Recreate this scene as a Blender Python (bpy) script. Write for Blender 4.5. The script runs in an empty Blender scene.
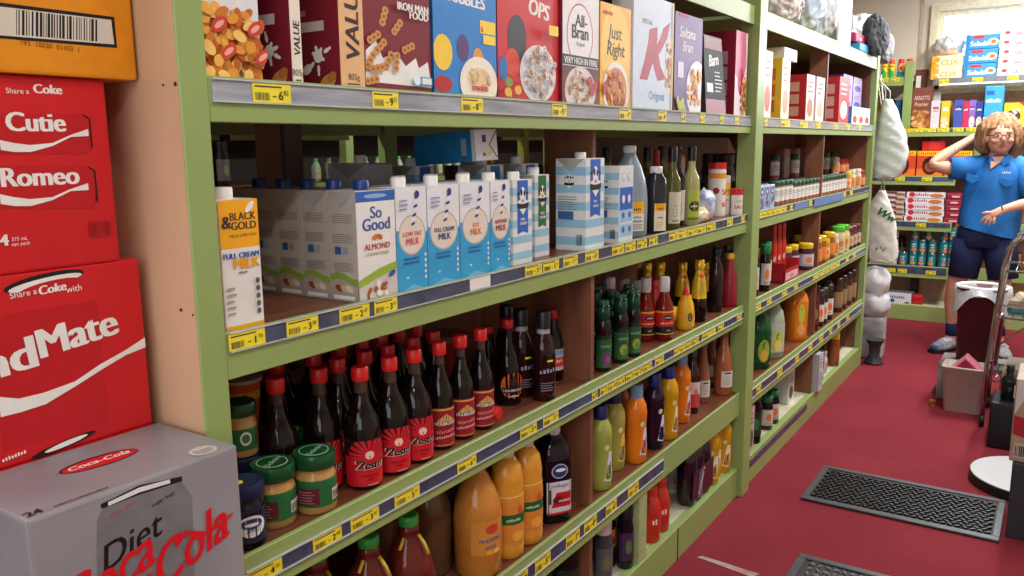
import bpy, bmesh, math, random
from mathutils import Vector, Matrix, noise
R = random.Random(7)
PI = math.pi
sc = bpy.context.scene
COL = sc.collection

# ------------------------------------------------------------ camera, world, lights, exposure
FPX, YAW, PITCH, ROLL, CAMZ = 825.6, 0.58825, 0.17095, 0.0100, 1.412
fw = Vector((-math.sin(YAW)*math.cos(PITCH), math.cos(YAW)*math.cos(PITCH), -math.sin(PITCH)))
rt0 = Vector((math.cos(YAW), math.sin(YAW), 0)); dn0 = fw.cross(rt0)
rt = rt0*math.cos(ROLL)+dn0*math.sin(ROLL); dn = -rt0*math.sin(ROLL)+dn0*math.cos(ROLL)
cd = bpy.data.cameras.new('camera'); cam = bpy.data.objects.new('camera', cd); COL.objects.link(cam)
cd.sensor_width = 36; cd.lens = FPX/1024*36; cd.clip_start = .02; cd.clip_end = 100
M3 = Matrix((rt, -dn, -fw)).transposed()
cam.matrix_world = Matrix.Translation((0, 0, CAMZ)) @ M3.to_4x4()
sc.camera = cam
sc.view_settings.view_transform = 'Standard'; sc.view_settings.look = 'None'
sc.view_settings.exposure = -0.08; sc.view_settings.gamma = 1; sc.view_settings.use_curve_mapping = False
w = bpy.data.worlds.new('sky'); sc.world = w; w.use_nodes = True
w.node_tree.nodes['Background'].inputs[0].default_value = (0.86, 0.93, 1, 1)
w.node_tree.nodes['Background'].inputs[1].default_value = 2.6
def area(name, loc, sx, sy, power, col=(1, .99, .965), rot=(0, 0, 0)):
    l = bpy.data.lights.new(name, 'AREA'); l.shape = 'RECTANGLE'; l.size = sx; l.size_y = sy; l.energy = power; l.color = col
    o = bpy.data.objects.new(name, l); o.location = loc; o.rotation_euler = rot; COL.objects.link(o); return o
# fluorescent battens (their housings are built below)
LAMPS = [(0.5, -0.8, 2.66, 22), (-0.1, 1.2, 2.66, 13), (0.0, 3.7, 2.66, 44), (-0.1, 6.0, 2.66, 82), (-2.6, 0.4, 2.66, 34), (-2.6, 4.2, 2.66, 20)]
for i, (x, y, z, p) in enumerate(LAMPS):
    area('fluorescent_light', (x, y, z), .14, 1.15, p)
# daylight entering by the far window
area('window_daylight', (0.0, 7.44, 2.15), 1.7, .55, 46, (.84, .93, 1), (math.radians(-90), 0, 0))

# fill light added behind the camera, set in an added window
area('added_fill_light', (-.1, -1.56, 1.6), 2.8, 1.25, 15, (.95, .97, 1), (math.radians(90), 0, 0))

# ------------------------------------------------------------ pixel <-> place helpers (camera rays met with real surfaces)
def ray(px, py): return fw + rt*((px-512)/FPX) + dn*((py-288)/FPX)
def wz(px, py, z): v = ray(px, py); t = (z-CAMZ)/v.z; return Vector((v.x*t, v.y*t, z))
def wx(px, py, x): v = ray(px, py); t = x/v.x; return Vector((x, v.y*t, CAMZ+v.z*t))
def wy(px, py, y): v = ray(px, py); t = y/v.y; return Vector((v.x*t, y, CAMZ+v.z*t))
def proj(p):
    d = Vector(p)-Vector((0, 0, CAMZ)); k = d.dot(fw); return 512+FPX*d.dot(rt)/k, 288+FPX*d.dot(dn)/k
LV = {0: 1.9025, 1: 1.5075, 2: 1.1415, 3: .7875, 4: .4345, 5: .1205}

# ------------------------------------------------------------ materials
def lin(c): return tuple((v/12.92 if v <= .04045 else ((v+.055)/1.055)**2.4) for v in (x/255 for x in c))
MT = {}
def mat(name, rgb, rough=.5, metal=0, spec=.5, coat=0, trans=0, ior=1.45, var=.06, nscale=30, bump=0, bscale=60, alpha=1, emit=0, dark=None, stretch=None, subs=0):
    if name in MT: return MT[name]
    m = bpy.data.materials.new(name); m.use_nodes = True; nt = m.node_tree; b = nt.nodes['Principled BSDF']
    c = lin(rgb)
    tc = nt.nodes.new('ShaderNodeTexCoord'); mp = nt.nodes.new('ShaderNodeMapping'); nt.links.new(tc.outputs['Object'], mp.inputs[0])
    if stretch: mp.inputs['Scale'].default_value = stretch
    nz = nt.nodes.new('ShaderNodeTexNoise'); nz.inputs['Scale'].default_value = nscale; nz.inputs['Detail'].default_value = 3
    nt.links.new(mp.outputs[0], nz.inputs['Vector'])
    mx = nt.nodes.new('ShaderNodeMix'); mx.data_type = 'RGBA'
    d = lin(dark) if dark else tuple(v*(1-var*2.5) for v in c)
    h = c if dark else tuple(min(1, v*(1+var)) for v in c)
    mx.inputs['A'].default_value = (*d, 1); mx.inputs['B'].default_value = (*h, 1)
    cr = nt.nodes.new('ShaderNodeMapRange'); cr.inputs[1].default_value = .3; cr.inputs[2].default_value = .65
    nt.links.new(nz.outputs[0], cr.inputs[0]); nt.links.new(cr.outputs[0], mx.inputs['Factor']); nt.links.new(mx.outputs['Result'], b.inputs['Base Color'])
    b.inputs['Roughness'].default_value = rough; b.inputs['Metallic'].default_value = metal
    b.inputs['Specular IOR Level'].default_value = spec; b.inputs['Coat Weight'].default_value = coat; b.inputs['Coat Roughness'].default_value = .08
    b.inputs['Transmission Weight'].default_value = trans; b.inputs['IOR'].default_value = ior; b.inputs['Alpha'].default_value = alpha
    if subs: b.inputs['Subsurface Weight'].default_value = subs; b.inputs['Subsurface Radius'].default_value = (.02, .01, .005)
    if emit: b.inputs['Emission Color'].default_value = (*c, 1); b.inputs['Emission Strength'].default_value = emit
    if bump:
        n2 = nt.nodes.new('ShaderNodeTexNoise'); n2.inputs['Scale'].default_value = bscale; n2.inputs['Detail'].default_value = 4
        nt.links.new(mp.outputs[0], n2.inputs['Vector'])
        bp = nt.nodes.new('ShaderNodeBump'); bp.inputs['Strength'].default_value = bump; bp.inputs['Distance'].default_value = .01
        nt.links.new(n2.outputs[0], bp.inputs['Height']); nt.links.new(bp.outputs[0], b.inputs['Normal'])
    MT[name] = m; return m
def pm(r, g, b, rough=.42): return mat('print_%d_%d_%d_%d' % (r, g, b, rough*100), (r, g, b), rough, var=.02)      # printed card / label ink
def gl(r, g, b, rough=.06, trans=0): return mat('bottle_%d_%d_%d_%d' % (r, g, b, trans*100), (r, g, b), rough, var=.04, spec=.45, coat=0, trans=trans, nscale=12)
def pl(r, g, b, rough=.35): return mat('plastic_%d_%d_%d' % (r, g, b), (r, g, b), rough, var=.03)
GREEN = mat('green_painted_timber', (146, 168, 100), .38, var=.025, nscale=5, bump=.12, bscale=18, stretch=(1, .35, 1), spec=.5)
BOARD = mat('brown_stained_shelf_board', (128, 74, 50), .35, nscale=14, dark=(96, 52, 36), stretch=(3, .4, 3), bump=.08)
BROWN = mat('brown_timber_partition', (136, 84, 58), .5, nscale=10, dark=(108, 66, 46), stretch=(2, 2, .35), bump=.1)
CREAM = mat('cream_painted_board', (205, 200, 172), .5, var=.1, nscale=8)
BEIGE = mat('pinkish_beige_panel', (208, 170, 134), .5, nscale=5, dark=(190, 150, 116), stretch=(1, 1, .3), bump=.04)
STRIPM = mat('blue_grey_ticket_channel', (74, 84, 108), .22, nscale=20, dark=(52, 60, 84), spec=.7)
STRIPG = mat('silver_grey_ticket_channel', (172, 177, 184), .22, nscale=16, dark=(128, 134, 144), spec=.7, stretch=(1, .3, 3))
BLUEM = mat('pale_blue_ticket_channel', (110, 135, 185), .3)
YEL = pm(240, 222, 50); BLK = pm(22, 20, 22); WHT = pm(236, 234, 228); INK = pm(70, 66, 60)
CHROME = mat('chrome', (190, 190, 192), .18, metal=1)
STEEL = mat('dark_steel', (70, 70, 74), .3, metal=.9)
MATN = mat('matte_timber_post', (176, 150, 118), .6, dark=(150, 124, 96), nscale=6)

# ------------------------------------------------------------ mesh building
TXT = {}
def text_geo(s):
    if s in TXT: return TXT[s]
    cu = bpy.data.curves.new('t', 'FONT'); cu.body = s; cu.size = 1; cu.resolution_u = 3; cu.fill_mode = 'FRONT'
    o = bpy.data.objects.new('t', cu); COL.objects.link(o)
    bpy.context.view_layer.update()
    me = o.evaluated_get(bpy.context.evaluated_depsgraph_get()).to_mesh()
    vs = [tuple(v.co[:2]) for v in me.vertices]; fs = [tuple(p.vertices) for p in me.polygons]
    o.evaluated_get(bpy.context.evaluated_depsgraph_get()).to_mesh_clear()
    bpy.data.objects.remove(o); bpy.data.curves.remove(cu)
    if vs:
        x0 = min(v[0] for v in vs); x1 = max(v[0] for v in vs)
    else: x0 = x1 = 0
    TXT[s] = ([(x-x0, y) for x, y in vs], fs, x1-x0); return TXT[s]

SMUDGE = {'STAFF', 'SALE', 'ORCHARD', 'HOT', 'WORLD', 'Chilli Sauce', 'Fresh', 'Lime', 'Oreo', 'Jam', 'Choc', 'Nice', 'Tiny', 'Milk', 'LAUNDRY', 'Biscuit', 'recycle', 'Casa', 'Oliva', 'Cookies', 'BUY NOW SAVE', 'HOME', 'WHITE', 'VINEGAR', 'GOLD ', 'MALT', 'Cranberry', 'Smoky',
          'Sauce', 'Pronto', 'JUICE', 'COL', 'OUR', 'Grape', 'kellogg', 'contains', 'UHT 1L', 'SWEETLY CREAMY', 'MADE WITH MILK', '1L', 'ULTRA', 's', 'O', 'shire sauce', 'WORCESTERSHIRE', 'SAUCE', 'x 375 mL can pack'}
class MB:
    def __init__(s): s.bm = bmesh.new(); s.ms = []
    def mi(s, m):
        if m not in s.ms: s.ms.append(m)
        return s.ms.index(m)
    def face(s, pts, m, smooth=False):
        vs = [s.bm.verts.new(p) for p in pts]
        f = s.bm.faces.new(vs); f.material_index = s.mi(m); f.smooth = smooth; return f
    def box(s, x0, y0, z0, x1, y1, z1, m, bev=0, mtx=None):
        c = [(x, y, z) for z in (z0, z1) for y in (y0, y1) for x in (x0, x1)]
        v = [s.bm.verts.new(p) for p in c]; mi = s.mi(m); fs = []
        for q in ((0, 2, 3, 1), (4, 5, 7, 6), (0, 1, 5, 4), (2, 6, 7, 3), (0, 4, 6, 2), (1, 3, 7, 5)):
            f = s.bm.faces.new([v[k] for k in q]); f.material_index = mi; fs.append(f)
        if mtx is not None: bmesh.ops.transform(s.bm, matrix=mtx, verts=v)
        if bev:
            es = list({e for f in fs for e in f.edges})
            bmesh.ops.bevel(s.bm, geom=es, offset=bev, segments=1 if bev < .004 else 2, affect='EDGES', profile=.6, material=mi)
        return s
    def lathe(s, prof, m, seg=20, at=(0, 0, 0), sq=2, sx=1, sy=1, mtx=None, close=True):
        # prof: list of (r, z[, material])
        ang = [2*PI*k/seg for k in range(seg)]
        def ring(r, z):
            out = []
            for a in ang:
                c, t = math.cos(a), math.sin(a)
                if sq != 2:
                    k = (abs(c)**sq+abs(t)**sq)**(-1/sq)
                    c, t = c*k, t*k
                p = Vector((at[0]+r*c*sx, at[1]+r*t*sy, at[2]+z))
                if mtx is not None: p = mtx @ p
                out.append(s.bm.verts.new(p))
            return out
        n = len(prof); prev = None; dirp = None
        for i in range(n-1):
            r0, z0 = prof[i][:2]; r1, z1 = prof[i+1][:2]
            mm = prof[i+1][2] if len(prof[i+1]) > 2 else m
            d = Vector((r1-r0, z1-z0))
            if d.length < 1e-7: continue
            d.normalize()
            if prev is None or (dirp and dirp.dot(d) < .72): a = ring(r0, z0)
            else: a = prev
            b = ring(r1, z1)
            mi = s.mi(mm)
            for k in range(seg):
                f = s.bm.faces.new([a[k], a[(k+1) % seg], b[(k+1) % seg], b[k]]); f.material_index = mi; f.smooth = True
            prev = b; dirp = d
        if close:
            for (r, z, *q), rev in ((prof[0], True), (prof[-1], False)):
                if r > 1e-4:
                    g = ring(r, z)
                    if rev: g = g[::-1]
                    f = s.bm.faces.new(g); f.material_index = s.mi(q[0] if q else m)
        return s
    def tube(s, pts, rad, m, seg=8, cap=True):
        pts = [Vector(p) for p in pts]; n = len(pts)
        if not isinstance(rad, (list, tuple)): rad = [rad]*n
        rings = []; up = None
        for i, p in enumerate(pts):
            t = (pts[min(i+1, n-1)]-pts[max(i-1, 0)]).normalized()
            if up is None: up = t.orthogonal().normalized()
            up = (up-t*up.dot(t)).normalized(); sd = t.cross(up)
            rings.append([s.bm.verts.new(p+(up*math.cos(2*PI*k/seg)+sd*math.sin(2*PI*k/seg))*rad[i]) for k in range(seg)])
        mi = s.mi(m)
        for a, b in zip(rings, rings[1:]):
            for k in range(seg):
                f = s.bm.faces.new([a[k], a[(k+1) % seg], b[(k+1) % seg], b[k]]); f.material_index = mi; f.smooth = True
        if cap:
            for g in (rings[0][::-1], rings[-1]):
                f = s.bm.faces.new(g); f.material_index = mi
        return s
    def loft(s, rings, m, cap=True, smooth=True):
        rs = [[s.bm.verts.new(p) for p in r] for r in rings]; mi = s.mi(m); n = len(rs[0])
        for a, b in zip(rs, rs[1:]):
            for k in range(n):
                f = s.bm.faces.new([a[k], a[(k+1) % n], b[(k+1) % n], b[k]]); f.material_index = mi; f.smooth = smooth
        if cap:
            for g in (rs[0][::-1], rs[-1]):
                f = s.bm.faces.new(g); f.material_index = mi; f.smooth = smooth
        return s
    def blob(s, c, rx, ry, rz, m, amp=.12, freq=3, sub=3, seed=0, flat=None, crease=False):
        r = bmesh.ops.create_icosphere(s.bm, subdivisions=sub, radius=1); mi = s.mi(m)
        off = Vector((seed*3.7, seed*1.3, seed*2.1))
        for v in r['verts']:
            d = v.co.normalized(); k = noise.noise(d*freq+off)
            if crease: k = k*.7-abs(noise.noise(d*freq*2.1+off))*.9+.25+.25*noise.noise(d*freq*5+off)
            q = d*(1+amp*k)
            p = Vector((c[0]+q.x*rx, c[1]+q.y*ry, c[2]+q.z*rz))
            if flat is not None: p.z = max(p.z, flat)
            v.co = p
        for f in {f for v in r['verts'] for f in v.link_faces}: f.material_index = mi; f.smooth = True
        return s
    def build(s, name, parent=None, loc=None, rot=None):
        me = bpy.data.meshes.new(name)
        s.bm.normal_update()
        s.bm.to_mesh(me); s.bm.free()
        for m in s.ms: me.materials.append(m)
        o = bpy.data.objects.new(name, me); COL.objects.link(o)
        if parent: o.parent = parent
        if loc is not None: o.location = loc
        if rot is not None: o.rotation_euler = rot
        return o

class Surf:
    """a printed face: decals laid on it by (u, v) in metres"""
    def __init__(s, mb, f, W, H, curved=False, clip=True):
        cl = lambda x, m: min(m, max(0, x))
        s.mb = mb; s.f = f if not clip else ((lambda u, v, o: f(u, cl(v, H), o)) if curved else (lambda u, v, o: f(cl(u, W), cl(v, H), o))); s.W = W; s.H = H; s.curved = curved; s.o = .0003
    def nxt(s): s.o += .00009; return s.o
    def rect(s, u0, v0, u1, v1, m):
        o = s.nxt(); n = max(1, int(abs(u1-u0)/.006)) if s.curved else 1
        for i in range(n):
            a = u0+(u1-u0)*i/n; b = u0+(u1-u0)*(i+1)/n
            s.mb.face([s.f(a, v0, o), s.f(b, v0, o), s.f(b, v1, o), s.f(a, v1, o)], m, s.curved)
    def poly(s, pts, m):
        o = s.nxt()
        if s.curved:
            def clip(ps, lim, sg):
                out = []
                for (a, b_), (c, d) in zip(ps, ps[1:]+ps[:1]):
                    ia, ic = sg*(a-lim) >= 0, sg*(c-lim) >= 0
                    if ia: out.append((a, b_))
                    if ia != ic: t = (lim-a)/(c-a); out.append((lim, b_+(d-b_)*t))
                return out
            lo = min(p[0] for p in pts); hi = max(p[0] for p in pts); n = max(1, math.ceil((hi-lo)/.005))
            for i in range(n):
                q = clip(clip(list(pts), lo+(hi-lo)*i/n, 1), lo+(hi-lo)*(i+1)/n, -1)
                if len(q) > 2: s.mb.face([s.f(u, v, o) for u, v in q], m)
            return
        s.mb.face([s.f(u, v, o) for u, v in pts], m)
    def ell(s, cu, cv, ru, rv, m, n=None, a=0):
        o = s.nxt()
        if not s.curved:
            n = n or 18
            s.mb.face([s.f(cu+ru*math.cos(t)*math.cos(a)-rv*math.sin(t)*math.sin(a), cv+ru*math.cos(t)*math.sin(a)+rv*math.sin(t)*math.cos(a), o) for t in [2*PI*k/n for k in range(n)]], m)
        else:
            n = 8
            for i in range(n):
                t0 = PI-PI*i/n; t1 = PI-PI*(i+1)/n
                u0, h0, u1, h1 = cu+ru*math.cos(t0), rv*math.sin(t0), cu+ru*math.cos(t1), rv*math.sin(t1)
                q = [(u0, cv-h0), (u1, cv-h1), (u1, cv+h1), (u0, cv+h0)]
                if h0 < 1e-6: q = [q[0], q[1], q[2]]
                if h1 < 1e-6: q = [q[0], q[1], q[3]]
                s.mb.face([s.f(u, v, o) for u, v in q], m, True)
    def band(s, pts, m):
        """ribbon: list of (u, v_low, v_high)"""
        o = s.nxt()
        for (a, b, c), (d, e, g) in zip(pts, pts[1:]): s.mb.face([s.f(a, b, o), s.f(d, e, o), s.f(d, g, o), s.f(a, c, o)], m, s.curved)
    def text(s, t, u, v, size, m, al='c', shear=0, rot=0, bold=0, wide=1, maxw=None):
        if t in SMUDGE:      # lettering too small or blurred to read: a broken stroke of marks
            w_ = min(maxw or 9, len(t)*size*.55); u0 = u-{'c': w_/2, 'l': 0, 'r': w_}[al]; n = max(2, len(t)); ca, sa = math.cos(rot), math.sin(rot); o = s.nxt()
            for i in range(n):
                a, b_, h = w_*i/n, w_*(i+.62)/n, size*(.5+.2*((i*7) % 3)/2)
                q = [(a, 0), (b_, 0), (b_, h), (a, h)]; ou = u0 if rot == 0 else u
                s.mb.face([s.f(ou+x*ca-y*sa+(0 if rot == 0 else (u0-u)), v+x*sa+y*ca, o) for x, y in q], m)
            return
        vs, fs, w = text_geo(t)
        if maxw and w*size*wide > maxw: wide = maxw/(w*size)
        mi = s.mb.mi(m); ca, sa = math.cos(rot), math.sin(rot)
        for k in range(1+(2 if bold else 0)):
            o = s.nxt(); db = (k-1)*bold*size if bold else 0
            ox = {'c': -w/2, 'l': 0, 'r': -w}[al]
            bv = []
            for x, y in vs:
                x = (x+ox)*wide*size+y*shear*size+db; y = y*size
                bv.append(s.mb.bm.verts.new(s.f(u+x*ca-y*sa, v+x*sa+y*ca, o)))
            for q in fs:
                try: f = s.mb.bm.faces.new([bv[i] for i in q]); f.material_index = mi
                except ValueError: pass
    def lines(s, u0, v0, u1, v1, n, m, jit=.3):
        h = (v1-v0)/n
        for i in range(n): s.rect(u0, v0+i*h+h*.3, u1-(u1-u0)*jit*R.random(), v0+i*h+h*.62, m)
    def bars(s, u0, v0, u1, v1, m, n=14):
        w_ = (u1-u0)/n
        o = s.nxt()
        for i in range(n):
            a = u0+i*w_; b = a+w_*R.choice((.35, .5, .7))
            s.mb.face([s.f(a, v0, o), s.f(b, v0, o), s.f(b, v1, o), s.f(a, v1, o)], m)
    def bits(s, u0, v0, u1, v1, n, cols, r, asp=.7):
        for i in range(n):
            s.ell(R.uniform(u0, u1), R.uniform(v0, v1), r*R.uniform(.7, 1.2), r*asp*R.uniform(.7, 1.2), R.choice(cols), 9, R.uniform(0, PI))
def boxface(mb, w_, d, h, side):
    # box local: x -d/2..d/2 (front +x), y -w/2..w/2, z 0..h
    if side == 'front': return Surf(mb, lambda u, v, o: (d/2+o, -w_/2+u, v), w_, h)
    if side == 'side': return Surf(mb, lambda u, v, o: (-d/2+u, -w_/2-o, v), d, h)
    if side == 'far': return Surf(mb, lambda u, v, o: (d/2-u, w_/2+o, v), d, h)
    if side == 'top': return Surf(mb, lambda u, v, o: (d/2-v, -w_/2+u, h+o), w_, d)
def cylface(mb, r, H=0, at=(0, 0, 0), rf=None):
    # u = 0 at +x, positive towards +y; r radius
    def f(u, v, o):
        rr = (rf(v) if rf else r)+o
        a = u/(rf(v) if rf else r)
        return (at[0]+rr*math.cos(a), at[1]+rr*math.sin(a), at[2]+v)
    return Surf(mb, f, 2*PI*r, H, True, clip=H > 0)

# ------------------------------------------------------------ objects
def tag(o, label, cat, group=None):
    o['label'] = label; o['category'] = cat
    if group: o['group'] = group
    return o
def thing(name, label='', cat='', loc=(0, 0, 0), rot=0, group=None):
    o = bpy.data.objects.new(name, None); COL.objects.link(o); o.empty_display_size = .05
    o.location = loc; o.rotation_euler = (0, 0, rot) if not isinstance(rot, tuple) else rot
    if label: tag(o, label, cat, group)
    return o
def struct(name, mb): o = mb.build(name); o['kind'] = 'structure'; return o
def dup(r):
    c = r.copy(); COL.objects.link(c)
    if 'group' in c: del c['group']
    for ch in r.children:
        d = ch.copy(); COL.objects.link(d); d.parent = c
        for g in ch.children:
            e = g.copy(); COL.objects.link(e); e.parent = d
    return c
PROTO = {}; USED = set()
def put(kind, label, lvl=None, px=None, x=None, tp=None, xy=None, rot=0, cat=None, group=None, z=None, h=None, py=None):
    """stand one product on a shelf. px: column of its middle, x: distance of its middle from the shelf front; tp: pixel of its top"""
    fn, c0, hk = KINDS[kind]
    if kind not in PROTO: PROTO[kind] = fn(); o = PROTO[kind]
    else: o = dup(PROTO[kind])
    zz = LV[lvl] if z is None else z
    if xy: p = Vector((*xy, zz))
    elif tp: p = wz(tp[0], tp[1], zz+(h or hk)); p.z = zz
    else:
        q = py or 300
        for _i in range(4): p = wx(px, q, x); q = proj((x, p.y, zz+(h or hk)/2))[1]
        p.z = zz
    o.location = p; o.rotation_euler = rot if isinstance(rot, tuple) else (0, 0, rot)
    tag(o, label, cat or c0, group)
    return o
KINDS = {}
def kind(name, cat, h):
    def deco(f): KINDS[name] = (f, cat, h); return f
    return deco

# ============================================================ THE ROOM
CARPET = mat('red_carpet', (140, 50, 60), .95, nscale=2.2, dark=(127, 44, 54), bump=.5, bscale=260, spec=.1)
WALLM = mat('cream_painted_wall', (222, 210, 192), .7, var=.03, nscale=2)
CEILM = mat('white_ceiling_panel', (225, 222, 214), .8, var=.02)
DARKW = mat('dim_storeroom_wall', (96, 84, 74), .8)
b = MB(); b.box(-5, -1.6, -.1, 2.2, 7.7, 0, CARPET); struct('floor', b)
b = MB(); b.box(-5, -1.6, 2.75, 2.2, 7.7, 2.85, CEILM); struct('ceiling', b)
b = MB(); b.box(-5.1, -1.6, 0, -5, 7.7, 2.75, DARKW); struct('wall_left', b)
b = MB(); b.box(2.2, -1.6, 0, 2.3, 7.7, 2.75, WALLM); struct('wall_right', b)
b = MB()   # near wall with the hole of the added window x -1.6..1.4, z .9..2.3
b.box(-5, -1.7, 0, -1.6, -1.6, 2.75, WALLM); b.box(1.4, -1.7, 0, 2.2, -1.6, 2.75, WALLM); b.box(-1.6, -1.7, 0, 1.4, -1.6, .9, WALLM); b.box(-1.6, -1.7, 2.3, 1.4, -1.6, 2.75, WALLM); struct('wall_near', b)
b = MB()   # far wall with the window hole x -.94..1.3, z 1.82..2.42
b.box(-5, 7.5, 0, -2.2, 7.6, 2.75, mat('dark_brown_panelling', (84, 60, 48), .7, nscale=6)); b.box(-2.2, 7.5, 0, -.94, 7.6, 2.75, WALLM); b.box(1.3, 7.5, 0, 2.2, 7.6, 2.75, WALLM)
b.box(-.94, 7.5, 0, 1.3, 7.6, 1.82, WALLM); b.box(-.94, 7.5, 2.42, 1.3, 7.6, 2.75, WALLM); struct('wall_far', b)
WFR = mat('cream_window_frame', (228, 214, 184), .45)
b = MB()
for q in ((-.99, 2.42, 1.35, 2.47), (-.99, 1.78, 1.35, 1.82)): b.box(q[0], 7.46, q[1], q[2], 7.5, q[3], WFR, .004)
for q in ((-.99, 1.82, -.94, 2.42), (1.3, 1.82, 1.35, 2.42)): b.box(q[0], 7.462, q[1], q[2], 7.5, q[3], WFR)
b.box(-.94, 7.53, 2.385, 1.3, 7.56, 2.42, WFR); b.box(-.94, 7.53, 1.82, -.905, 7.56, 2.385, WFR); b.box(-.94, 7.53, 1.82, 1.3, 7.56, 1.85, WFR)
wf = b.build('window_1'); wf['kind'] = 'structure'
b = MB(); b.box(-.905, 7.54, 1.85, 1.3, 7.544, 2.385, mat('window_glass', (240, 245, 250), .05, trans=1, ior=1.1)); o = b.build('glass_pane', wf)
b = MB(); b.box(-1.07, 7.492, .001, -1.045, 7.499, 2.749, mat('wall_seam_strip', (196, 180, 156), .6)); struct('trim_1', b)
b = MB()  # window frame added behind the camera to house the fill light
for q in ((-1.6, .9, 1.4, .95), (-1.6, 2.25, 1.4, 2.3), (-1.6, .95, -1.55, 2.25), (1.35, .95, 1.4, 2.25), (-.12, .95, -.08, 2.25)): b.box(q[0], -1.67, q[1], q[2], -1.62, q[3], WFR)
wn = b.build('added_window'); wn['kind'] = 'structure'
b = MB(); b.box(-1.55, -1.65, .95, 1.35, -1.645, 2.25, MT['window_glass']); b.build('glass_pane', wn)
TUBE = mat('lit_fluorescent_tube', (255, 250, 240), .3, emit=6)
for i, (x, y, z, p) in enumerate(LAMPS):
    t = thing('ceiling_light', ['fluorescent batten behind the camera', 'fluorescent batten over the near end of the aisle', 'fluorescent batten over the middle of the aisle', 'fluorescent batten over the far end of the aisle', 'near fluorescent batten over the neighbouring aisle', 'far fluorescent batten over the neighbouring aisle'][i], 'ceiling light', (x, y, 2.749))
    b = MB(); b.box(-.06, -.6, -.05, .06, .6, 0, pl(225, 225, 222), .006); b.build('housing', t)
    for s_ in (-.03, .03): b = MB(); b.tube([(s_, -.57, -.066), (s_, .57, -.066)], .012, TUBE); b.build('fluorescent_tube', t)

# ============================================================ SHELVING
RAILZ = {0: (1.84, 1.907), 1: (1.448, 1.512), 2: (1.075, 1.146), 3: (.717, .792), 4: (.345, .439)}
STRIP = {1: (1.478, 1.507), 2: (1.118, 1.144), 3: (.741, .766), 4: (.376, .412), 5: (.07, .1)}
def shelving(name, label, y0, y1, parts_y, strips, XF=-1.0, depth=.9, back_lv=(), pd=.15):
    t = thing(name, label, 'shelving')
    for k, (z0, z1) in RAILZ.items():
        b = MB(); b.box(XF-depth+.02, y0, z1-.024, XF-.01, y1, z1-.005, BOARD if k else GREEN); s_ = b.build('shelf_board', t)
        b = MB(); b.box(XF-.01, y0, z0, XF, y1, z1, GREEN, .0015)
        b.box(XF-depth, y0, z0, XF-depth+.02, y1, z1, GREEN); b.build('shelf_rail', s_)
        if k in STRIP and strips.get(k, 1):
            a, c = STRIP[k]; e0, e1 = strips.get(k, (y0, y1)) if isinstance(strips.get(k, 1), tuple) else (y0, y1)
            b = MB(); M_ = STRIPG if k == 1 else STRIPM
            b.box(XF+.0002, e0+.006, a, XF+.0022, e1-.004, c, M_)
            b.box(XF+.0002, e0+.006, c, XF+.005, e1-.004, c+.002, mat('clear_channel_edge', (190, 196, 200), .12, spec=.8)); b.box(XF+.0002, e0+.006, a-.002, XF+.005, e1-.004, a, mat('clear_channel_edge', (190, 196, 200), .12))
            b.build('ticket_channel', s_)
    b = MB(); b.box(XF-.03, y0, 0, XF, y1, .12, GREEN, .002); b.build('plinth', t, )
    b = MB(); b.box(XF-depth, y0, .1, XF-.03, y1, .12, CREAM); b.build('bottom_board', t)
    b = MB(); b.box(XF-depth, y0, 0, XF-depth+.03, y1, .12, GREEN); b.build('rear_plinth', t)
    for py_ in parts_y:
        for lv_, (lo, hi) in enumerate(((.12, .415), (.434, .768), (.787, 1.122), (1.141, 1.488), (1.507, 1.883))):
            near_ = py_ == 1.9; yq = 1.975 if near_ and lv_ > 2 else py_; fx = (.05 if lv_ == 3 else .09) if near_ and lv_ > 2 else .012
            b = MB(); b.box(XF-fx-pd, yq-.009, lo, XF-fx, yq+.009, hi, BROWN); b.build('partition', t)
    for (lo, hi, a, c) in back_lv:
        b = MB(); b.box(XF-.462, a, lo, XF-.452, c, hi, BROWN); b.build('back_panel', t)
    return t
A = shelving('shelving_unit', 'green shelving unit of cereal, milk, sauces and juice nearest the camera', .745, 3.125, (1.9,), {4: (.745, 2.37)},
    back_lv=[(.118, .415, .745, 3.12), (.434, .768, .745, 3.12), (.787, 1.122, .745, 3.12), (1.507, 1.883, .745, 3.12)])
b = MB(); b.box(-1.0035, .7, 0, -.999, .745, 1.95, GREEN, .0015); b.build('front_post', A)
b = MB(); b.box(-1.9, .701, 0, -1.0036, .743, 1.95, BEIGE); b.build('end_panel', A)
for y_, z_, r_ in ((wy(175, 84, .7).x, wy(175, 84, .7).z, .0035), (wy(163, 85, .7).x, wy(163, 85, .7).z, .0018), (wy(181, 310, .7).x, wy(181, 310, .7).z, .0028), (wy(193, 315, .7).x, wy(193, 315, .7).z, .0018)):
    b = MB(); b.lathe([(r_, 0), (r_*.6, .0012)], mat('screw_hole', (60, 44, 34), .7), 8, mtx=Matrix.Translation((y_, .7, z_)) @ Matrix.Rotation(PI/2, 4, 'X')); b.build('screw', A)
for q, m_ in (((-1.56, 1.28, -1.475, 1.33), MATN), ((-1.474, 1.28, -1.46, 1.33), mat('shaded_post_face', (108, 98, 88), .6))): b = MB(); b.box(q[0], q[1], 1.141, q[2], q[3], 1.488, m_); b.build('middle_post', A)  # grey slab puts the shade on the post's aisle face into its colour
for q, m_ in (((2.06, 2.12), GREEN), ((1.2, 1.23), BROWN), ((2.9, 2.94), mat('yellow_green_post', (196, 200, 90), .4))): b = MB(); b.box(-1.9, q[0], 1.141, -1.87, q[1], 1.488, m_); b.build('rear_post', A)
YG = mat('backlit_ticket_strip', (205, 210, 110), .3)  # bright colour stands in for light shining through the strips
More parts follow.
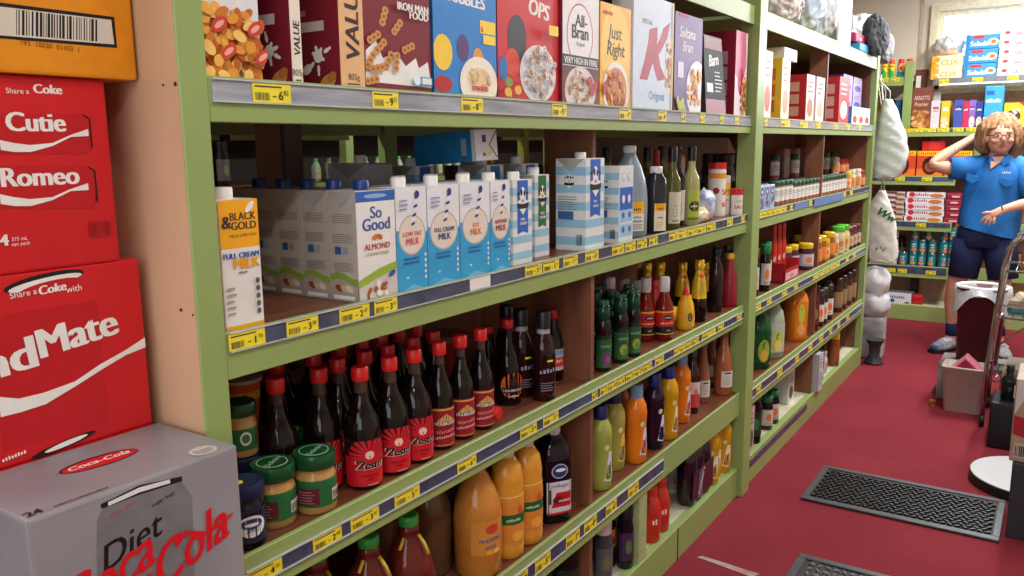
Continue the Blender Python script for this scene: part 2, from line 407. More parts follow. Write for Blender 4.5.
for a, c in ((1.0, 1.42), (1.46, 1.9), (2.3, 2.62), (2.75, 3.1)): b = MB(); b.box(-1.88, a, 1.433, -1.872, c, 1.447, YG); b.build('rear_ticket_strip', A)
b = MB(); b.box(-1.43, 2.2, .118, -1.004, 2.255, .415, mat('pale_green_divider', (170, 182, 128), .5)); b.build('low_divider', A)
b = MB(); b.box(-1.0, 2.505, 0, -.9985, 2.51, .118, BLK); b.build('plinth_joint', A)
Bu = shelving('shelving_unit', 'green shelving unit with spice jars beyond the middle post', 3.215, 5.47, (4.32,), {5: (3.22, 4.2)}, pd=.085,
    back_lv=[(.118, .415, 3.22, 5.46), (.434, .768, 3.22, 5.46), (.787, 1.122, 3.22, 5.46), (1.141, 1.488, 4.33, 5.46), (1.507, 1.883, 3.22, 5.46)])
b = MB(); b.box(-1.05, 3.1255, .0005, -.98, 3.215, 1.95, GREEN, .002); b.build('front_post', Bu)
b = MB(); b.box(-1.03, 5.47, 0, -.995, 5.53, 1.93, GREEN, .002); b.build('front_post', Bu)
b = MB(); b.box(-1.9, 5.47, 0, -1.03, 5.52, 1.9, BROWN); b.build('end_panel', Bu)
b = MB(); b.box(-1.0, 3.23, .07, -.998, 4.2, .1, STRIPM); b.build('ticket_channel', Bu)

# far shelving against the back wall (rails along x)
FX0, FX1, FY = -2.2, -.7, 7.164
F = thing('shelving_unit', 'green wall shelving of biscuits and cans across the far end of the aisle', 'shelving')
for k, (z0, z1) in RAILZ.items():
    x0, x1 = (FX0, 1.6) if k == 1 else ((FX0, -1.06) if k == 0 else (FX0, FX1))
    yb = FY
    b = MB(); b.box(x0, yb+.02, z1-.024, x1, 7.478, z1-.005, BOARD if k > 1 else GREEN); s_ = b.build('shelf_board', F)
    b = MB(); b.box(x0, yb, z0, x1, yb+.02, z1, GREEN, .0015); b.build('shelf_rail', s_)
    if k: b = MB(); b.box(x0+.01, yb-.002, z0+.031, x1-.01, yb-.0002, z1-.006, STRIPM); b.build('ticket_channel', s_)
b = MB(); b.box(-.9, FY+.05, 1.845, 1.6, FY+.07, 1.885, mat('grey_shelf_edge', (120, 122, 124), .4)); b.box(-.9, FY+.07, 1.862, 1.6, 7.46, 1.88, mat('grey_shelf_edge', (120, 122, 124), .4)); b.build('upper_grey_shelf', F)
b = MB(); b.box(FX0, FY, 0, 1.6, FY+.03, .12, GREEN, .002); b.build('plinth', F)
b = MB(); b.box(FX0, FY+.03, .1, 1.6, 7.478, .12, CREAM); b.build('bottom_board', F)
b = MB(); b.box(-1.105, FY-.006, 1.515, -1.045, FY+.03, 2.02, GREEN, .002); b.build('front_post', F)
for z_, h_ in ((.118, .414), (.434, .768), (.787, 1.122), (1.141, 1.487)): b = MB(); b.box(-.99, 7.41, z_, -.93, 7.47, h_, STEEL if z_ < .3 else BROWN); b.build('upright', F)
b = MB(); b.box(FX0, 7.48, .121, 1.6, 7.4915, 1.775, mat('tan_pegboard_back', (176, 140, 112), .7)); b.build('back_panel', F)
G = thing('shelving_unit', 'lower green shelves behind the blue shirted person', 'shelving')
for k in (2, 3, 4):
    z0, z1 = RAILZ[k]
    b = MB(); b.box(-.55, FY+.12, z1-.024, 1.6, 7.478, z1-.005, BOARD); s_ = b.build('shelf_board', G)
    b = MB(); b.box(-.55, FY+.1, z0, 1.6, FY+.12, z1, GREEN, .0015); b.build('shelf_rail', s_)
b = MB(); b.box(-.6, FY+.1, .122, -.55, FY+.13, 1.44, GREEN, .002); b.build('front_post', G)

# neighbouring aisle, glimpsed through the milk shelf
N = thing('shelving_unit', 'dim shelving of the neighbouring aisle seen through the gap above the milk', 'shelving')
for z_ in (.4, .9, 1.22, 1.6):
    b = MB(); b.box(-4.0, .6, z_-.02, -3.42, 6.8, z_, BROWN); s_ = b.build('shelf_board', N)
    b = MB(); b.box(-3.42, .6, z_-.05, -3.4, 6.8, z_, GREEN); b.build('shelf_rail', s_)
for y_ in (1.2, 3.4, 5.6): b = MB(); b.box(-3.43, y_, 0, -3.38, y_+.06, 1.95, GREEN); b.build('front_post', N)
b = MB(); b.box(-4.02, .6, 0, -4.0, 6.8, 1.95, mat('dark_back_board', (60, 46, 40), .7)); b.build('back_panel', N)

# ============================================================ PRICE TICKETS
ORD = ['first', 'second', 'third', 'fourth', 'fifth', 'sixth', 'seventh', 'eighth', 'ninth', 'tenth', 'eleventh', 'twelfth', 'thirteenth', 'fourteenth', 'fifteenth', 'sixteenth', 'seventeenth', 'eighteenth', 'nineteenth', 'twentieth', 'twenty-first', 'twenty-second', 'twenty-third', 'twenty-fourth']
PRICE = ['3.20', '2.45', '4.50', '5.10', '2.80', '6.75', '1.95']
TK = {}
def ticket(y0, y1, z0, z1, price, axis='y', fy=0):
    wv = round((y1-y0)/.006)*.006; key = (wv, price, round(z1-z0, 4))
    if key not in TK:
        b = MB(); h = z1-z0; b.box(0, 0, 0, .0008, wv, h, YEL)
        S = Surf(b, lambda u, v, o: (.0008+o, u, v), wv, h)
        S.bars(wv*.06, h*.1, wv*.42, h*.5, INK, 12); S.rect(wv*.05, h*.78, wv*.75, h*.86, INK); S.rect(wv*.5, h*.3, wv*.6, h*.36, INK)
        a, c = price.split('.'); S.text(a, wv*.72, h*.16, h*.66, BLK, 'c', bold=.02); S.text(c, wv*.86, h*.42, h*.36, BLK, 'c')
        TK[key] = b.build('price_ticket'); o = TK[key]
    else: o = TK[key].copy(); COL.objects.link(o)
    return o
RAILNAME = {1: 'cereal rail', 2: 'milk level rail', 3: 'sauce level rail', 4: 'juice level rail', 5: 'bottom plinth'}
def tickets(lv, ivs, unit, midy):
    z0, z1 = STRIP[lv]; z0 += .0005; z1 -= .0005
    for i, iv in enumerate(ivs):
        a = wx(iv[0], midy(iv[0]), -.997).y; c = wx(iv[1], midy(iv[1]), -.997).y
        pr = iv[2] if len(iv) > 2 else PRICE[(i*3+lv) % 7]
        o = ticket(a, c-.003, z0, z1, pr); o.location = (-.9974, a+.001, z0)
        if lv == 1 and unit == 1: o.rotation_euler = (0, .0, 0)
        tag(o, '%s yellow price ticket on the %s of the %s unit' % (ORD[i], RAILNAME[lv], 'near' if unit == 1 else 'further'), 'price ticket', 'yellow price tickets on the shelf rails')
ln = lambda x0, y0, x1, y1: (lambda x: y0+(y1-y0)*(x-x0)/(x1-x0))
def spl(a, b_, n): return [(a+(b_-a)*i/n, a+(b_-a)*(i+.97)/n) for i in range(n)]
tickets(1, [(252, 291, '6.82'), (372, 400, '9.25'), (461, 483, '8.75'), (552, 567), (619, 631), (658, 667), (681, 686), (700, 705), (720, 724), (735, 739)], 1, ln(208, 88, 750, 120))
tickets(2, [(228, 267, '1.76'), (286, 320, '3.28'), (339, 369, '2.47'), (374, 398, '3.10'), (525, 542), (543, 559), (563, 578), (585, 599), (612, 624), (625, 636), (637, 647), (649, 658)]+spl(669, 716, 5)+[(727, 733), (741, 745)], 1, ln(225, 340, 747, 220))
tickets(3, [(244, 282, '4.50'), (312, 343, '2.68'), (350, 379, '3.60'), (394, 419, '5.10'), (457, 476, '6.75'), (520, 537), (543, 559), (592, 598)]+spl(600, 652, 6)+[(655, 664)]+spl(674, 699, 4)+[(702, 716), (718, 724), (737, 742)], 1, ln(243, 570, 743, 315))
tickets(4, [(492, 508), (518, 528), (535, 551), (566, 580), (584, 597), (606, 617), (628, 639)], 1, ln(504, 590, 738, 395))
tickets(1, [(764, 768), (781, 790), (800, 808), (816, 821), (834, 838), (846, 850), (858, 861)], 2, ln(761, 120, 875, 126))
tickets(2, spl(758, 787, 6)+[(790, 793), (809, 812), (843, 846), (850, 853)], 2, ln(757, 218, 871, 186))
tickets(3, [(754, 761), (767, 772), (782, 787), (794, 798)]+spl(813, 840, 5)+[(846, 849), (853, 856)], 2, ln(753, 306, 867, 248))
tickets(4, [(756, 761), (777, 782), (795, 799), (808, 812), (819, 823), (829, 832), (837, 840), (846, 849)], 2, ln(753, 400, 862, 308))
# a blank white ticket on the milk rail, and pale blue inserts on the spice rail
b = MB(); a_, c_ = wx(470, 284, -.997).y, wx(490, 280, -.997).y; b.box(-.9976, a_, 1.119, -.996, c_, 1.143, WHT); tag(b.build('blank_ticket'), 'blank white ticket on the rail under the soy milk', 'price ticket')
for q, (u, v) in enumerate(((794, 808), (813, 842))):
    b = MB(); b.box(-.9974 if not q else -.9945, wx(u, 205, -1).y, 1.105 if q else 1.119, -.9964 if not q else -.9935, wx(v, 198, -1).y, 1.143, BLUEM); tag(b.build('blue_insert'), ['short pale blue insert on the spice jar rail', 'long pale blue insert on the spice jar rail'][q], 'ticket insert')
# tickets on the far shelving
for k, xs in {0: [(880, 888), (891, 899)], 1: [(899, 911), (911, 923), (923, 936), (937, 949), (953, 964), (966, 976)], 2: [(895, 905), (922, 932)], 3: [(882, 891), (916, 926)], 4: [(868, 874), (876, 884), (886, 896), (898, 907), (926, 936)], 7: [(939, 949), (972, 983), (1007, 1018)]}.items():
    for i, (u, v) in enumerate(xs):
        z0 = 1.872 if k == 0 else (1.848 if k == 7 else RAILZ[k][0]+.033); yy = FY-.003 if k != 7 else FY+.047
        py_ = {0: 80, 1: 129, 2: 177, 3: 222, 4: 268, 7: 82}[k]
        x0 = wy(u, py_, yy).x; x1 = wy(v, py_, yy).x
        o = ticket(0, x1-x0, z0, z0+.031, '2.50'); o.location = (x0, yy, z0); o.rotation_euler = (0, 0, -PI/2)
        tag(o, '%s yellow ticket on the far wall %s' % (ORD[i], {0: 'rail below the spray cans', 1: 'rail under the biscuit packets', 2: 'rail under the orange boxes', 3: 'rail above the tins', 4: 'rail under the tins', 7: 'grey shelf edge'}[k]), 'price ticket', 'yellow price tickets on the far shelves')

# ============================================================ SOFT DRINK CARTONS STACKED AGAINST THE END PANEL
RED = mat('glossy_red_card', (206, 26, 34), .35, var=.04, nscale=4); DRED = pm(190, 20, 30); SILV = mat('silver_grey_card', (158, 158, 162), .3, nscale=5, dark=(140, 140, 146), metal=.15)
def cartonbox(name, label, y0, y1, xf, d, z0, h, col, front=None, side=None, top=None, cat='drink carton', bev=.004, rot=0, group=None, after=None):
    b = MB(); w_ = y1-y0; b.box(-d/2, -w_/2, 0, d/2, w_/2, h, col, bev)
    C = lambda px, py: (wx(px, py, xf).y-y0, wx(px, py, xf).z-z0)
    if front: front(boxface(b, w_, d, h, 'front'), C)
    Cs = lambda px, py: (wy(px, py, y0).x-(xf-d), wy(px, py, y0).z-z0)
    if side: side(boxface(b, w_, d, h, 'side'), Cs)
    if top: top(boxface(b, w_, d, h, 'top'), C)
    o = b.build(name); o.location = (xf-d/2, (y0+y1)/2, z0); o.rotation_euler = (0, 0, rot) if not isinstance(rot, tuple) else rot
    return tag(o, label, cat, group)
b = MB(); b.box(-1.32, .36, 0, -.9, .695, .0195, BROWN); tag(b.build('pallet_board'), 'low timber board under the stacked drink cartons', 'board')
HB = .2475
def swoosh(S, C, pts, m):
    q = [(*C(x, y), C(x, y2)[1]) for x, y, y2 in pts]; S.band([(u, v0, v1) for u, v0, v1 in q], m)
def f_mate(S, C):
    S.rect(*C(3, 452), *C(97, 300), DRED)
    S.ell(*C(45, 281), C(86, 281)[0]/2-C(3, 281)[0]/2, .010, BLK, 20, .1); S.ell(*C(46, 282.5), C(84, 281)[0]/2-C(8, 281)[0]/2, .0065, WHT, 20, .1); S.ell(*C(50, 286.5), .041, .0075, DRED, 20, .1)
    u, v = C(10, 299); S.text('Share a', u, v, .0115, WHT, 'l', rot=.05); u, v = C(39, 295); S.text('Coke', u, v, .0165, WHT, 'l', bold=.05, rot=.05, shear=.1); u, v = C(66, 293); S.text('with', u, v, .0125, WHT, 'l', rot=.05)
    u, v = C(37, 366); S.text('nd', u, v, .062, WHT, 'r', bold=.045, rot=.1, wide=1.15); S.text('Mate', *C(42, 358), .056, WHT, 'l', bold=.045, rot=.12, maxw=C(139, 340)[0]-C(42, 340)[0])
    swoosh(S, C, [(0, 417, 396), (20, 412, 398), (45, 404, 392), (75, 386, 381), (100, 370, 364), (125, 355, 350), (145, 347, 337)], WHT)
    S.ell(*C(64, 444), .045, .005, BLK, 20, .12); S.ell(*C(66, 443), .03, .0035, WHT, 20, .12)
    S.text('contains', *C(2, 462), .007, WHT, 'l', rot=.1)
mate = cartonbox('soft_drink_carton', 'bright red can carton lettered nd Mate, directly behind the silver carton', .415, .682, -1.1, .2, .02+4*HB, HB, RED, f_mate)
def f_cutie(S, C):
    u, v = C(6, 93); S.text('Share a', u, v, .0095, WHT, 'l'); S.text('Coke', *C(34, 93), .0165, WHT, 'l', bold=.05)
    for (a, bq, c, e) in ((-20, 113, 90, 154), (-20, 165, 95, 208)):
        p = [C(a, bq), C(c-6, bq+1), C(c-1, bq+6), C(c, e-5), C(c-2, e), C(a, e)]; S.poly([p[5], p[4], p[3], p[2], p[1], p[0]], DRED)
        p = [C(c-8, bq+1), C(c-1, bq+5), C(c-.3, e-6), C(c-2, e-2)]; S.band([(p[0][0], p[0][1]-.002, p[0][1]), (p[1][0], p[1][1]-.003, p[1][1])], BLK); S.band([(p[1][0]-.0012, p[2][1], p[1][1]), (p[1][0]+.0012, p[2][1], p[1][1])], BLK)
    S.text('Cutie', *C(7, 131), .034, WHT, 'l', bold=.045, maxw=C(65, 130)[0]-C(7, 130)[0]); S.text('Romeo', *C(2, 187), .034, WHT, 'l', bold=.045, maxw=C(80, 185)[0]-C(2, 185)[0])
    for dy in (0, 54): swoosh(S, C, [(0, 150+dy, 140+dy), (14, 152+dy, 143+dy), (30, 152+dy, 145+dy), (52, 146+dy, 143+dy), (70, 137+dy, 135+dy), (88, 136+dy, 129+dy)], WHT)
    S.text('4', *C(0, 246), .02, WHT, 'l', bold=.06); S.text('375 mL', *C(11, 241), .0065, WHT, 'l'); S.text('can pack', *C(11, 246), .0065, WHT, 'l')
    S.rect(*C(90, 237), *C(110, 220), DRED); S.bars(*C(91, 236), *C(109, 221), pm(120, 10, 20), 10)
cartonbox('soft_drink_carton', 'bright red can carton lettered Cutie and Romeo', .388, .655, -1.1, .2, .02+5*HB, HB, RED, f_cutie)
ORG = mat('orange_card', (226, 142, 14), .5, var=.04)
def f_or(S, C):
    P = [C(-4, 38), C(117, 48), C(114, 17), C(-4, 2)]; S.poly(P, BLK)
    P = [C(-4, 35), C(114, 44.5), C(111, 20), C(-4, 6)]; S.poly(P, pm(214, 206, 190))
    o = S.nxt(); x = 16
    while x < 98:
        w_ = R.choice((.8, 1.2, 1.8, 2.6)); t = lambda q: ln(0, 6, 111, 20)(q); bb = lambda q: ln(0, 35, 114, 44.5)(q)
        S.mb.face([S.f(*C(x, bb(x)-1.5), o), S.f(*C(x+w_, bb(x+w_)-1.5), o), S.f(*C(x+w_, t(x)+1.5), o), S.f(*C(x, t(x)+1.5), o)], BLK); x += w_+R.choice((1, 1.5, 2.2))
    S.text('193  10030  01403  1', *C(21, 45), .0088, pm(120, 70, 10), 'l', rot=-.03, maxw=.128)
cartonbox('cardboard_carton', 'orange cardboard carton with a black framed barcode, top of the stack', .40, .697, -1.088, .21, .021+6*HB, .2, ORG, f_or)
for k in range(3):
    cartonbox('soft_drink_carton', ['silver carton at the very bottom of the front stack', 'second silver carton from the floor in the front stack', 'silver carton just below the top silver diet carton'][k], .41, .69, -.918, .18, .02+k*HB, HB, SILV)
for k in range(4):
    cartonbox('soft_drink_carton', ['red carton at the very bottom of the rear stack', 'second red carton from the floor in the rear stack', 'third red carton from the floor in the rear stack', 'red carton just below the one lettered nd Mate'][k], .415, .682, -1.1, .2, .02+k*HB, HB, RED)
def f_diet(S, C):
    CG = mat('printed_can_grey', (128, 132, 134), .3, metal=.2)
    p = [C(97, 600), C(97, 520), C(103, 508), C(180, 480), C(192, 497), C(196, 600)]; S.poly(p, CG)
    S.band([(C(101, 508)[0], C(101, 509)[1], C(101, 504)[1]), (C(140, 494)[0], C(140, 494)[1]-.0005, C(140, 485)[1]), (C(182, 480)[0], C(182, 481)[1], C(182, 476)[1])], BLK)
    S.band([(C(108, 505)[0], C(108, 506)[1], C(108, 502)[1]), (C(140, 493)[0], C(140, 492)[1], C(140, 487)[1]), (C(170, 483)[0], C(170, 483)[1], C(170, 479)[1])], pm(225, 225, 225))
    S.text('great taste', *C(110, 518), .008, pm(190, 60, 60), 'l', rot=.16); S.text('sugar free', *C(152, 507), .008, BLK, 'l', rot=.16)
    S.text('Diet', *C(104, 573), .047, BLK, 'l', shear=.35, rot=.23, bold=.012, maxw=.095)
    RC = pm(214, 20, 34)
    S.text('Coca', *C(62, 634), .078, RC, 'l', shear=.35, rot=.28, bold=.02, maxw=.125); S.text('-', *C(140, 590), .06, RC, 'l', bold=.03); S.text('Cola', *C(157, 592), .08, RC, 'l', shear=.35, rot=.28, bold=.02, maxw=.115)
    swoosh(S, C, [(175, 548, 541), (185, 535, 530), (205, 535, 531), (222, 524, 520), (232, 514, 512)], RC)
def t_diet(S, C):
    # u along y, v back from the front edge
    def T(px, py): q = wz(px, py, .02+4*HB); return (q.y-.41, -.918-q.x)
    S.ell(*T(100, 461), .052, .021, BLK, 20, -.05); S.ell(*T(101, 461), .050, .017, pm(206, 30, 40), 20, -.05)
    u, v = T(67, 473); S.text('Coca-Cola', u+.003, v, .019, WHT, 'l', shear=.3, bold=.03, rot=-.03, maxw=.085)
    S.ell(*T(203, 451), .019, .017, pm(205, 195, 185), 18); S.ell(*T(203, 451), .014, .012, pm(160, 152, 148), 18); S.text('recycle', *T(195, 452), .006, WHT, 'l')
    S.text('24', *T(28, 518), .019, BLK, 'l', bold=.04); S.text('x 375 mL can pack', *T(55, 508), .007, INK, 'l')
cartonbox('soft_drink_carton', 'silver grey diet cola carton with its top showing, in front of the red cartons', .41, .69, -.918, .18, .02+3*HB, HB, SILV, f_diet, None, t_diet)

# ============================================================ CEREAL SHELF
Z1 = LV[1]
def cereal(label, px0, px1, col, front, h=.3, d=.065, xf=-1.012, side=None, name='cereal_box', cat='cereal box', rot=0, py=100, scol=None):
    y0 = wx(px0, py, xf).y; y1 = wx(px1, py, xf).y
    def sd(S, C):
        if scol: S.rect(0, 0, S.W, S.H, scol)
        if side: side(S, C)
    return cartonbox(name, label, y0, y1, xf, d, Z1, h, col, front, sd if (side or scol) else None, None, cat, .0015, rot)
FLK = [pm(226, 148, 46), pm(206, 118, 30), pm(240, 178, 78), pm(188, 96, 26)]
GRAIN = [pm(178, 112, 50), pm(206, 146, 80), pm(150, 88, 40), pm(226, 176, 112)]
MAR = pm(122, 24, 40); MARD = pm(96, 18, 34)
def f(S, C):
    S.rect(0, 0, S.W, S.H, pm(226, 224, 226)); S.bits(.008, .008, S.W-.008, .10, 170, FLK+[pm(250, 200, 110)], .0125, .6)
    for px, py in ((222, 52), (248, 30), (256, 58), (212, 25)): S.ell(*C(px, py), .016, .009, pm(206, 60, 44), 12, .6); S.ell(*C(px, py), .010, .004, pm(240, 170, 150), 10, .6)
cereal('white cereal box with strawberry and golden flakes at the left end of the top row', 198, 263, pm(226, 224, 226), f, xf=-1.03)
def splash(S, cx, cy, r, n=7):
    for i in range(n):
        a = 2*PI*i/n+R.random()*.5; l = r*R.uniform(.5, 1.2); S.ell(cx+l*math.cos(a), cy+l*math.sin(a), r*.4, r*.2, WHT, 12, a); S.ell(cx+l*1.4*math.cos(a), cy+l*1.4*math.sin(a), r*.16, r*.16, WHT, 10)
    S.ell(cx, cy, r*.6, r*.6, WHT)
def side_mar(S, C):
    S.rect(0, 0, S.W, S.H, MAR); S.rect(.0, .125, S.W*.9, .30, MARD) if False else None
    S.rect(S.W*.18, .096, S.W*.82, .112, pm(200, 190, 190)); S.rect(S.W*.2, .1, S.W*.45, .109, MAR); S.rect(S.W*.2, .122, S.W*.6, .131, pm(170, 120, 130))
    splash(S, S.W*.74, .055, .018); S.ell(S.W*.6, .035, .012, .008, WHT, 12, .5); S.ell(S.W*.85, .012, .02, .012, GRAIN[1], 10, .4); S.ell(S.W*.9, .02, .012, .008, GRAIN[0], 10, .4)
def f_spine(word):
    def f(S, C):
        S.text(word, S.W*.78, .046, S.W*.78, pm(60, 40, 36), 'l', rot=PI/2, bold=.03, shear=.12); S.text('805g', S.W*.52, .016, .014, pm(60, 40, 36)); S.rect(S.W*.25, .008, S.W*.75, .010, INK)
    return f
cereal('maroon cereal box with its narrow white spine to the aisle, beside the flakes box', 294, 305, pm(232, 222, 206), f_spine('VALUE'), d=.19, side=side_mar, xf=-1.02)
cereal('maroon cereal box standing edge on, tan spine lettered VALUE', 342, 366.5, pm(228, 180, 128), f_spine('VALUE'), d=.19, side=side_mar)
def f(S, C):
    S.rect(0, 0, S.W, S.H, MAR); S.poly([C(x, y) for x, y in ((368, 50), (368, 81), (434, 88), (430, 62), (421, 68), (418, 58), (408, 66), (398, 52), (385, 58), (378, 40))], WHT)
    for px, py, a in ((386, 16, 1.2), (399, 27, .8), (410, 48, .4), (382, 46, .7), (390, 60, 1.0), (375, 37, .5), (373, 80, .2), (371, 60, .9), (397, 62, 1.4), (378, 68, .2)):
        u, v = C(px, py)
        for k in (-1, 0, 1): S.ell(u+k*.011*math.cos(a), v+k*.011*math.sin(a), .0085, .0072, GRAIN[1], 10); S.ell(u+k*.011*math.cos(a), v+k*.011*math.sin(a), .0035, .0028, GRAIN[2], 8)
    S.text('IRON MAN', *C(428, 15), .019, WHT, 'r', bold=.05, rot=-.0, maxw=.085); S.text('FOOD', *C(428, 22), .019, WHT, 'r', bold=.05)
    S.rect(*C(415, 85), *C(432, 78), pm(60, 150, 200)); S.ell(*C(417, 80), .01, .01, pm(225, 240, 250), 14); S.rect(*C(422, 84), *C(431, 79), WHT)
cereal('maroon cereal box with biscuit chains splashing in milk, lettered IRON MAN FOOD', 367.5, 434, MAR, f)
def f(S, C):
    SK = pm(40, 130, 206); S.rect(0, 0, S.W, S.H, SK)
    S.text('BUBBLES', *C(467, 5), .034, WHT, 'c', bold=.05, maxw=S.W*.95, rot=-.03)
    # three plain cheerful painted shapes left unspecific, then the bowl
    S.ell(*C(444, 52), .03, .034, pm(244, 206, 60), 16); S.ell(*C(464, 48), .02, .026, pm(90, 60, 120), 14); S.ell(*C(479, 58), .018, .02, pm(226, 150, 60), 14)
    S.ell(*C(444, 84), .03, .016, pm(180, 30, 40), 14)
    S.rect(*C(481, 33), *C(496, 23), pm(250, 214, 60)); S.text('6', *C(482, 32), .018, pm(200, 30, 40), 'l', bold=.04); S.rect(*C(484, 44), *C(496, 37), pm(250, 214, 60))
    S.ell(*C(480, 83), C(498, 83)[0]-C(480, 83)[0], .052, pm(244, 234, 216), 24); S.ell(*C(480, 79), .042, .022, pm(232, 206, 160), 18); S.bits(C(470, 80)[0], C(470, 82)[1], C(490, 80)[0], C(480, 70)[1], 26, [pm(220, 180, 120), pm(240, 214, 168)], .005)
    S.text('crackle', *C(480, 91), .02, pm(206, 40, 60), 'c', bold=.03)
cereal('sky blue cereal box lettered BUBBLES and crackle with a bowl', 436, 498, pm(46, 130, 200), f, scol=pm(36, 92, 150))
LP = [pm(226, 206, 170), pm(240, 234, 226), pm(214, 170, 120), pm(196, 190, 206), pm(170, 140, 120)]
def f(S, C):
    RR = pm(206, 26, 40); S.rect(0, 0, S.W, S.H, RR); S.text('OPS', *C(553, 21), .05, WHT, 'r', bold=.05, shear=.1, rot=-.1)
    S.ell(*C(522, 38), .038, .05, pm(60, 60, 70), 20); S.ell(*C(517, 62), .03, .03, pm(220, 70, 50), 16); S.ell(*C(508, 68), .018, .026, pm(50, 110, 180), 14)
    S.ell(*C(543, 74), .078, .064, pm(230, 232, 240), 26); u, v = C(543, 72)
    for i in range(70):
        a = R.uniform(0, 2*PI); q = math.sqrt(R.random()); uu, vv = u+q*.068*math.cos(a), v+q*.054*math.sin(a)
        S.ell(uu, vv, .0078, .0066, R.choice(LP), 9); S.ell(uu, vv, .003, .0024, pm(150, 90, 70), 6)
    S.rect(*C(549, 35), *C(558, 27), pm(250, 214, 60)); S.text('500g', *C(506, 96), .012, pm(250, 200, 80), 'l')
    for px, py in ((509, 82), (518, 90), (508, 92)): S.ell(*C(px, py), .014, .010, R.choice([pm(226, 120, 40), pm(236, 180, 60), pm(120, 160, 60)]), 12)
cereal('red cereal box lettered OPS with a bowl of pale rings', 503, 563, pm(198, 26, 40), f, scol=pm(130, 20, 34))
def f(S, C):
    S.rect(0, 0, S.W, S.H, pm(232, 230, 232)); 
    S.ell(*C(582, 35), .066, .074, pm(190, 70, 70), 26); S.ell(*C(582, 35), .062, .070, pm(238, 236, 236), 26)
    S.rect(0, C(582, 66)[1], S.W, C(582, 56)[1], BLK); S.text('VERY HIGH IN FIBRE', S.W/2, C(582, 64.5)[1], .022, WHT, 'c', bold=.03, maxw=S.W*.92)
    S.text('All-', *C(583, 27), .042, BLK, 'c', bold=.02); S.text('Bran', *C(582, 39), .046, BLK, 'c', bold=.02); S.text('Original', *C(582, 46), .013, BLK, 'c')
    S.rect(0, 0, S.W, C(582, 76)[1], pm(140, 30, 46)); S.rect(0, C(582, 76)[1], S.W, C(582, 67)[1], pm(96, 34, 40))
    S.ell(*C(582, 91), .078, .058, pm(220, 214, 210), 24); u, v = C(582, 90)
    for i in range(50): a = R.uniform(0, 2*PI); q = math.sqrt(R.random()); S.ell(u+q*.062*math.cos(a), v+q*.044*math.sin(a), .011, .0025, R.choice(GRAIN), 6, R.uniform(0, PI))
    for px, py in ((590, 81), (595, 86), (592, 92)): S.ell(*C(px, py), .013, .011, pm(196, 40, 60), 12)
cereal('white cereal box lettered All-Bran above a black band', 564.5, 600, pm(214, 210, 212), f, scol=pm(120, 34, 44))
def f(S, C):
    S.rect(0, 0, S.W, S.H, pm(244, 178, 30)); S.ell(*C(617, 50), .085, .11, pm(250, 206, 80), 24)
    S.text('Just', *C(616, 39), .05, BLK, 'c', shear=.15, bold=.01, rot=-.03); S.text('Right', *C(617, 56), .05, BLK, 'c', shear=.15, bold=.01)
    S.text('kellogg', *C(604, 13), .015, pm(206, 30, 40), 'l', shear=.2); S.ell(*C(617, 90), .076, .072, pm(238, 236, 232), 24); S.ell(*C(617, 90), .064, .058, pm(206, 130, 60), 20); u, v = C(617, 90); S.bits(u-.05, v-.045, u+.05, v+.045, 40, FLK+[pm(160, 50, 40)], .01)
    S.ell(*C(605, 88), .012, .018, pm(190, 30, 46), 12)
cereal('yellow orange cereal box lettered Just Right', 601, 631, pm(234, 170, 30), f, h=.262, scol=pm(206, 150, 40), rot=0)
def f(S, C):
    S.rect(0, 0, S.W, S.H, pm(206, 218, 236)); K = pm(176, 30, 50)
    S.poly([C(x, y) for x, y in ((648, 80), (640, 79), (645, 60), (649, 40), (650, 29), (658, 27), (658, 40), (654, 60))], K); S.poly([C(x, y) for x, y in ((653, 62), (653, 51), (660, 40), (664, 28), (671, 22), (668, 38), (661, 52))], K); S.poly([C(x, y) for x, y in ((652, 58), (659, 54), (661, 66), (666, 79), (658, 81), (655, 70))], K)
    S.text('SPECIAL', *C(648, 24), .019, INK, 'c', maxw=.07); S.text('Original', *C(657, 100), .034, pm(60, 130, 190), 'c')
    S.ell(*C(671, 66), .04, .085, pm(236, 226, 206), 20); u, v = C(670, 66); S.bits(u-.022, v-.06, u+.006, v+.06, 22, GRAIN, .009); S.rect(S.W*.97, 0, S.W, S.H, pm(230, 200, 90))
cereal('pale blue cereal box with a big red K', 633, 672, pm(196, 208, 226), f, h=.315, scol=pm(216, 216, 222))
def f(S, C):
    S.rect(0, 0, S.W, S.H, pm(108, 70, 132)); S.text('Sultana', *C(689, 38), .045, WHT, 'c', shear=.2, maxw=S.W*.85, bold=.01); S.text('Bran', *C(689, 52), .045, WHT, 'c', shear=.2, bold=.01)
    S.text('kellogg', *C(686, 17), .02, pm(220, 60, 70), 'c', shear=.2); S.rect(*C(679, 77), *C(685, 62), pm(214, 204, 222)); S.ell(*C(698, 90), .09, .09, pm(236, 230, 232), 22); u, v = C(697, 88); S.bits(u-.06, v-.05, u+.03, v+.05, 40, FLK, .013); S.bits(.02, .0, .08, .045, 14, [pm(160, 170, 40), pm(190, 190, 70)], .013, 1)
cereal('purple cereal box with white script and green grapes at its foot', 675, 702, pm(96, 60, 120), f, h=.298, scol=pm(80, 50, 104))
def f(S, C):
    S.rect(0, 0, S.W, S.H, pm(226, 206, 214)); S.poly([(0, S.H), (0, S.H*.5), (S.W*.6, S.H*.35), (S.W*.9, S.H*.6), (S.W*.85, S.H)], pm(206, 110, 140)); S.ell(S.W*.5, S.H*.42, S.W*.28, S.H*.16, pm(190, 40, 90), 20); S.bits(S.W*.55, .01, S.W*.95, S.H*.45, 40, GRAIN, .013)
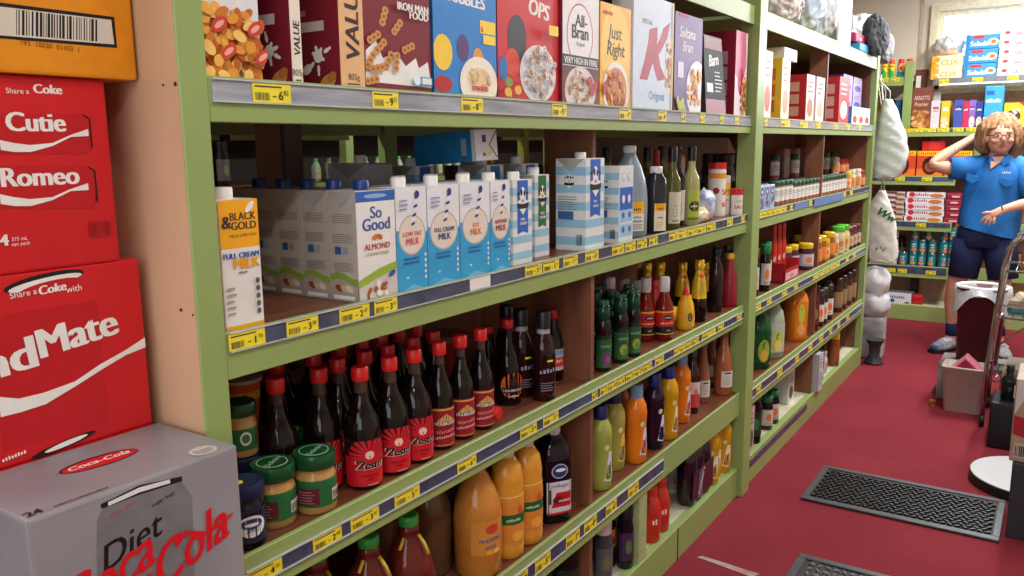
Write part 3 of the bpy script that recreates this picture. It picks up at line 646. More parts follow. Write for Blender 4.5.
def side_plus(S, C):
    S.rect(0, 0, S.W, S.H, pm(150, 24, 52)); S.text('Plus', S.W*.5, S.H*.78, .03, WHT, 'c')
    for k in range(4): S.rect(S.W*.25, .02+k*.055, S.W*.85, .065+k*.055, pm(186, 150, 160))
cereal('crimson and pink cereal box beside the middle post, behind the pouch', 735, 746.5, pm(170, 30, 60), f, h=.30, d=.19, side=side_plus)
# black and maroon pouch leaning in front
b = MB(); FO = mat('black_satin_pouch', (40, 38, 44), .5, nscale=12, dark=(24, 22, 26), spec=.3); y0, y1 = wx(704, 90, -1.02).y, wx(726, 90, -1.02).y; w_ = y1-y0
PH = .262
rings = []
for i in range(7):
    v = i/6; hw = w_/2*(1-.12*v); dp = .026-.0225*v
    rings.append([(x*dp, y*hw, PH*v) for x, y in ((1, -.9), (1, -.3), (1, .3), (1, .9), (.5, 1), (-.5, 1), (-1, .9), (-1, .3), (-1, -.3), (-1, -.9), (-.5, -1), (.5, -1))])
b.loft(rings, FO, smooth=False); S = Surf(b, lambda u, v, o: (.0262+o-.0225*v/PH, (u-w_/2)*(1-.12*v/PH), v), w_, PH)
S.rect(.01, .0, w_-.01, .052, pm(140, 26, 44)); S.rect(.008, .054, w_-.008, PH-.05, pm(34, 32, 38, .6)); S.text('Barn', w_*.5, .165, .055, WHT, 'c', bold=.03, rot=.12, shear=.2, maxw=w_*.7); S.rect(w_*.12, .075, w_*.4, .105, pm(214, 206, 206)); S.lines(w_*.5, .075, w_*.85, .15, 6, pm(190, 190, 190)); S.rect(.012, PH-.045, w_-.012, PH-.004, pm(120, 24, 40))
po = b.build('cereal_pouch'); po.location = (-1.04, (y0+y1)/2, Z1); tag(po, 'black and maroon muesli pouch lettered Barn standing in the cereal row', 'pouch')
# far unit, cereal level
def plain(*cols):
    def f(S, C):
        S.rect(0, 0, S.W, S.H, cols[0]); S.ell(S.W*.5, S.H*.3, S.W*.35, S.H*.2, cols[1], 16)
        S.lines(S.W*.15, S.H*.6, S.W*.85, S.H*.9, 3, cols[-1], .4)
    return f
def info(c, k):
    def f(S, C):
        S.rect(0, 0, S.W, S.H, c)
        for i in range(3): S.rect(S.W*.3, S.H*(.12+.26*i), S.W*.8, S.H*(.32+.26*i), k)
    return f
cereal('white and pink box just right of the middle post', 763, 771, pm(230, 210, 206), plain(pm(232, 214, 208), pm(206, 90, 70), pm(180, 60, 60)), h=.26, d=.12, py=100, side=info(pm(226, 206, 200), pm(206, 150, 140)))
cereal('tall yellow box with a white front holding up a small white box', 781, 789, pm(240, 200, 60), plain(pm(236, 230, 206), pm(226, 150, 120), pm(190, 80, 60)), h=.25, d=.13, side=info(pm(240, 196, 40), pm(206, 120, 40)))
o = cartonbox('small_box', 'small white box lying on top of the yellow box', wx(780, 50, -1.05).y, wx(793, 50, -1.05).y, -1.03, .12, Z1+.251, .052, pm(214, 210, 206), cat='box')
cereal('maroon box with recipe panels, white front with a bread roll', 806, 814, pm(180, 30, 44), plain(pm(230, 214, 206), pm(190, 110, 60), pm(180, 40, 40)), h=.21, d=.16, side=info(pm(178, 26, 40), pm(210, 160, 140)))
cereal('white box beside the maroon box, against the partition', 816, 824, pm(226, 220, 214), plain(pm(232, 228, 222), pm(206, 180, 150), INK), h=.21, d=.09)
cereal('red box just beyond the partition with a pale recipe side', 839, 849, pm(200, 30, 44), plain(pm(200, 40, 50), pm(236, 220, 206), WHT), h=.24, d=.12, side=info(pm(190, 40, 50), pm(214, 160, 150)))
for k in range(3):
    for j in range(2):
        y0 = 4.93+j*.26
        cartonbox('biscuit_box', '%s lilac box in the %s stack near the end of the cereal shelf' % (['bottom', 'middle', 'top'][k], ['left', 'right'][j]), y0, y0+.24, -1.07, .16, Z1+k*.093, .092, pm(120, 104, 170), plain(pm(176, 156, 200), pm(70, 70, 150), pm(60, 60, 130)), cat='box', bev=.002, group='lilac boxes')
for k in range(3):
    y0 = 4.93+k*.17
    cartonbox('small_carton', '%s small blue and white carton in front of the lilac boxes' % ['left', 'middle', 'right'][k], y0, y0+.16, -1.015, .05, Z1, .1, pm(70, 130, 206), plain(pm(226, 232, 240), pm(206, 60, 60), pm(50, 90, 180)), cat='carton', bev=.002)

# ============================================================ MILK SHELF
Z2 = LV[2]
CAPW = pl(232, 230, 224); CAPB = pl(30, 58, 130)
def milk(label, px0, px1, col, front, side=None, d=.066, h=.196, xf=-1.014, capm=CAPW, name='milk_carton', cat='milk carton', py=240, rot=0, capx=0, yy=None, group=None, fold=pm(170, 166, 160), caph=.018, capr=.0145, z=None):
    y0, y1 = yy if yy else (wx(px0, py, xf).y, wx(px1, py, xf).y)
    def sd(S, C):
        if side: side(S, C)
        S.poly([(S.W*.04, S.H*.995), (S.W*.5, S.H*.86), (S.W*.96, S.H*.995)], fold)
    o = cartonbox(name, label, y0, y1, xf, d, z or Z2, h, col, front, sd, None, cat, .002, rot, group)
    b = MB(); b.lathe([(capr, 0), (capr, caph-.002), (capr-.0015, caph)], capm, 18); b.build('cap', o, (capx, 0, h-.0005))
    return o
def f(S, C):
    S.rect(0, 0, S.W, S.H, pm(226, 222, 216)); S.rect(0, S.H*.635, S.W, S.H, pm(240, 170, 20)); S.rect(0, 0, S.W, S.H*.045, pm(240, 170, 20)); D = pm(60, 44, 40)
    S.text('BLACK', S.W*.93, S.H*.845, .0165, D, 'r', bold=.03, maxw=S.W*.66); S.text('GOLD', S.W*.93, S.H*.775, .0165, D, 'r', bold=.03); S.text('&', S.W*.28, S.H*.79, .026, D, 'r', bold=.04); S.text('VALUE EVERY DAY', S.W*.93, S.H*.72, .006, D, 'r')
    S.ell(S.W*.78, S.H*.94, .011, .005, WHT, 12, .8)
    S.text('FULL CREAM', S.W*.95, S.H*.56, .0115, pm(30, 90, 170), 'r', bold=.05); S.text('MILK', S.W*.95, S.H*.48, .022, pm(226, 160, 20), 'r', bold=.06); S.text('UHT 1L', S.W*.5, S.H*.44, .005, INK)
    S.lines(S.W*.05, S.H*.12, S.W*.3, S.H*.36, 5, pm(160, 156, 152))
    for k in range(5): S.ell(S.W*.86, S.H*(.13+.06*k), .004, .0045, pm(90, 90, 90), 10)
milk('white and orange full cream milk carton at the left end of the milk shelf', 221, 260, pm(226, 222, 216), f, xf=-1.012, capx=0)
# a row of almond milk cartons running back into the shelf
TAN = pm(186, 176, 164)
def f_so(S, C):
    S.rect(0, 0, S.W, S.H, pm(232, 230, 226)); S.rect(0, S.H*.9, S.W, S.H*.995, pm(40, 96, 176)); S.ell(S.W*.5, S.H*.95, S.W*.3, .004, pm(140, 180, 220), 14)
    B_ = pm(40, 90, 160); S.text('So', S.W*.5, S.H*.75, .030, B_, 'c', bold=.03); S.text('Good', S.W*.5, S.H*.64, .031, B_, 'c', bold=.03, maxw=S.W*.85)
    S.ell(S.W*.45, S.H*.575, .008, .005, pm(206, 120, 50), 12, .4); S.ell(S.W*.57, S.H*.575, .008, .005, pm(190, 100, 40), 12, -.4)
    S.text('ALMOND', S.W*.5, S.H*.465, .0155, pm(190, 80, 40), 'c', bold=.03, maxw=S.W*.82); S.text('UNSWEETENED', S.W*.5, S.H*.41, .0085, pm(130, 150, 50), 'c', maxw=S.W*.75)
    S.band([(S.W*t, S.H*.06, S.H*(.2+.05*math.sin(3*t)+.12*t*t)) for t in (0, .2, .4, .6, .8, 1)], pm(150, 180, 60)); S.band([(S.W*t, 0, S.H*(.13+.04*math.sin(3*t)+.12*t*t)) for t in (0, .2, .4, .6, .8, 1)], pm(206, 196, 196))
    S.bits(S.W*.15, .006, S.W*.75, .028, 16, [pm(160, 90, 60), pm(226, 200, 170), pm(236, 226, 214)], .008); S.ell(S.W*.85, S.H*.22, .010, .005, B_, 12, .4)
def s_so(S, C):
    S.rect(0, 0, S.W, S.H, TAN)
    for v in (.8, .62, .36): S.lines(S.W*.12, S.H*(v-.09), S.W*.88, S.H*v, 5, pm(120, 114, 110), .15)
    S.rect(S.W*.2, S.H*.43, S.W*.42, S.H*.5, pm(50, 90, 150)); S.rect(S.W*.48, S.H*.43, S.W*.68, S.H*.5, pm(150, 160, 170))
    S.band([(S.W*t, S.H*.05, S.H*(.24+.03*math.sin(5*t))) for t in (0, .25, .5, .75, 1)], pm(140, 166, 60)); S.band([(S.W*t, S.H*.02, S.H*(.18+.03*math.sin(5*t))) for t in (0, .25, .5, .75, 1)], pm(170, 160, 150))
    for k, c in ((.3, pm(150, 70, 50)), (.5, pm(206, 180, 140)), (.7, pm(220, 206, 180))): S.ell(S.W*k, S.H*.12, S.W*.09, S.H*.05, c, 12, 1.2)
    S.rect(S.W*.1, S.H*.02, S.W*.88, S.H*.055, WHT)
y0, y1 = wx(357, 240, -1.014).y, wx(395.5, 240, -1.014).y
for k in range(5):
    milk(['front almond milk carton of the row, lettered So Good', 'second almond milk carton back in its row', 'third almond milk carton back in its row', 'fourth almond milk carton back in its row', 'fifth almond milk carton back in its row', 'rearmost almond milk carton of its row'][k],
         0, 0, TAN, f_so if k == 0 else None, s_so, d=.066, xf=-1.014-k*.0685, yy=(y0, y1), capm=CAPB, group=None, h=.195)
# blue and white plant milk cartons
AQ = mat('aqua_carton_card', (46, 160, 214), .35, var=.03)
def f_ml(l1, l2, ic):
    def f(S, C):
        S.rect(0, 0, S.W, S.H, pm(226, 228, 232)); S.poly([(0, 0), (S.W, 0), (S.W, S.H*.56), (0, S.H*.60)], AQ); S.poly([(S.W*.0, 0), (S.W*.5, .012), (S.W, 0)], pm(120, 190, 226))
        S.ell(S.W*.5, S.H*.545, S.W*.44, S.H*.195, pm(190, 176, 160), 26); S.ell(S.W*.5, S.H*.545, S.W*.41, S.H*.18, pm(226, 214, 200), 26)
        NV = pm(30, 50, 130)
        for q in range(7): S.poly([(S.W*(.48+.022*q), S.H*(.63+.042*q)), (S.W*(.6+.022*q), S.H*(.645+.042*q)), (S.W*(.6+.022*q), S.H*(.67+.042*q)), (S.W*(.48+.022*q), S.H*(.655+.042*q))], NV if q % 2 == 0 else WHT)
        S.ell(S.W*.68, S.H*.93, .007, .007, NV, 12)
        S.text(l1, S.W*.5, S.H*.535, .0125, ic, 'c', bold=.03, maxw=S.W*.62); S.text(l2, S.W*.5, S.H*.455, .018, ic, 'c', bold=.03, maxw=S.W*.62)
        S.text('SWEETLY CREAMY', S.W*.45, S.H*.31, .006, pm(20, 70, 140)); S.text('MADE WITH MILK', S.W*.45, S.H*.27, .006, pm(20, 70, 140))
        for k in range(5): S.ell(S.W*.9, S.H*(.12+.055*k), .0028, .0036, WHT, 8)
        S.text('1L', S.W*.3, S.H*.13, .007, WHT, 'c'); S.lines(S.W*.08, S.H*.78, S.W*.4, S.H*.9, 3, pm(130, 140, 180))
    return f
def s_ml(S, C): S.rect(0, 0, S.W, S.H*.58, AQ); S.rect(0, S.H*.58, S.W, S.H, pm(206, 206, 210))
ML = [(396.5, 427, 'LOW FAT', 'MILK', pm(220, 90, 90), 'low fat'), (428, 459.5, 'FULL CREAM', 'MILK', pm(60, 70, 130), 'full cream'), (460.5, 490, 'SOY', 'MILK', pm(226, 120, 50), 'soy'), (491, 510, 'ALMOND', 'MILK', pm(170, 50, 60), 'almond')]
for a, c, l1, l2, ic, nm in ML:
    milk('aqua and white carton with a striped straw, lettered %s MILK' % l1, a, c, pm(226, 228, 232), f_ml(l1, l2, ic), s_ml, xf=-1.014, d=.062)
    if nm != 'almond': milk('second aqua and white carton, directly behind the %s one' % nm, a, c, pm(220, 222, 226), None, s_ml, xf=-1.08, d=.062)
# aqua carton lying on its side on top of the others
b = MB(); b.box(-.1, -.035, 0, .1, .035, .068, mat('teal_blue_card', (30, 120, 170), .35), .002)
S = boxface(b, .07, .2, .068, 'side'); S.rect(.158, .014, .174, .05, pm(150, 170, 176)); S.rect(.19, 0, .2, .068, pm(200, 210, 216))
o = b.build('milk_carton'); y0, y1 = wx(473, 165, -1.075).y, wx(497, 165, -1.075).y; o.location = (-1.165, (y0+y1)/2+.01, Z2+.2325); o.rotation_euler = (.03, -.06, -.15)
E_ = MB(); E_.box(0, -.0345, .0005, .0012, .0345, .0675, pm(226, 228, 232)); S = Surf(E_, lambda u, v, o: (.0012+o, -.0345+u, v), .069, .068); S.rect(.022, .04, .034, .056, pm(30, 60, 140)); S.rect(.034, .010, .048, .018, pm(240, 210, 60)); S.rect(.022, .010, .03, .017, pm(60, 90, 160)); S.poly([(.066, .064), (.042, .034), (.044, .032), (.068, .062)], INK); S.poly([(.066, .004), (.042, .034), (.044, .036), (.068, .006)], INK)
E_.build('carton_end', o, (.1, 0, 0)); tag(o, 'teal carton lying on its side on top of the other milk cartons', 'milk carton')
# dairy cartons with pale blue stripes and a cow
PB = pm(150, 198, 222)
def stripes(S, n=5):
    S.rect(0, 0, S.W, S.H, pm(228, 228, 226))
    for k in range(n): S.rect(0, S.H*(.06+k/n*.95), S.W, S.H*(.06+(k+.48)/n*.95), PB)
def cow(S, cu, cv, s, ring=True):
    S.ell(cu, cv, s, s*.42, WHT, 16); S.ell(cu-s*.75, cv+s*.95, s*.25, s*.14, BLK, 10, .4); S.ell(cu+s*.75, cv+s*.95, s*.25, s*.14, BLK, 10, -.4); S.ell(cu, cv+s*.75, s*.5, s*.8, WHT, 14); S.ell(cu-s*.25, cv+s*1.05, s*.2, s*.32, BLK, 10); S.ell(cu+s*.28, cv+s*.95, s*.16, s*.3, BLK, 10)
    S.ell(cu, cv+s*.25, s*.26, s*.16, pm(200, 150, 150), 10); S.band([(cu-s, cv-s*.35, cv+s*.1), (cu-s*.5, cv-s*.5, cv-s*.02), (cu, cv-s*.55, cv-s*.05), (cu+s*.5, cv-s*.5, cv-s*.02), (cu+s, cv-s*.35, cv+s*.1)], BLK); S.poly([(cu-s*.6, cv-s*.5), (cu, cv-s*1.1), (cu+s*.6, cv-s*.5)], WHT)
def f_rib(rc, txt=('FULL', 'CREAM')):
    def f(S, C):
        stripes(S); S.poly([(S.W*.22, S.H*.36), (S.W*.5, S.H*.39), (S.W*.78, S.H*.36), (S.W*.78, S.H*.99), (S.W*.22, S.H*.99)], rc); cow(S, S.W*.5, S.H*.72, S.W*.3)
        S.text(txt[0], S.W*.5, S.H*.52, .009, WHT, 'c', bold=.04); S.text(txt[1], S.W*.5, S.H*.47, .009, WHT, 'c', bold=.04, maxw=S.W*.5)
    return f
def s_str(S, C):
    stripes(S); cow(S, S.W*.45, S.H*.74, S.W*.16); S.rect(S.W*.08, S.H*.34, S.W*.6, S.H*.43, pm(60, 100, 160)); S.lines(S.W*.08, S.H*.44, S.W*.75, S.H*.6, 6, pm(130, 130, 130)); S.bars(S.W*.7, S.H*.06, S.W*.9, S.H*.18, INK, 8)
DB = pm(34, 96, 190)
milk('narrow striped carton with a blue ribbon and a cow', 513, 532, pm(228, 228, 226), f_rib(DB), s_str, xf=-1.03, d=.05, h=.194)
milk('narrow striped carton with a green ribbon and a cow', 535, 549, pm(228, 228, 226), f_rib(pm(40, 110, 60)), s_str, xf=-1.06, d=.05, h=.2)
milk('large striped carton with a cow and blue ribbon, nearest the partition', 586, 604, pm(228, 228, 226), f_rib(DB), s_str, xf=-1.012, d=.088, h=.236, capr=.015, caph=.016)
milk('tall striped carton, left one of the pair behind the ribbon cartons', 0, 0, pm(196, 200, 200), f_rib(DB), s_str, xf=-1.15, d=.085, h=.225, yy=(1.62, 1.69), capr=.015)
milk('tall striped carton, right one of the pair behind the ribbon cartons', 0, 0, pm(200, 204, 204), f_rib(DB), s_str, xf=-1.13, d=.085, h=.225, yy=(1.745, 1.82), capr=.015)
milk('grey ended carton at the back, left of the tall striped pair', 0, 0, pm(170, 170, 172), f_rib(DB), s_str, xf=-1.27, d=.085, h=.225, yy=(1.50, 1.57), capr=.015)
milk('grey ended carton with swirl marks behind the low fat and full cream cartons', 0, 0, pm(150, 152, 158), None, s_ml, xf=-1.25, d=.12, h=.235, yy=(1.32, 1.40), capr=.014)
def f(S, C):
    S.rect(0, 0, S.W, S.H, pm(214, 220, 226)); S.rect(S.W*.05, S.H*.42, S.W*.98, S.H*.72, DB)
    for u, v in ((.3, .27), (.75, .27), (.3, .08), (.75, .08)): S.rect(S.W*(u-.2), S.H*v, S.W*(u+.2), S.H*(v+.16), PB); S.ell(S.W*u, S.H*(v+.09), .008, .009, DB, 10)
    for u, v in ((.3, .57), (.7, .57)): S.ell(S.W*u, S.H*v, .009, .012, WHT, 12)
    for u in (.3, .7): S.ell(S.W*u, S.H*.86, .009, .012, pm(190, 206, 220), 12); S.ell(S.W*u, S.H*.86, .006, .008, WHT, 12)
cartonbox('milk_multipack', 'shrink wrapped block of small milk cartons in front of the clear jug', wx(619, 210, -1.012).y, wx(633, 210, -1.012).y, -1.012, .085, Z2, .213, mat('shrink_wrapped_card', (206, 214, 218), .12, spec=.8, coat=.5), f, s_str, cat='milk multipack', bev=.004)

# ============================================================ BOTTLES, JARS, TINS: one builder per kind
def bottle(name, prof, bm_, cap=None, labels=(), seg=20, sq=2, sx=1, sy=1, extra=None, capn='cap'):
    """prof [(r, z, mat?)]; cap [(r, z)] + material; labels [(z0, z1, half width in radians, base colour, art(S, r))]"""
    t = thing(name); b = MB(); b.lathe(prof, bm_, seg, sq=sq, sx=sx, sy=sy); b.build('body', t)
    if cap: c = MB(); c.lathe(cap[0], cap[1], 18); c.build(capn, t)
    for (z0, z1, ha, m, art) in labels:
        c = MB()
        def rf(v, z0=z0): 
            z = z0+v
            for (p, q) in zip(prof, prof[1:]):
                if p[1] <= z <= q[1] and q[1] > p[1]: return p[0]+(q[0]-p[0])*(z-p[1])/(q[1]-p[1])
            return prof[0][0]
        if True:
            S = cylface(c, 1, z1-z0, (0, 0, z0), lambda v: rf(v)+.0004); r = rf((z1-z0)/2)
            if sq != 2:
                def fs(u, v, o):
                    R0 = rf(v)+.0004; a = u/R0; ca, sa = math.cos(a), math.sin(a); k_ = (abs(ca)**sq+abs(sa)**sq)**(-1/sq)
                    return ((R0*k_+o+.0004)*ca, (R0*k_+o+.0004)*sa, z0+v)
                S.f = lambda u, v, o, z0=z0: fs(u, min(z1-z0, max(0, v)), o)
            n = max(1, int((z1-z0)/.02)); U = ha*r
            for k in range(n):
                o = .0002; a0 = (z1-z0)*k/n; a1 = (z1-z0)*(k+1)/n; m_ = 14
                for i in range(m_):
                    q = [S.f((-ha+2*ha*i/m_)*(rf(a0)+.0004), a0, o), S.f((-ha+2*ha*(i+1)/m_)*(rf(a0)+.0004), a0, o), S.f((-ha+2*ha*(i+1)/m_)*(rf(a1)+.0004), a1, o), S.f((-ha+2*ha*i/m_)*(rf(a1)+.0004), a1, o)]
                    c.face(q, m, True)
        else:
            r = rf((z1-z0)/2); U = ha*r
            S = Surf(c, lambda u, v, o, r=r: (r*sx*1.0+.0006+o, u, z0+v), 2*r*sy, z1-z0, clip=False); c.box(r*sx*.93, -U, z0, r*sx+.0007, U, z1, m)
        S.U = U; S.HH = z1-z0
        if art: art(S, r)
        c.build('label', t)
    if extra: extra(t)
    return t
SAUCE = gl(20, 9, 8); SAUCEN = gl(66, 46, 42, .08); REDCAP = pl(206, 30, 30); REDL = pm(206, 26, 38); GD = pm(206, 170, 90)
def cap_(r, z0, z1): return [(r*.97, z0), (r, z0+.002), (r, z1-.003), (r*.88, z1)]
def art_zesto(S, r):
    U, H = S.U, S.HH; S.rect(-U, H*.62, U, H, BLK)
    for k in range(9):
        a = PI*(k+.5)/9; q = [(.006*math.cos(a-.2), H*.66+.006*math.sin(a-.2)), (.006*math.cos(a+.2), H*.66+.006*math.sin(a+.2)), (.04*math.cos(a+.11), min(H*.995, H*.66+.036*math.sin(a+.11))), (.04*math.cos(a-.11), min(H*.995, H*.66+.036*math.sin(a-.11)))]
        S.poly(q, REDL)
    S.rect(-U, H*.6, U, H*.66, REDL); S.ell(0, H*.68, .0085, .008, pm(240, 200, 186)); S.rect(-.009, H*.6, .009, H*.665, REDL)
    S.text("'Zesto'", 0, H*.375, .0235, pm(236, 220, 214), 'c', shear=.25, bold=.09, maxw=.058); S.text("'Zesto'", 0, H*.385, .0225, BLK, 'c', shear=.25, bold=.05, maxw=.054)
    S.text('WORCESTERSHIRE', 0, H*.22, .0045, pm(120, 10, 20)); S.text('SAUCE', 0, H*.13, .0045, pm(120, 10, 20)); S.rect(-U*.1, H*.02, U*.3, H*.05, pm(230, 130, 130))
SB = [(.03, 0), (.034, .004), (.0345, .012), (.0345, .108), (.031, .13), (.021, .15), (.0155, .164), (.013, .18), (.0126, .21, SAUCEN)]
@kind('zesto', 'sauce bottle', .228)
def _(): return bottle('sauce_bottle', SB, SAUCE, (cap_(.0158, .202, .228), REDCAP), [(.008, .096, 1.5, REDL, art_zesto)], 22)
def art_holb(S, r):
    U, H = S.U, S.HH; S.rect(-U, H*.93, U, H*.97, GD); S.rect(-U, H*.03, U, H*.05, GD)
    S.band([(-.02, H*.62, H*.66), (-.01, H*.64, H*.76), (0, H*.66, H*.84), (.01, H*.64, H*.76), (.02, H*.62, H*.66)], GD); S.band([(-.016, H*.64, H*.66), (0, H*.68, H*.8), (.016, H*.64, H*.66)], BLK)
    S.text('HOLBROOKS', 0, H*.56, .0095, BLK, 'c', bold=.1, maxw=.05); S.text('HOLBROOKS', 0, H*.56, .0095, WHT, 'c', bold=.03, maxw=.048)
    S.text('Worcester', 0, H*.36, .0115, pm(236, 170, 160), 'c', shear=.2, maxw=.046, rot=.12); S.text('shire sauce', 0, H*.2, .008, pm(236, 170, 160), 'c', shear=.2, rot=.1)
@kind('holbrook', 'sauce bottle', .226)
def _(): return bottle('sauce_bottle', [(q[0]*.81, *q[1:]) for q in SB], SAUCE, (cap_(.0148, .2, .226), REDCAP), [(.008, .092, 1.45, pm(150, 22, 34), art_holb)], 22)
def art_gourd(S, r):
    S.ell(0, .038, .034, .038, pm(222, 96, 56)); S.rect(-.03, .018, .03, .034, BLK); S.ell(0, .05, .012, .014, BLK); S.ell(0, .05, .006, .009, pm(60, 30, 20)); S.text('HOLBROOKS', 0, .022, .009, WHT, 'c', maxw=.055, bold=.03); S.text('ULTRA', 0, .006, .008, WHT, 'c', bold=.03)
@kind('round_label', 'sauce bottle', .245)
def _(): return bottle('sauce_bottle', [(.03, 0), (.034, .004), (.0345, .03), (.033, .11), (.026, .145), (.016, .17), (.0135, .2), (.0128, .222)], SAUCE, (cap_(.0155, .218, .243), REDCAP), [(.02, .095, 1.2, gl(22, 10, 9), art_gourd)], 22)
@kind('bbq', 'sauce bottle', .222)
def _():
    def a(S, r): S.text('Smoky', 0, .05, .016, pm(150, 150, 180), 'c', rot=.1, shear=.3); S.lines(-.02, .005, .02, .03, 4, pm(140, 130, 150)); S.rect(-.004, .08, .012, .085, YEL)
    return bottle('sauce_bottle', [(.028, 0), (.03, .004), (.03, .125), (.026, .15), (.017, .168), (.0165, .186, pm(160, 150, 146))], gl(40, 14, 14), ([(.0185, .18), (.0185, .218), (.017, .222)], pl(24, 22, 24)), [(.02, .115, 1.0, gl(36, 14, 16), a)])
@kind('pale_label_sauce', 'sauce bottle', .195)
def _():
    def a(S, r): S.rect(-S.U, .042, S.U, .056, pm(110, 160, 200)); S.rect(-S.U*.6, .01, S.U*.7, .036, pm(200, 60, 60)); S.text('Sauce', 0, .02, .012, WHT, 'c', rot=.1)
    return bottle('sauce_bottle', [(.026, 0), (.028, .004), (.028, .1), (.022, .128), (.012, .15), (.011, .172)], gl(16, 10, 12), (cap_(.0135, .168, .193), pl(170, 26, 34)), [(.03, .088, 1.3, pm(206, 196, 184), a)])
# jars
JG = gl(20, 74, 40, .2)
def art_jar(S, r): S.rect(-S.U, S.HH*.8, S.U, S.HH, pm(30, 110, 60)); S.rect(-S.U*.95, .004, -S.U*.1, S.HH*.72, pm(96, 26, 36)); S.lines(-S.U*.8, .006, -S.U*.2, S.HH*.65, 5, pm(170, 130, 130)); S.rect(S.U*.3, .008, S.U*.75, S.HH*.6, pm(214, 206, 196)); S.bars(S.U*.33, .01, S.U*.72, S.HH*.5, INK, 9)
def lid_lathe(t, prof, m, nm='lid', emb=None):
    c = MB(); c.lathe(prof, m, 26)
    if emb: zt = prof[-1][1]; c.lathe([(emb[0], zt), (emb[0], zt+.0008), (emb[0]-.002, zt+.0008)], emb[1], 26, close=False); S = Surf(c, lambda u, v, o: (-v*.7-u*.7, u*.7-v*.7, zt+o), .05, .05, clip=False); S.text('Dolmio', 0, -.006, .016, emb[1], 'c', bold=.03)
    c.build(nm, t)
@kind('mustard_jar', 'jar', .106)
def _():
    t = bottle('glass_jar', [(.033, 0), (.036, .004), (.0365, .05), (.036, .066), (.032, .072), (.0315, .078), (.034, .083)], gl(190, 146, 84, .12), None, [(.014, .062, 1.6, pm(34, 104, 56), art_jar)], 26)
    lid_lathe(t, [(.0365, .08), (.0375, .083), (.0375, .1), (.0355, .105)], mat('green_metal_lid', (24, 86, 46), .25, metal=.3), emb=(.026, pm(150, 176, 150))); return t
@kind('small_green_jar', 'jar', .092)
def _():
    def a(S, r): S.ell(0, S.HH*.55, .010, .012, WHT); S.ell(0, S.HH*.55, .007, .008, pm(60, 120, 60)); S.rect(S.U*.55, .004, S.U*.9, S.HH*.9, pm(150, 40, 50))
    t = bottle('glass_jar', [(.026, 0), (.028, .004), (.028, .05), (.026, .06), (.023, .066), (.025, .072)], gl(196, 160, 96, .12), None, [(.012, .05, 1.5, pm(40, 110, 56), a)], 24)
    lid_lathe(t, [(.028, .07), (.029, .073), (.029, .088), (.027, .092)], mat('green_metal_lid', (24, 86, 46), .25)); return t
@kind('blue_jar', 'jar', .108)
def _():
    def a(S, r): S.ell(0, S.HH*.5, .024, .018, WHT); S.ell(0, S.HH*.58, .018, .009, pm(30, 60, 120)); S.ell(0, S.HH*.56, .012, .003, WHT); S.text('Jellied', 0, S.HH*.34, .008, pm(40, 50, 110), 'c', shear=.2)
    t = bottle('glass_jar', [(.028, 0), (.031, .004), (.031, .06), (.029, .072), (.026, .078), (.028, .083)], gl(18, 16, 30), None, [(.012, .066, 1.5, pm(26, 34, 66), a)], 24)
    lid_lathe(t, [(.031, .082), (.032, .085), (.032, .101), (.03, .106)], mat('dark_blue_metal_lid', (34, 46, 84), .3, metal=.3)); c = MB(); c.lathe([(.008, .1062), (.008, .1068)], YEL, 12, (.005, -.01, 0)); c.build('sticker', t); return t
@kind('noodle_tub', 'tub', .13)
def _():
    def a(S, r): S.text('Suimin', 0, .075, .02, BLK, 'c', bold=.05); S.rect(-S.U, .066, S.U, .07, pm(220, 150, 60)); S.text('Pronto', 0, .03, .016, pm(90, 130, 90), 'c')
    t = bottle('paper_tub', [(.042, 0), (.045, .004), (.054, .115), (.056, .118)], mat('dark_green_tub', (30, 56, 34), .4), None, [(.012, .11, 1.4, mat('dark_green_tub', (30, 56, 34), .4), a)], 28)
    lid_lathe(t, [(.0575, .116), (.0585, .118), (.0585, .122), (.054, .123), (.054, .126)], pl(176, 172, 166)); return t
@kind('orange_tub', 'tub', .1)
def _():
    def a(S, r): S.rect(-S.U, .05, S.U, .066, pm(226, 160, 40)); S.text('S', 0, .048, .02, BLK, 'c', bold=.05)
    t = bottle('paper_tub', [(.027, 0), (.028, .003), (.036, .088), (.037, .09)], mat('orange_tub_card', (214, 84, 30), .4), None, [(.006, .084, 1.4, mat('orange_tub_card', (214, 84, 30), .4), a)], 24)
    lid_lathe(t, [(.0385, .088), (.0395, .09), (.0395, .094), (.036, .095)], pl(196, 180, 160)); return t
@kind('wide_tub', 'tub', .14)
def _():
    t = bottle('paper_tub', [(.046, 0), (.048, .004), (.058, .13), (.06, .132)], mat('dull_red_tub', (150, 40, 34), .4), None, [], 28)
    lid_lathe(t, [(.0615, .128), (.063, .131), (.063, .137), (.058, .138), (.058, .141)], mat('brownish_tub_lid', (140, 96, 78), .4)); return t
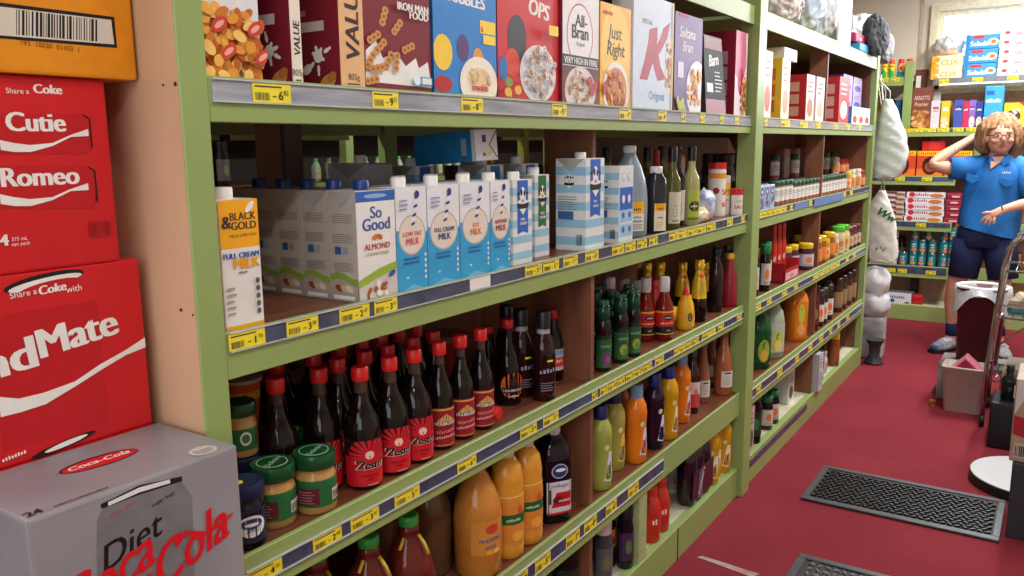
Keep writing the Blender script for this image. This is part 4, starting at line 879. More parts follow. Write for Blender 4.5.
# squat green grape drink / dressing bottles, red sauce bottles
def art_grn(c2, c3):
    def a(S, r): S.rect(-S.U, S.HH*.5, S.U, S.HH, pm(34, 84, 50)); S.ell(0, S.HH*.36, .013, .016, c2); S.ell(.004, S.HH*.3, .008, .01, c3); S.text('Fresh', 0, S.HH*.72, .012, pm(120, 170, 120), 'c', shear=.2, bold=.03); S.lines(-.01, .003, .012, S.HH*.16, 2, c3)
    return a
DGL = gl(14, 40, 26)
for nm, c2, c3 in (('green_squash', pm(150, 170, 60), pm(100, 140, 60)), ('purple_squash', pm(110, 50, 120), pm(150, 80, 140)), ('pink_squash', pm(190, 70, 110), pm(160, 60, 110))):
    @kind(nm, 'dressing bottle', .2)
    def _(c2=c2, c3=c3): return bottle('dressing_bottle', [(.02, 0), (.0225, .004), (.0225, .095, gl(24, 40, 24)), (.021, .105), (.0235, .12, gl(26, 12, 16)), (.021, .138, gl(26, 12, 16)), (.0175, .15), (.0195, .155, gl(20, 66, 44)), (.0195, .182, gl(20, 66, 44)), (.015, .188)], DGL, (cap_(.0155, .184, .199), pl(24, 74, 48)), [(.012, .092, 1.4, pm(40, 90, 50), art_grn(c2, c3))], 20)
def art_red(S, r):
    U, H = S.U, S.HH; S.rect(-U, H*.93, U, H, pm(226, 176, 60)); S.rect(-U, 0, U, H*.04, pm(226, 176, 60)); S.rect(-U, H*.04, U, H*.34, BLK); S.ell(0, H*.72, .018, .008, BLK); S.text('WORLD', 0, H*.69, .008, WHT, 'c', bold=.05); S.text('Chilli Sauce', 0, H*.45, .008, pm(250, 190, 150), 'c', shear=.15); S.text('HOT', 0, H*.14, .008, pm(200, 190, 170))
@kind('red_sauce', 'sauce bottle', .205)
def _():
    return bottle('sauce_bottle', [(.026, 0), (.029, .004), (.0295, .1), (.027, .118), (.018, .14), (.0145, .155), (.014, .165)], gl(120, 22, 14), ([(.0155, .158), (.0165, .162), (.0165, .2), (.0145, .205)], pl(206, 202, 200)), [(.022, .098, 1.5, pm(196, 32, 32), art_red)])
@kind('red_squeeze', 'sauce bottle', .19)
def _():
    def a(S, r): S.text('s', 0, .015, .03, WHT, 'c', shear=.2, bold=.05)
    return bottle('sauce_bottle', [(.024, 0), (.026, .004), (.026, .11), (.02, .14), (.014, .16)], pl(200, 50, 34), (cap_(.017, .157, .19), pl(220, 60, 40)), [(.05, .1, 1.2, pl(200, 50, 34), a)])
@kind('yellow_squeeze', 'mustard bottle', .147)
def _():
    def a(S, r): S.ell(0, .034, .016, .03, pm(120, 90, 60)); S.ell(0, .034, .013, .026, pm(210, 190, 170)); S.ell(0, .03, .009, .016, pm(90, 60, 50))
    return bottle('mustard_bottle', [(.026, 0), (.03, .005), (.031, .05), (.027, .075), (.026, .088), (.021, .1), (.019, .108, pl(232, 180, 30)), (.019, .116, pl(232, 180, 30))], pl(232, 180, 26), ([(.014, .114), (.013, .12), (.0055, .135), (.003, .147)], REDCAP), [(.014, .08, .9, pl(232, 180, 26), a)], capn='nozzle')
@kind('foil_neck', 'sauce bottle', .222)
def _():
    Y = mat('gold_yellow_foil_wrap', (222, 186, 40), .25, metal=.2, nscale=30)
    def a(S, r): S.lines(-.014, .01, .014, .06, 6, pm(170, 140, 90)); S.ell(0, .072, .012, .008, pm(210, 80, 50))
    return bottle('soy_sauce_bottle', [(.025, 0), (.028, .004), (.028, .085), (.0265, .09, Y), (.0235, .14, Y), (.016, .165, Y), (.0135, .18, Y), (.0135, .19, Y)], gl(18, 12, 12), (cap_(.0165, .186, .221), mat('glossy_yellow_cap', (228, 188, 50), .15, metal=.4)), [(.092, .172, 1.1, Y, a)])
@kind('clear_dark', 'vinegar bottle', .24)
def _(): return bottle('vinegar_bottle', [(.024, 0), (.027, .004), (.027, .15), (.022, .175), (.014, .195), (.0135, .215)], gl(44, 24, 24), (cap_(.0165, .212, .24), pl(24, 22, 26)), [(.03, .1, 1.3, gl(30, 18, 20), None)])
@kind('ketchup', 'sauce bottle', .208)
def _(): return bottle('sauce_bottle', [(.026, 0), (.0295, .005), (.03, .05), (.028, .08), (.0285, .1), (.024, .125), (.016, .155), (.0135, .18), (.013, .188)], pl(150, 30, 44), (cap_(.0155, .185, .207), pl(226, 170, 30)), [], 22)
@kind('white_tube', 'sauce bottle', .17)
def _(): return bottle('sauce_bottle', [(.018, 0), (.02, .004), (.02, .12), (.016, .14)], pl(206, 206, 200), (cap_(.014, .138, .17), pl(200, 200, 204)), [(.02, .09, 1, pm(30, 70, 50), None)])
@kind('dark_green_small', 'sauce bottle', .2)
def _():
    def a(S, r): S.ell(0, .03, .012, .018, pm(206, 120, 60)); S.rect(-.01, .004, .01, .012, pm(190, 190, 90))
    return bottle('sauce_bottle', [(.02, 0), (.0235, .004), (.0235, .11), (.018, .135), (.0115, .155), (.011, .175)], gl(30, 26, 22), (cap_(.0135, .17, .198), pl(20, 80, 50)), [(.02, .085, 1.3, pm(30, 84, 50), a)])
# juices
def grip(prof): return prof
@kind('big_juice', 'juice bottle', .275)
def _():
    def a(S, r): S.ell(.012, .06, .018, .012, pm(206, 70, 50)); S.text('PINEAPPLE', .008, .03, .013, pm(90, 90, 150), 'c', bold=.03, rot=.05); S.text('JUICE', .008, .014, .011, pm(90, 90, 150), 'c'); S.bits(-.005, -.03, .035, .006, 8, [pm(226, 176, 40), pm(236, 196, 80)], .010)
    t = bottle('juice_bottle', [(.05, 0), (.056, .008), (.057, .14), (.053, .17), (.04, .205), (.026, .235), (.02, .242), (.018, .252)], gl(196, 128, 52, .1), (cap_(.021, .25, .275), pl(50, 170, 60)), [(.06, .14, .7, gl(208, 142, 60, .1), a)], 28); return t
@kind('brown_juice', 'juice bottle', .285)
def _(): return bottle('juice_bottle', [(.05, 0), (.056, .008), (.057, .14), (.053, .17), (.04, .205), (.026, .235), (.02, .25), (.018, .262)], gl(112, 80, 52, .1), (cap_(.021, .258, .285), pl(60, 150, 60)), [], 28)
@kind('orange_juice', 'juice bottle', .272)
def _():
    OJ = gl(214, 148, 50, .1)
    def a(S, r): S.rect(-S.U, .05, S.U, .075, pm(30, 96, 44)); S.text('ORCHARD', .0, .058, .010, pm(200, 220, 190), 'c', bold=.03); S.rect(-S.U, .0, S.U, .0012, pm(240, 206, 140)); S.rect(-S.U, .118, S.U, .1195, pm(240, 206, 140)); S.ell(.018, .084, .008, .01, pm(206, 80, 50)); S.ell(.01, .02, .016, .014, pm(240, 170, 60))
    return bottle('juice_bottle', [(.036, 0), (.041, .006), (.0415, .03), (.0395, .036), (.0415, .042), (.0415, .155), (.04, .16), (.0405, .19), (.035, .225), (.022, .245), (.018, .25)], OJ, (cap_(.0195, .248, .27), pl(214, 208, 196)), [(.04, .16, 1.5, gl(216, 140, 56, .15), a)], 26)
@kind('cranberry', 'juice bottle', .258)
def _():
    def a(S, r):
        S.rect(-S.U, 0, S.U, .09, pm(214, 214, 222)); S.rect(-S.U, 0, S.U, .006, pm(200, 30, 44)); S.ell(0, .118, .022, .02, pm(180, 190, 200)); S.ell(0, .118, .019, .017, pm(20, 50, 110)); S.ell(.002, .121, .014, .005, WHT, a=.3)
        S.text('Low', -.014, .075, .014, pm(60, 70, 140), 'c'); S.text('Sugar', .01, .075, .014, pm(60, 70, 140), 'c', maxw=.03); S.poly([(-.022, .02), (.03, .02), (.03, .06), (-.01, .06)], pm(190, 30, 44)); S.ell(-.005, .04, .014, .011, pm(120, 16, 34)); S.text('Cranberry', .012, .034, .008, WHT, 'c', maxw=.03); S.rect(-.028, .03, -.022, .07, INK)
    return bottle('juice_bottle', [(.04, 0), (.043, .006), (.043, .145), (.0425, .16), (.041, .19), (.03, .218), (.019, .231), (.018, .238)], gl(20, 14, 24), (cap_(.021, .234, .258), pl(206, 204, 206)), [(.026, .168, .75, gl(22, 18, 28), a)], 28, sq=4)
@kind('green_juice', 'juice bottle', .27)
def _(): return bottle('juice_bottle', [(.036, 0), (.04, .005), (.04, .18), (.03, .22), (.016, .25)], gl(30, 52, 20), (cap_(.018, .246, .27), pl(30, 80, 40)), [])
def clearjug():
    t = bottle('juice_bottle', [(.046, 0), (.05, .006), (.05, .12), (.04, .17), (.024, .21), (.02, .225), (.0215, .232), (.02, .236), (.018, .25)], gl(104, 34, 26, .08), (cap_(.0215, .243, .268), pl(60, 170, 70)), [], 24, sq=3)
    b = MB(); YS = pl(206, 170, 40); b.tube([(.022, .012, .222), (.036, .02, .2), (.044, .024, .18)], .004, YS, 6); b.build('yellow_sleeve', t); b = MB(); b.tube([(.02, -.02, .222), (.03, -.034, .2)], .004, YS, 6); b.build('yellow_sleeve', t); return t
KINDS['clearjug'] = (clearjug, 'juice bottle', .27)
# cordial bottles with a waisted body and slanting label
def cordial(name, col, capc, labc, h=.252):
    def f():
        def a(S, r):
            S.poly([(-.02, .008), (.006, .002), (.026, .085), (.002, .092)], labc); S.text("Cottee's", .0, .012, .021, pm(30, 40, 120), 'l', rot=1.25, bold=.05); S.ell(-.008, .104, .008, .009, pm(214, 226, 160))
        return bottle('cordial_bottle', [(.029, 0), (.034, .006), (.035, .05), (.032, .09), (.0315, .12), (.0345, .16), (.032, .185), (.022, .205), (.018, .21)], gl(*col, .1), (cap_(.0205, .207, .25), pl(*capc)), [(.025, .15, 1.2, gl(*col, .1), a)], 24)
    KINDS[name] = (f, 'cordial bottle', h)
W_ = pm(214, 214, 226)
cordial('lime_cordial', (158, 168, 80), (30, 50, 110), W_); cordial('lemon_cordial', (170, 160, 80), (30, 50, 110), pm(236, 190, 70)); cordial('orange_cordial', (226, 124, 30), (120, 156, 190), W_); cordial('dull_orange_cordial', (176, 96, 40), (110, 130, 150), W_)
cordial('grape_cordial', (36, 16, 40), (34, 50, 130), W_); cordial('gold_cordial', (206, 154, 20), (30, 46, 130), pm(236, 226, 190))
@kind('peach_syrup', 'syrup bottle', .262)
def _():
    def a(S, r): S.rect(-.014, S.HH*.82, .014, S.HH*.92, INK); S.lines(-.014, .008, .014, S.HH*.7, 5, pm(170, 160, 160))
    return bottle('syrup_bottle', [(.032, 0), (.0365, .006), (.0365, .11), (.03, .15), (.018, .2), (.0135, .235)], gl(170, 96, 60, .1), (cap_(.0155, .232, .262), pl(150, 90, 60)), [(.035, .1, .75, pm(220, 212, 206), a)])
@kind('slim_syrup', 'syrup bottle', .24)
def _():
    def a(S, r): S.rect(-.012, S.HH*.8, .012, S.HH*.9, INK); S.lines(-.012, .008, .012, S.HH*.7, 4, pm(170, 160, 160))
    return bottle('syrup_bottle', [(.024, 0), (.027, .005), (.027, .1), (.022, .14), (.014, .18), (.0125, .215)], gl(150, 90, 64, .1), (cap_(.0145, .212, .24), pl(140, 90, 66)), [(.025, .09, .9, pm(214, 206, 200), a)])
@kind('dark_red_label', 'syrup bottle', .24)
def _():
    def a(S, r): S.rect(-S.U, 0, S.U, .05, pm(190, 60, 66)); S.ell(0, .06, .009, .012, pm(200, 120, 120))
    return bottle('syrup_bottle', [(.026, 0), (.03, .005), (.03, .13), (.025, .16), (.014, .19), (.013, .215)], gl(50, 16, 16), (cap_(.016, .212, .24), pl(26, 90, 50)), [(.025, .12, .7, pm(214, 196, 190), a)])
# level 2 extras
@kind('clear_jug', 'vinegar jug', .268)
def _():
    def a(S, r): S.rect(-S.U, S.HH*.6, S.U, S.HH, pm(240, 176, 24)); S.text('HOME', 0, S.HH*.7, .012, BLK, 'c', bold=.04); S.text('WHITE', 0, S.HH*.44, .009, pm(40, 120, 80), 'c', bold=.04); S.text('VINEGAR', 0, S.HH*.3, .009, pm(40, 120, 80), 'c'); S.lines(-.018, .004, .018, S.HH*.25, 3, INK)
    return bottle('vinegar_jug', [(.048, 0), (.054, .008), (.055, .1), (.053, .14), (.046, .175), (.034, .21), (.02, .238), (.018, .25)], gl(168, 184, 196, .25, .35), (cap_(.02, .246, .267), pl(224, 224, 222)), [(.02, .105, .42, pm(226, 222, 214), a)], 28)
@kind('dark_vinegar', 'vinegar bottle', .203)
def _():
    def a(S, r): S.rect(-S.U, S.HH*.72, S.U, S.HH, pm(236, 170, 30)); S.text('GOLD ', 0, S.HH*.78, .008, BLK, 'c'); S.text('MALT', 0, S.HH*.45, .009, pm(120, 90, 40), 'c'); S.lines(-.014, .006, .014, S.HH*.35, 4, pm(206, 170, 60))
    return bottle('vinegar_bottle', [(.028, 0), (.031, .005), (.031, .14), (.027, .165), (.019, .178), (.018, .185)], gl(46, 46, 52, .15), (cap_(.02, .182, .203), pl(222, 222, 220)), [(.008, .092, .6, pm(232, 226, 206), a)], 24, sq=3.2)
def oil(name, col, lab, art, tr=0, neck=(.0125)):
    def f(): return bottle('oil_bottle', [(.024, 0), (.0275, .005), (.0285, .14), (.026, .16), (.016, .18), (neck, .195), (neck, .222)], gl(*col, .05, tr), ([(.0145, .214), (.0145, .258), (.0135, .261)], pl(26, 24, 26)), [(.02, .12, .85, lab, art)], 22)
    KINDS[name] = (f, 'oil bottle', .262)
oil('olive_oil', (96, 92, 40), pm(210, 206, 186), lambda S, r: (S.text('Casa', .003, .02, .02, INK, 'l', rot=PI/2, shear=.2), S.rect(-.012, .005, .012, .012, pm(150, 160, 90))))
oil('black_oil', (22, 26, 24), pm(206, 202, 190), lambda S, r: S.text('Oliva', .003, .02, .016, INK, 'l', rot=PI/2))
oil('clear_oil', (196, 196, 130), pm(176, 190, 70), lambda S, r: (S.ell(0, .045, .02, .018, BLK), S.text('Grape', 0, .042, .010, WHT, 'c'), S.rect(-S.U, .0, S.U, .008, pm(90, 120, 40))), .25)
@kind('salt_canister', 'salt canister', .2)
def _():
    def a(S, r): S.rect(-S.U, .135, S.U, .155, pm(236, 150, 30)); S.text('SA', .004, .075, .03, REDL, 'l', bold=.05, maxw=.04); S.text('SA', .004, .03, .024, REDL, 'l', bold=.05); S.ell(-.02, .09, .012, .012, pm(150, 30, 50))
    return bottle('salt_canister', [(.032, 0), (.033, .003), (.033, .18)], pm(232, 228, 220), ([(.034, .176), (.034, .199), (.032, .2)], pl(200, 30, 40)), [(.006, .172, 1.5, pm(232, 228, 220), a)], 26, capn='lid')
@kind('pepper_tin', 'salt canister', .102)
def _():
    def a(S, r): S.text('SALT', 0, .02, .018, REDL, 'c', bold=.04); S.text('TABLE', 0, .045, .01, REDL, 'c')
    return bottle('salt_canister', [(.021, 0), (.022, .003), (.022, .08)], pm(230, 226, 220), ([(.023, .078), (.023, .1), (.021, .102)], pl(196, 28, 40)), [(.006, .074, 1.4, pm(230, 226, 220), a)], 22, capn='lid')
@kind('yellow_shaker', 'salt canister', .15)
def _():
    def a(S, r): S.rect(-S.U, .07, S.U, .12, pm(236, 180, 20)); S.text('ABLE', 0, .05, .012, REDL, 'c'); S.text('445', 0, .085, .014, BLK)
    return bottle('salt_canister', [(.019, 0), (.02, .003), (.02, .13)], pm(230, 226, 214), ([(.0205, .128), (.0205, .149), (.019, .15)], pl(226, 222, 214)), [(.004, .126, 1.4, pm(230, 226, 214), a)], 20, capn='lid')
@kind('grinder', 'spice grinder', .12)
def _(): return bottle('spice_grinder', [(.022, 0), (.024, .004), (.024, .07), (.021, .08)], gl(60, 60, 62, .1), (cap_(.025, .078, .12), pl(34, 32, 36)), [(.01, .06, 1.2, pm(70, 68, 70), None)], 18)
@kind('spice', 'spice jar', .12)
def _():
    def a(S, r): S.lines(-.014, .02, .014, .055, 4, pm(110, 110, 110)); S.rect(-S.U, .0, S.U, .006, pm(190, 60, 60))
    return bottle('spice_jar', [(.017, 0), (.0185, .003), (.0185, .085), (.0165, .094)], gl(150, 120, 90, .1), (cap_(.0185, .093, .115), pl(20, 74, 50)), [(.018, .085, 1.5, pm(222, 222, 218), a)], 14)
@kind('small_spice', 'spice jar', .1)
def _():
    def a(S, r): S.lines(-.012, .012, .012, .045, 4, pm(110, 110, 110)); S.rect(-S.U, 0, S.U, .004, pm(190, 60, 60))
    return bottle('spice_jar', [(.0155, 0), (.017, .003), (.017, .07), (.0155, .078)], gl(160, 120, 80, .1), (cap_(.0172, .077, .098), pl(20, 74, 50)), [(.016, .07, 1.5, pm(226, 226, 222), a)], 14)
def jar(name, nm, col, lid, lab, h=.11, r=.032, capc=None, cat='jar'):
    def f():
        t = bottle(nm, [(r*.9, 0), (r, .004), (r, h*.66), (r*.84, h*.78), (r*.84, h*.82)], gl(*col, .1), (cap_(r*.9, h*.8, h), pl(*lid)), [(h*.14, h*.6, 1.3, pm(*lab), lambda S, r_: (S.ell(0, S.HH*.5, r_*.45, S.HH*.25, pm(min(255, lab[0]+20), 120, 70)), S.lines(-r_*.6, .002, r_*.6, S.HH*.2, 2, INK)))], 18, capn='lid')
        return t
    KINDS[name] = (f, cat, h)
jar('purple_jar', 'glass_jar', (70, 34, 60), (226, 190, 40), (196, 186, 196), .13, .04)
jar('honey_jar', 'glass_jar', (160, 80, 30), (226, 190, 40), (214, 150, 40), .13, .034)
jar('mayo_jar', 'glass_jar', (214, 196, 140), (90, 190, 60), (200, 190, 140), .14, .04)
jar('brown_jar', 'glass_jar', (90, 50, 40), (110, 60, 50), (190, 176, 160), .12, .034)
jar('red_lid_jar', 'glass_jar', (150, 50, 36), (180, 36, 36), (200, 140, 110), .085, .038)
jar('yellow_small_jar', 'glass_jar', (214, 150, 50), (226, 190, 60), (226, 200, 150), .09, .02)
jar('white_small_jar', 'glass_jar', (214, 206, 190), (214, 206, 190), (206, 150, 90), .095, .022)
jar('dark_jar', 'glass_jar', (34, 26, 26), (30, 26, 30), (90, 80, 76), .12, .03)
jar('white_tub', 'plastic_tub', (214, 210, 206), (214, 210, 206), (200, 190, 190), .127, .036, cat='tub')
jar('oyster', 'sauce_bottle', (30, 24, 26), (28, 110, 60), (206, 200, 190), .2, .022, cat='sauce bottle')
jar('red_bottle_far', 'syrup_bottle', (90, 20, 24), (60, 20, 20), (110, 30, 30), .24, .03, cat='syrup bottle')
jar('white_label_far', 'syrup_bottle', (50, 26, 24), (70, 60, 56), (216, 212, 200), .2, .03, cat='syrup bottle')
jar('brown_label_far', 'syrup_bottle', (76, 46, 34), (60, 44, 40), (150, 130, 100), .2, .028, cat='syrup bottle')
jar('grape_small', 'cordial_bottle', (24, 20, 36), (20, 40, 34), (70, 40, 80), .2, .026, cat='cordial bottle')
jar('grey_bottle', 'vinegar_bottle', (70, 72, 80), (214, 210, 206), (90, 92, 100), .2, .028, cat='vinegar bottle')
jar('black_gourd', 'juice_bottle', (16, 24, 20), (20, 36, 28), (30, 44, 34), .24, .04, cat='juice bottle')
jar('honey_bottle', 'honey_bottle', (140, 74, 36), (226, 190, 60), (150, 84, 44), .2, .026, cat='honey bottle')
@kind('fruit_can', 'tin', .14)
def _():
    def a(S, r): S.rect(-S.U, 0, -S.U*.1, S.HH*.55, pm(214, 210, 200)); S.ell(.01, S.HH*.7, .02, .014, pm(110, 60, 30)); S.rect(S.U*.1, .0, S.U, S.HH*.5, pm(30, 30, 34)); S.ell(.022, S.HH*.78, .008, .01, pm(226, 80, 40))
    return bottle('food_tin', [(.034, 0), (.036, .002), (.036, .005), (.035, .007), (.035, .13), (.036, .133), (.036, .137), (.034, .138), (.0335, .134)], mat('tin_plate', (150, 148, 146), .25, metal=.9), None, [(.01, .125, 1.6, pm(214, 150, 70), a)], 24)
@kind('teal_tin', 'tin', .11)
def _():
    def a(S, r): S.text('COL', 0, S.HH*.6, .022, pm(206, 226, 230), 'c', bold=.06); S.text('OUR', 0, S.HH*.4, .018, pm(206, 226, 230), 'c', bold=.05); S.ell(0, S.HH*.2, .024, .014, pm(226, 130, 70))
    return bottle('food_tin', [(.034, 0), (.0355, .002), (.035, .006), (.035, .104), (.0355, .108), (.034, .11)], mat('tin_plate', (150, 148, 146), .25, metal=.9), None, [(.006, .104, 2.2, pm(20, 120, 130), a)], 20)
@kind('white_tin', 'tin', .11)
def _():
    def a(S, r): S.text('SPAM', 0, S.HH*.62, .016, pm(40, 70, 140), 'c', bold=.05) if False else S.rect(-.02, S.HH*.6, .02, S.HH*.8, pm(40, 70, 140)); S.ell(0, S.HH*.3, .026, .02, pm(214, 140, 90)); S.ell(0, S.HH*.34, .014, .01, pm(200, 90, 50))
    return bottle('food_tin', [(.034, 0), (.0355, .002), (.035, .006), (.035, .104), (.0355, .108), (.034, .11)], mat('tin_plate', (150, 148, 146), .25, metal=.9), None, [(.006, .104, 2.2, pm(214, 206, 206), a)], 20)
@kind('spray_can', 'spray can', .13)
def _():
    def a(S, r): S.poly([(-.022, 0), (.022, 0), (.022, .04), (-.022, .07)], pm(40, 170, 70)); S.rect(-.018, .075, .018, .085, pm(214, 60, 40))
    return bottle('spray_can', [(.027, 0), (.028, .003), (.028, .095), (.022, .104)], pl(226, 206, 50), (cap_(.024, .1, .132), pl(230, 80, 30)), [(.004, .094, 1.6, pm(232, 214, 50), a)], 18)
@kind('teal_spray', 'spray can', .13)
def _():
    def a(S, r): S.rect(-S.U, 0, S.U, .04, pm(40, 170, 160)); S.ell(0, .062, .02, .024, pm(240, 240, 226)); S.ell(0, .062, .014, .016, pm(230, 90, 40))
    return bottle('spray_can', [(.031, 0), (.032, .003), (.032, .095), (.024, .104)], pl(236, 130, 50), (cap_(.026, .1, .132), pl(226, 80, 40)), [(.004, .094, 1.6, pm(240, 140, 50), a)], 18)
@kind('green_detergent', 'cordial bottle', .29)
def _():
    def a(S, r): S.ell(.0, .05, .024, .05, pm(150, 170, 60)); S.ell(.002, .03, .016, .024, pm(226, 170, 60)); S.text('Lime', -.002, .06, .014, pm(30, 70, 30), 'l', rot=1.3)
    return bottle('cordial_bottle', [(.04, 0), (.045, .006), (.045, .17), (.038, .21), (.022, .245), (.018, .255)], gl(20, 76, 40, .1), (cap_(.021, .252, .29), pl(60, 180, 60)), [(.03, .16, .9, gl(22, 80, 44, .1), a)], 24, sq=2.6)
@kind('clear_cordial', 'cordial bottle', .29)
def _():
    def a(S, r): S.ell(.0, .05, .024, .05, pm(190, 200, 90)); S.ell(.002, .03, .016, .024, pm(236, 206, 120)); S.text('Lime', -.002, .06, .014, pm(30, 70, 30), 'l', rot=1.3)
    return bottle('cordial_bottle', [(.04, 0), (.045, .006), (.045, .17), (.038, .21), (.022, .245), (.018, .255)], gl(176, 190, 170, .15, .2), (cap_(.021, .252, .29), pl(70, 190, 70)), [(.03, .16, .9, gl(180, 192, 172, .15), a)], 24, sq=2.6)
@kind('tall_orange', 'juice bottle', .29)
def _():
    def a(S, r): S.ell(0, .12, .014, .05, pm(190, 200, 70)); S.ell(0, .04, .018, .03, pm(236, 160, 90)); S.text('O', 0, .14, .014, pm(60, 110, 40), 'c', bold=.05)
    return bottle('juice_bottle', [(.046, 0), (.05, .006), (.051, .2), (.042, .235), (.024, .262), (.02, .268)], gl(214, 124, 30, .15), (cap_(.023, .265, .29), pl(70, 180, 60)), [(.02, .2, .55, gl(216, 128, 34, .15), a)], 26, sq=2.6)

# ============================================================ SETTING THE BOTTLES OUT
AZ = lambda x, y: math.atan2(0-y, 0-x)      # bearing back to the aisle start
def turn(x, y, k=.6): return -(PI/2-math.atan2(-x, y))*0 + (math.atan2(-y, -x)*k)
def P(kind_, label, lvl, px, x=-1.045, rot=None, **kw):
    o = put(kind_, label, lvl, px, x, **kw)
    l = o.location; o.rotation_euler = (0, 0, (math.atan2(-l.y, -l.x)*.55) if rot is None else rot)
    return o
def T(kind_, label, lvl, tp, **kw):
    o = put(kind_, label, lvl, tp=tp, **kw); l = o.location; o.rotation_euler = (0, 0, math.atan2(-l.y, -l.x)*.55); return o
def B(kind_, label, lvl, px, py, x, **kw):
    """a product at the back: its top shows at (px, py), it stands x from the aisle line"""
    o = put(kind_, label, lvl, xy=(0, 0), **kw); p = wx(px, py, x); k = (p.z-LV[lvl])/KINDS[kind_][2]; o.location = (x, p.y, LV[lvl])
    if not .72 < k < 1.5: print('TALL', label, round(k, 2)); k = min(1.5, max(.72, k))
    o.scale = (1, 1, k); o.rotation_euler = (0, 0, math.atan2(-p.y, 1)*.5); return o
# --- milk shelf, beyond the partition
P('clear_jug', 'clear plastic jug of white vinegar with a white cap', 2, 629, -1.075)
P('dark_vinegar', 'dark vinegar bottle with white cap and yellow label beside the clear jug', 2, 656, -1.045)
P('olive_oil', 'tall olive coloured oil bottle with black cap, left of the black one', 2, 672, -1.045)
P('black_oil', 'tall black glass oil bottle between two lighter oil bottles', 2, 682, -1.06)
P('clear_oil', 'clear oil bottle with black cap and lime green label', 2, 694, -1.04)
P('salt_canister', 'white salt canister with red lid and orange band', 2, 718, -1.09)
P('yellow_shaker', 'small white shaker with a yellow label beside the salt canister', 2, 730, -1.06)
P('pepper_tin', 'short salt canister with a red lid against the middle post', 2, 741, -1.03)
B('red_squeeze', 'bottle with a red cap behind the dark vinegar', 2, 657, 150, -1.2).scale.xy = (.6, .6)
for i, (px, py) in enumerate(((648, 147), (607, 147), (662, 146))): B('olive_oil', ['black capped bottle close behind the clear jug', 'black capped bottle half hidden by the clear jug', 'black capped bottle above the dark vinegar'][i], 2, px, py, -1.17-.03*i)
for i, (px, py, x) in enumerate(((712, 150, -1.26), (724, 150, -1.2), (735, 152, -1.2))): P('dark_jar', ['left large black lidded jar behind the salt', 'middle large black lidded jar behind the salt', 'right large black lidded jar behind the salt'][i], 2, px, x).scale = (1.3, 1.3, 1.9)
P('grinder', 'grey spice grinder behind the short salt canister', 2, 737, -1.1)
P('pepper_tin', 'white tub with a red lid half behind the middle post', 2, 748, -1.16).scale = (1.3, 1.3, 1.4)
b = MB(); OW = mat('orange_white_bag', (206, 120, 50), .4, dark=(206, 200, 196), nscale=14)
b.box(-.06, -.08, 0, .06, .08, .23, OW, .02); o = b.build('snack_bag'); q = wx(698, 165, -1.45); o.location = (-1.3, 3.02, Z2); tag(o, 'orange and white packet standing behind the clear oil bottle', 'packet')
b = MB(); FOIL = mat('blue_white_plastic_sachet', (226, 228, 232), .25, dark=(60, 90, 170), nscale=22, bump=.4, bscale=40)
b.blob((0, 0, .055), .04, .055, .055, FOIL, .35, 3.2, 3, 2, flat=0, crease=True); o = b.build('salt_bag'); p = wx(707, 225, -1.05); o.location = (-1.06, 2.82, Z2+.002); tag(o, 'crumpled blue and white salt bag lying against the canister', 'bag')
b = MB(); b.blob((0, 0, .026), .035, .06, .03, mat('white_yellow_sachet', (230, 226, 218), .25, dark=(236, 180, 40), nscale=9, bump=.3), .3, 2.6, 3, 5, flat=0, crease=True); o = b.build('salt_bag'); o.location = (-1.045, 2.735, Z2); tag(o, 'white and yellow bag lying under the blue and white one', 'bag')

# --- sauce shelf
P('mustard_jar', 'green lidded jar, left one of the front pair', 3, 272, -1.085)
P('mustard_jar', 'green lidded jar, right one of the front pair beside the red sunburst bottle', 3, 313, -1.05)
T('mustard_jar', 'green lidded jar behind the front pair', 3, (287, 440))
P('blue_jar', 'dark blue lidded jar at the left end of the sauce shelf', 3, 249, -1.035)
o = P('blue_jar', 'dark lidded jar under the small green jar', 3, 244, -1.14); o2 = P('small_green_jar', 'small green lidded jar standing on top of another jar', 3, 246, -1.14, z=LV[3]+.108); o2.location.x = o.location.x; o2.location.y = o.location.y
o = put('mustard_jar', 'jar holding up the orange noodle tub', 3, xy=(0, 0)); p = wx(240, 380, -1.24); o.location = (-1.24, p.y, LV[3]); k = (p.z-.09-LV[3])/.1055; o.scale = (1, 1, k)
o = put('orange_tub', 'orange noodle tub at the back left of the sauce shelf', 3, xy=(-1.24, p.y), z=p.z-.0885, rot=-.5)
B('noodle_tub', 'green paper tub with a pale rim behind the dark bottles', 3, 276, 374, -1.36).scale.xy = (1, 1)
B('noodle_tub', 'second green tub further along at the back', 3, 322, 366, -1.37); B('noodle_tub', 'third green tub hidden deeper behind the dark bottles', 3, 362, 352, -1.38)
ZR = [(366, 363, 'front dark sauce bottle with a sunburst label and red cap'), (389, 346, 'second sunburst labelled sauce bottle from the left in front'), (413, 361, '')]
fr = [('zesto', 362, 'front sunburst labelled dark sauce bottle, leftmost of the front row'), ('zesto', 391, 'sunburst labelled dark sauce bottle, second of the front row'), ('zesto', 415, 'sunburst labelled dark sauce bottle, third of the front row'),
      ('holbrook', 440, 'maroon labelled dark sauce bottle, first of its three in front'), ('holbrook', 461, 'maroon labelled dark sauce bottle, middle of its three in front'), ('holbrook', 481, 'maroon labelled dark sauce bottle, last of its three in front')]
for i, (k_, px, l_) in enumerate(fr): P(k_, l_, 3, px, -1.05, rot=math.radians(-26))
GRP = 'red capped dark sauce bottles crowded behind the front row'
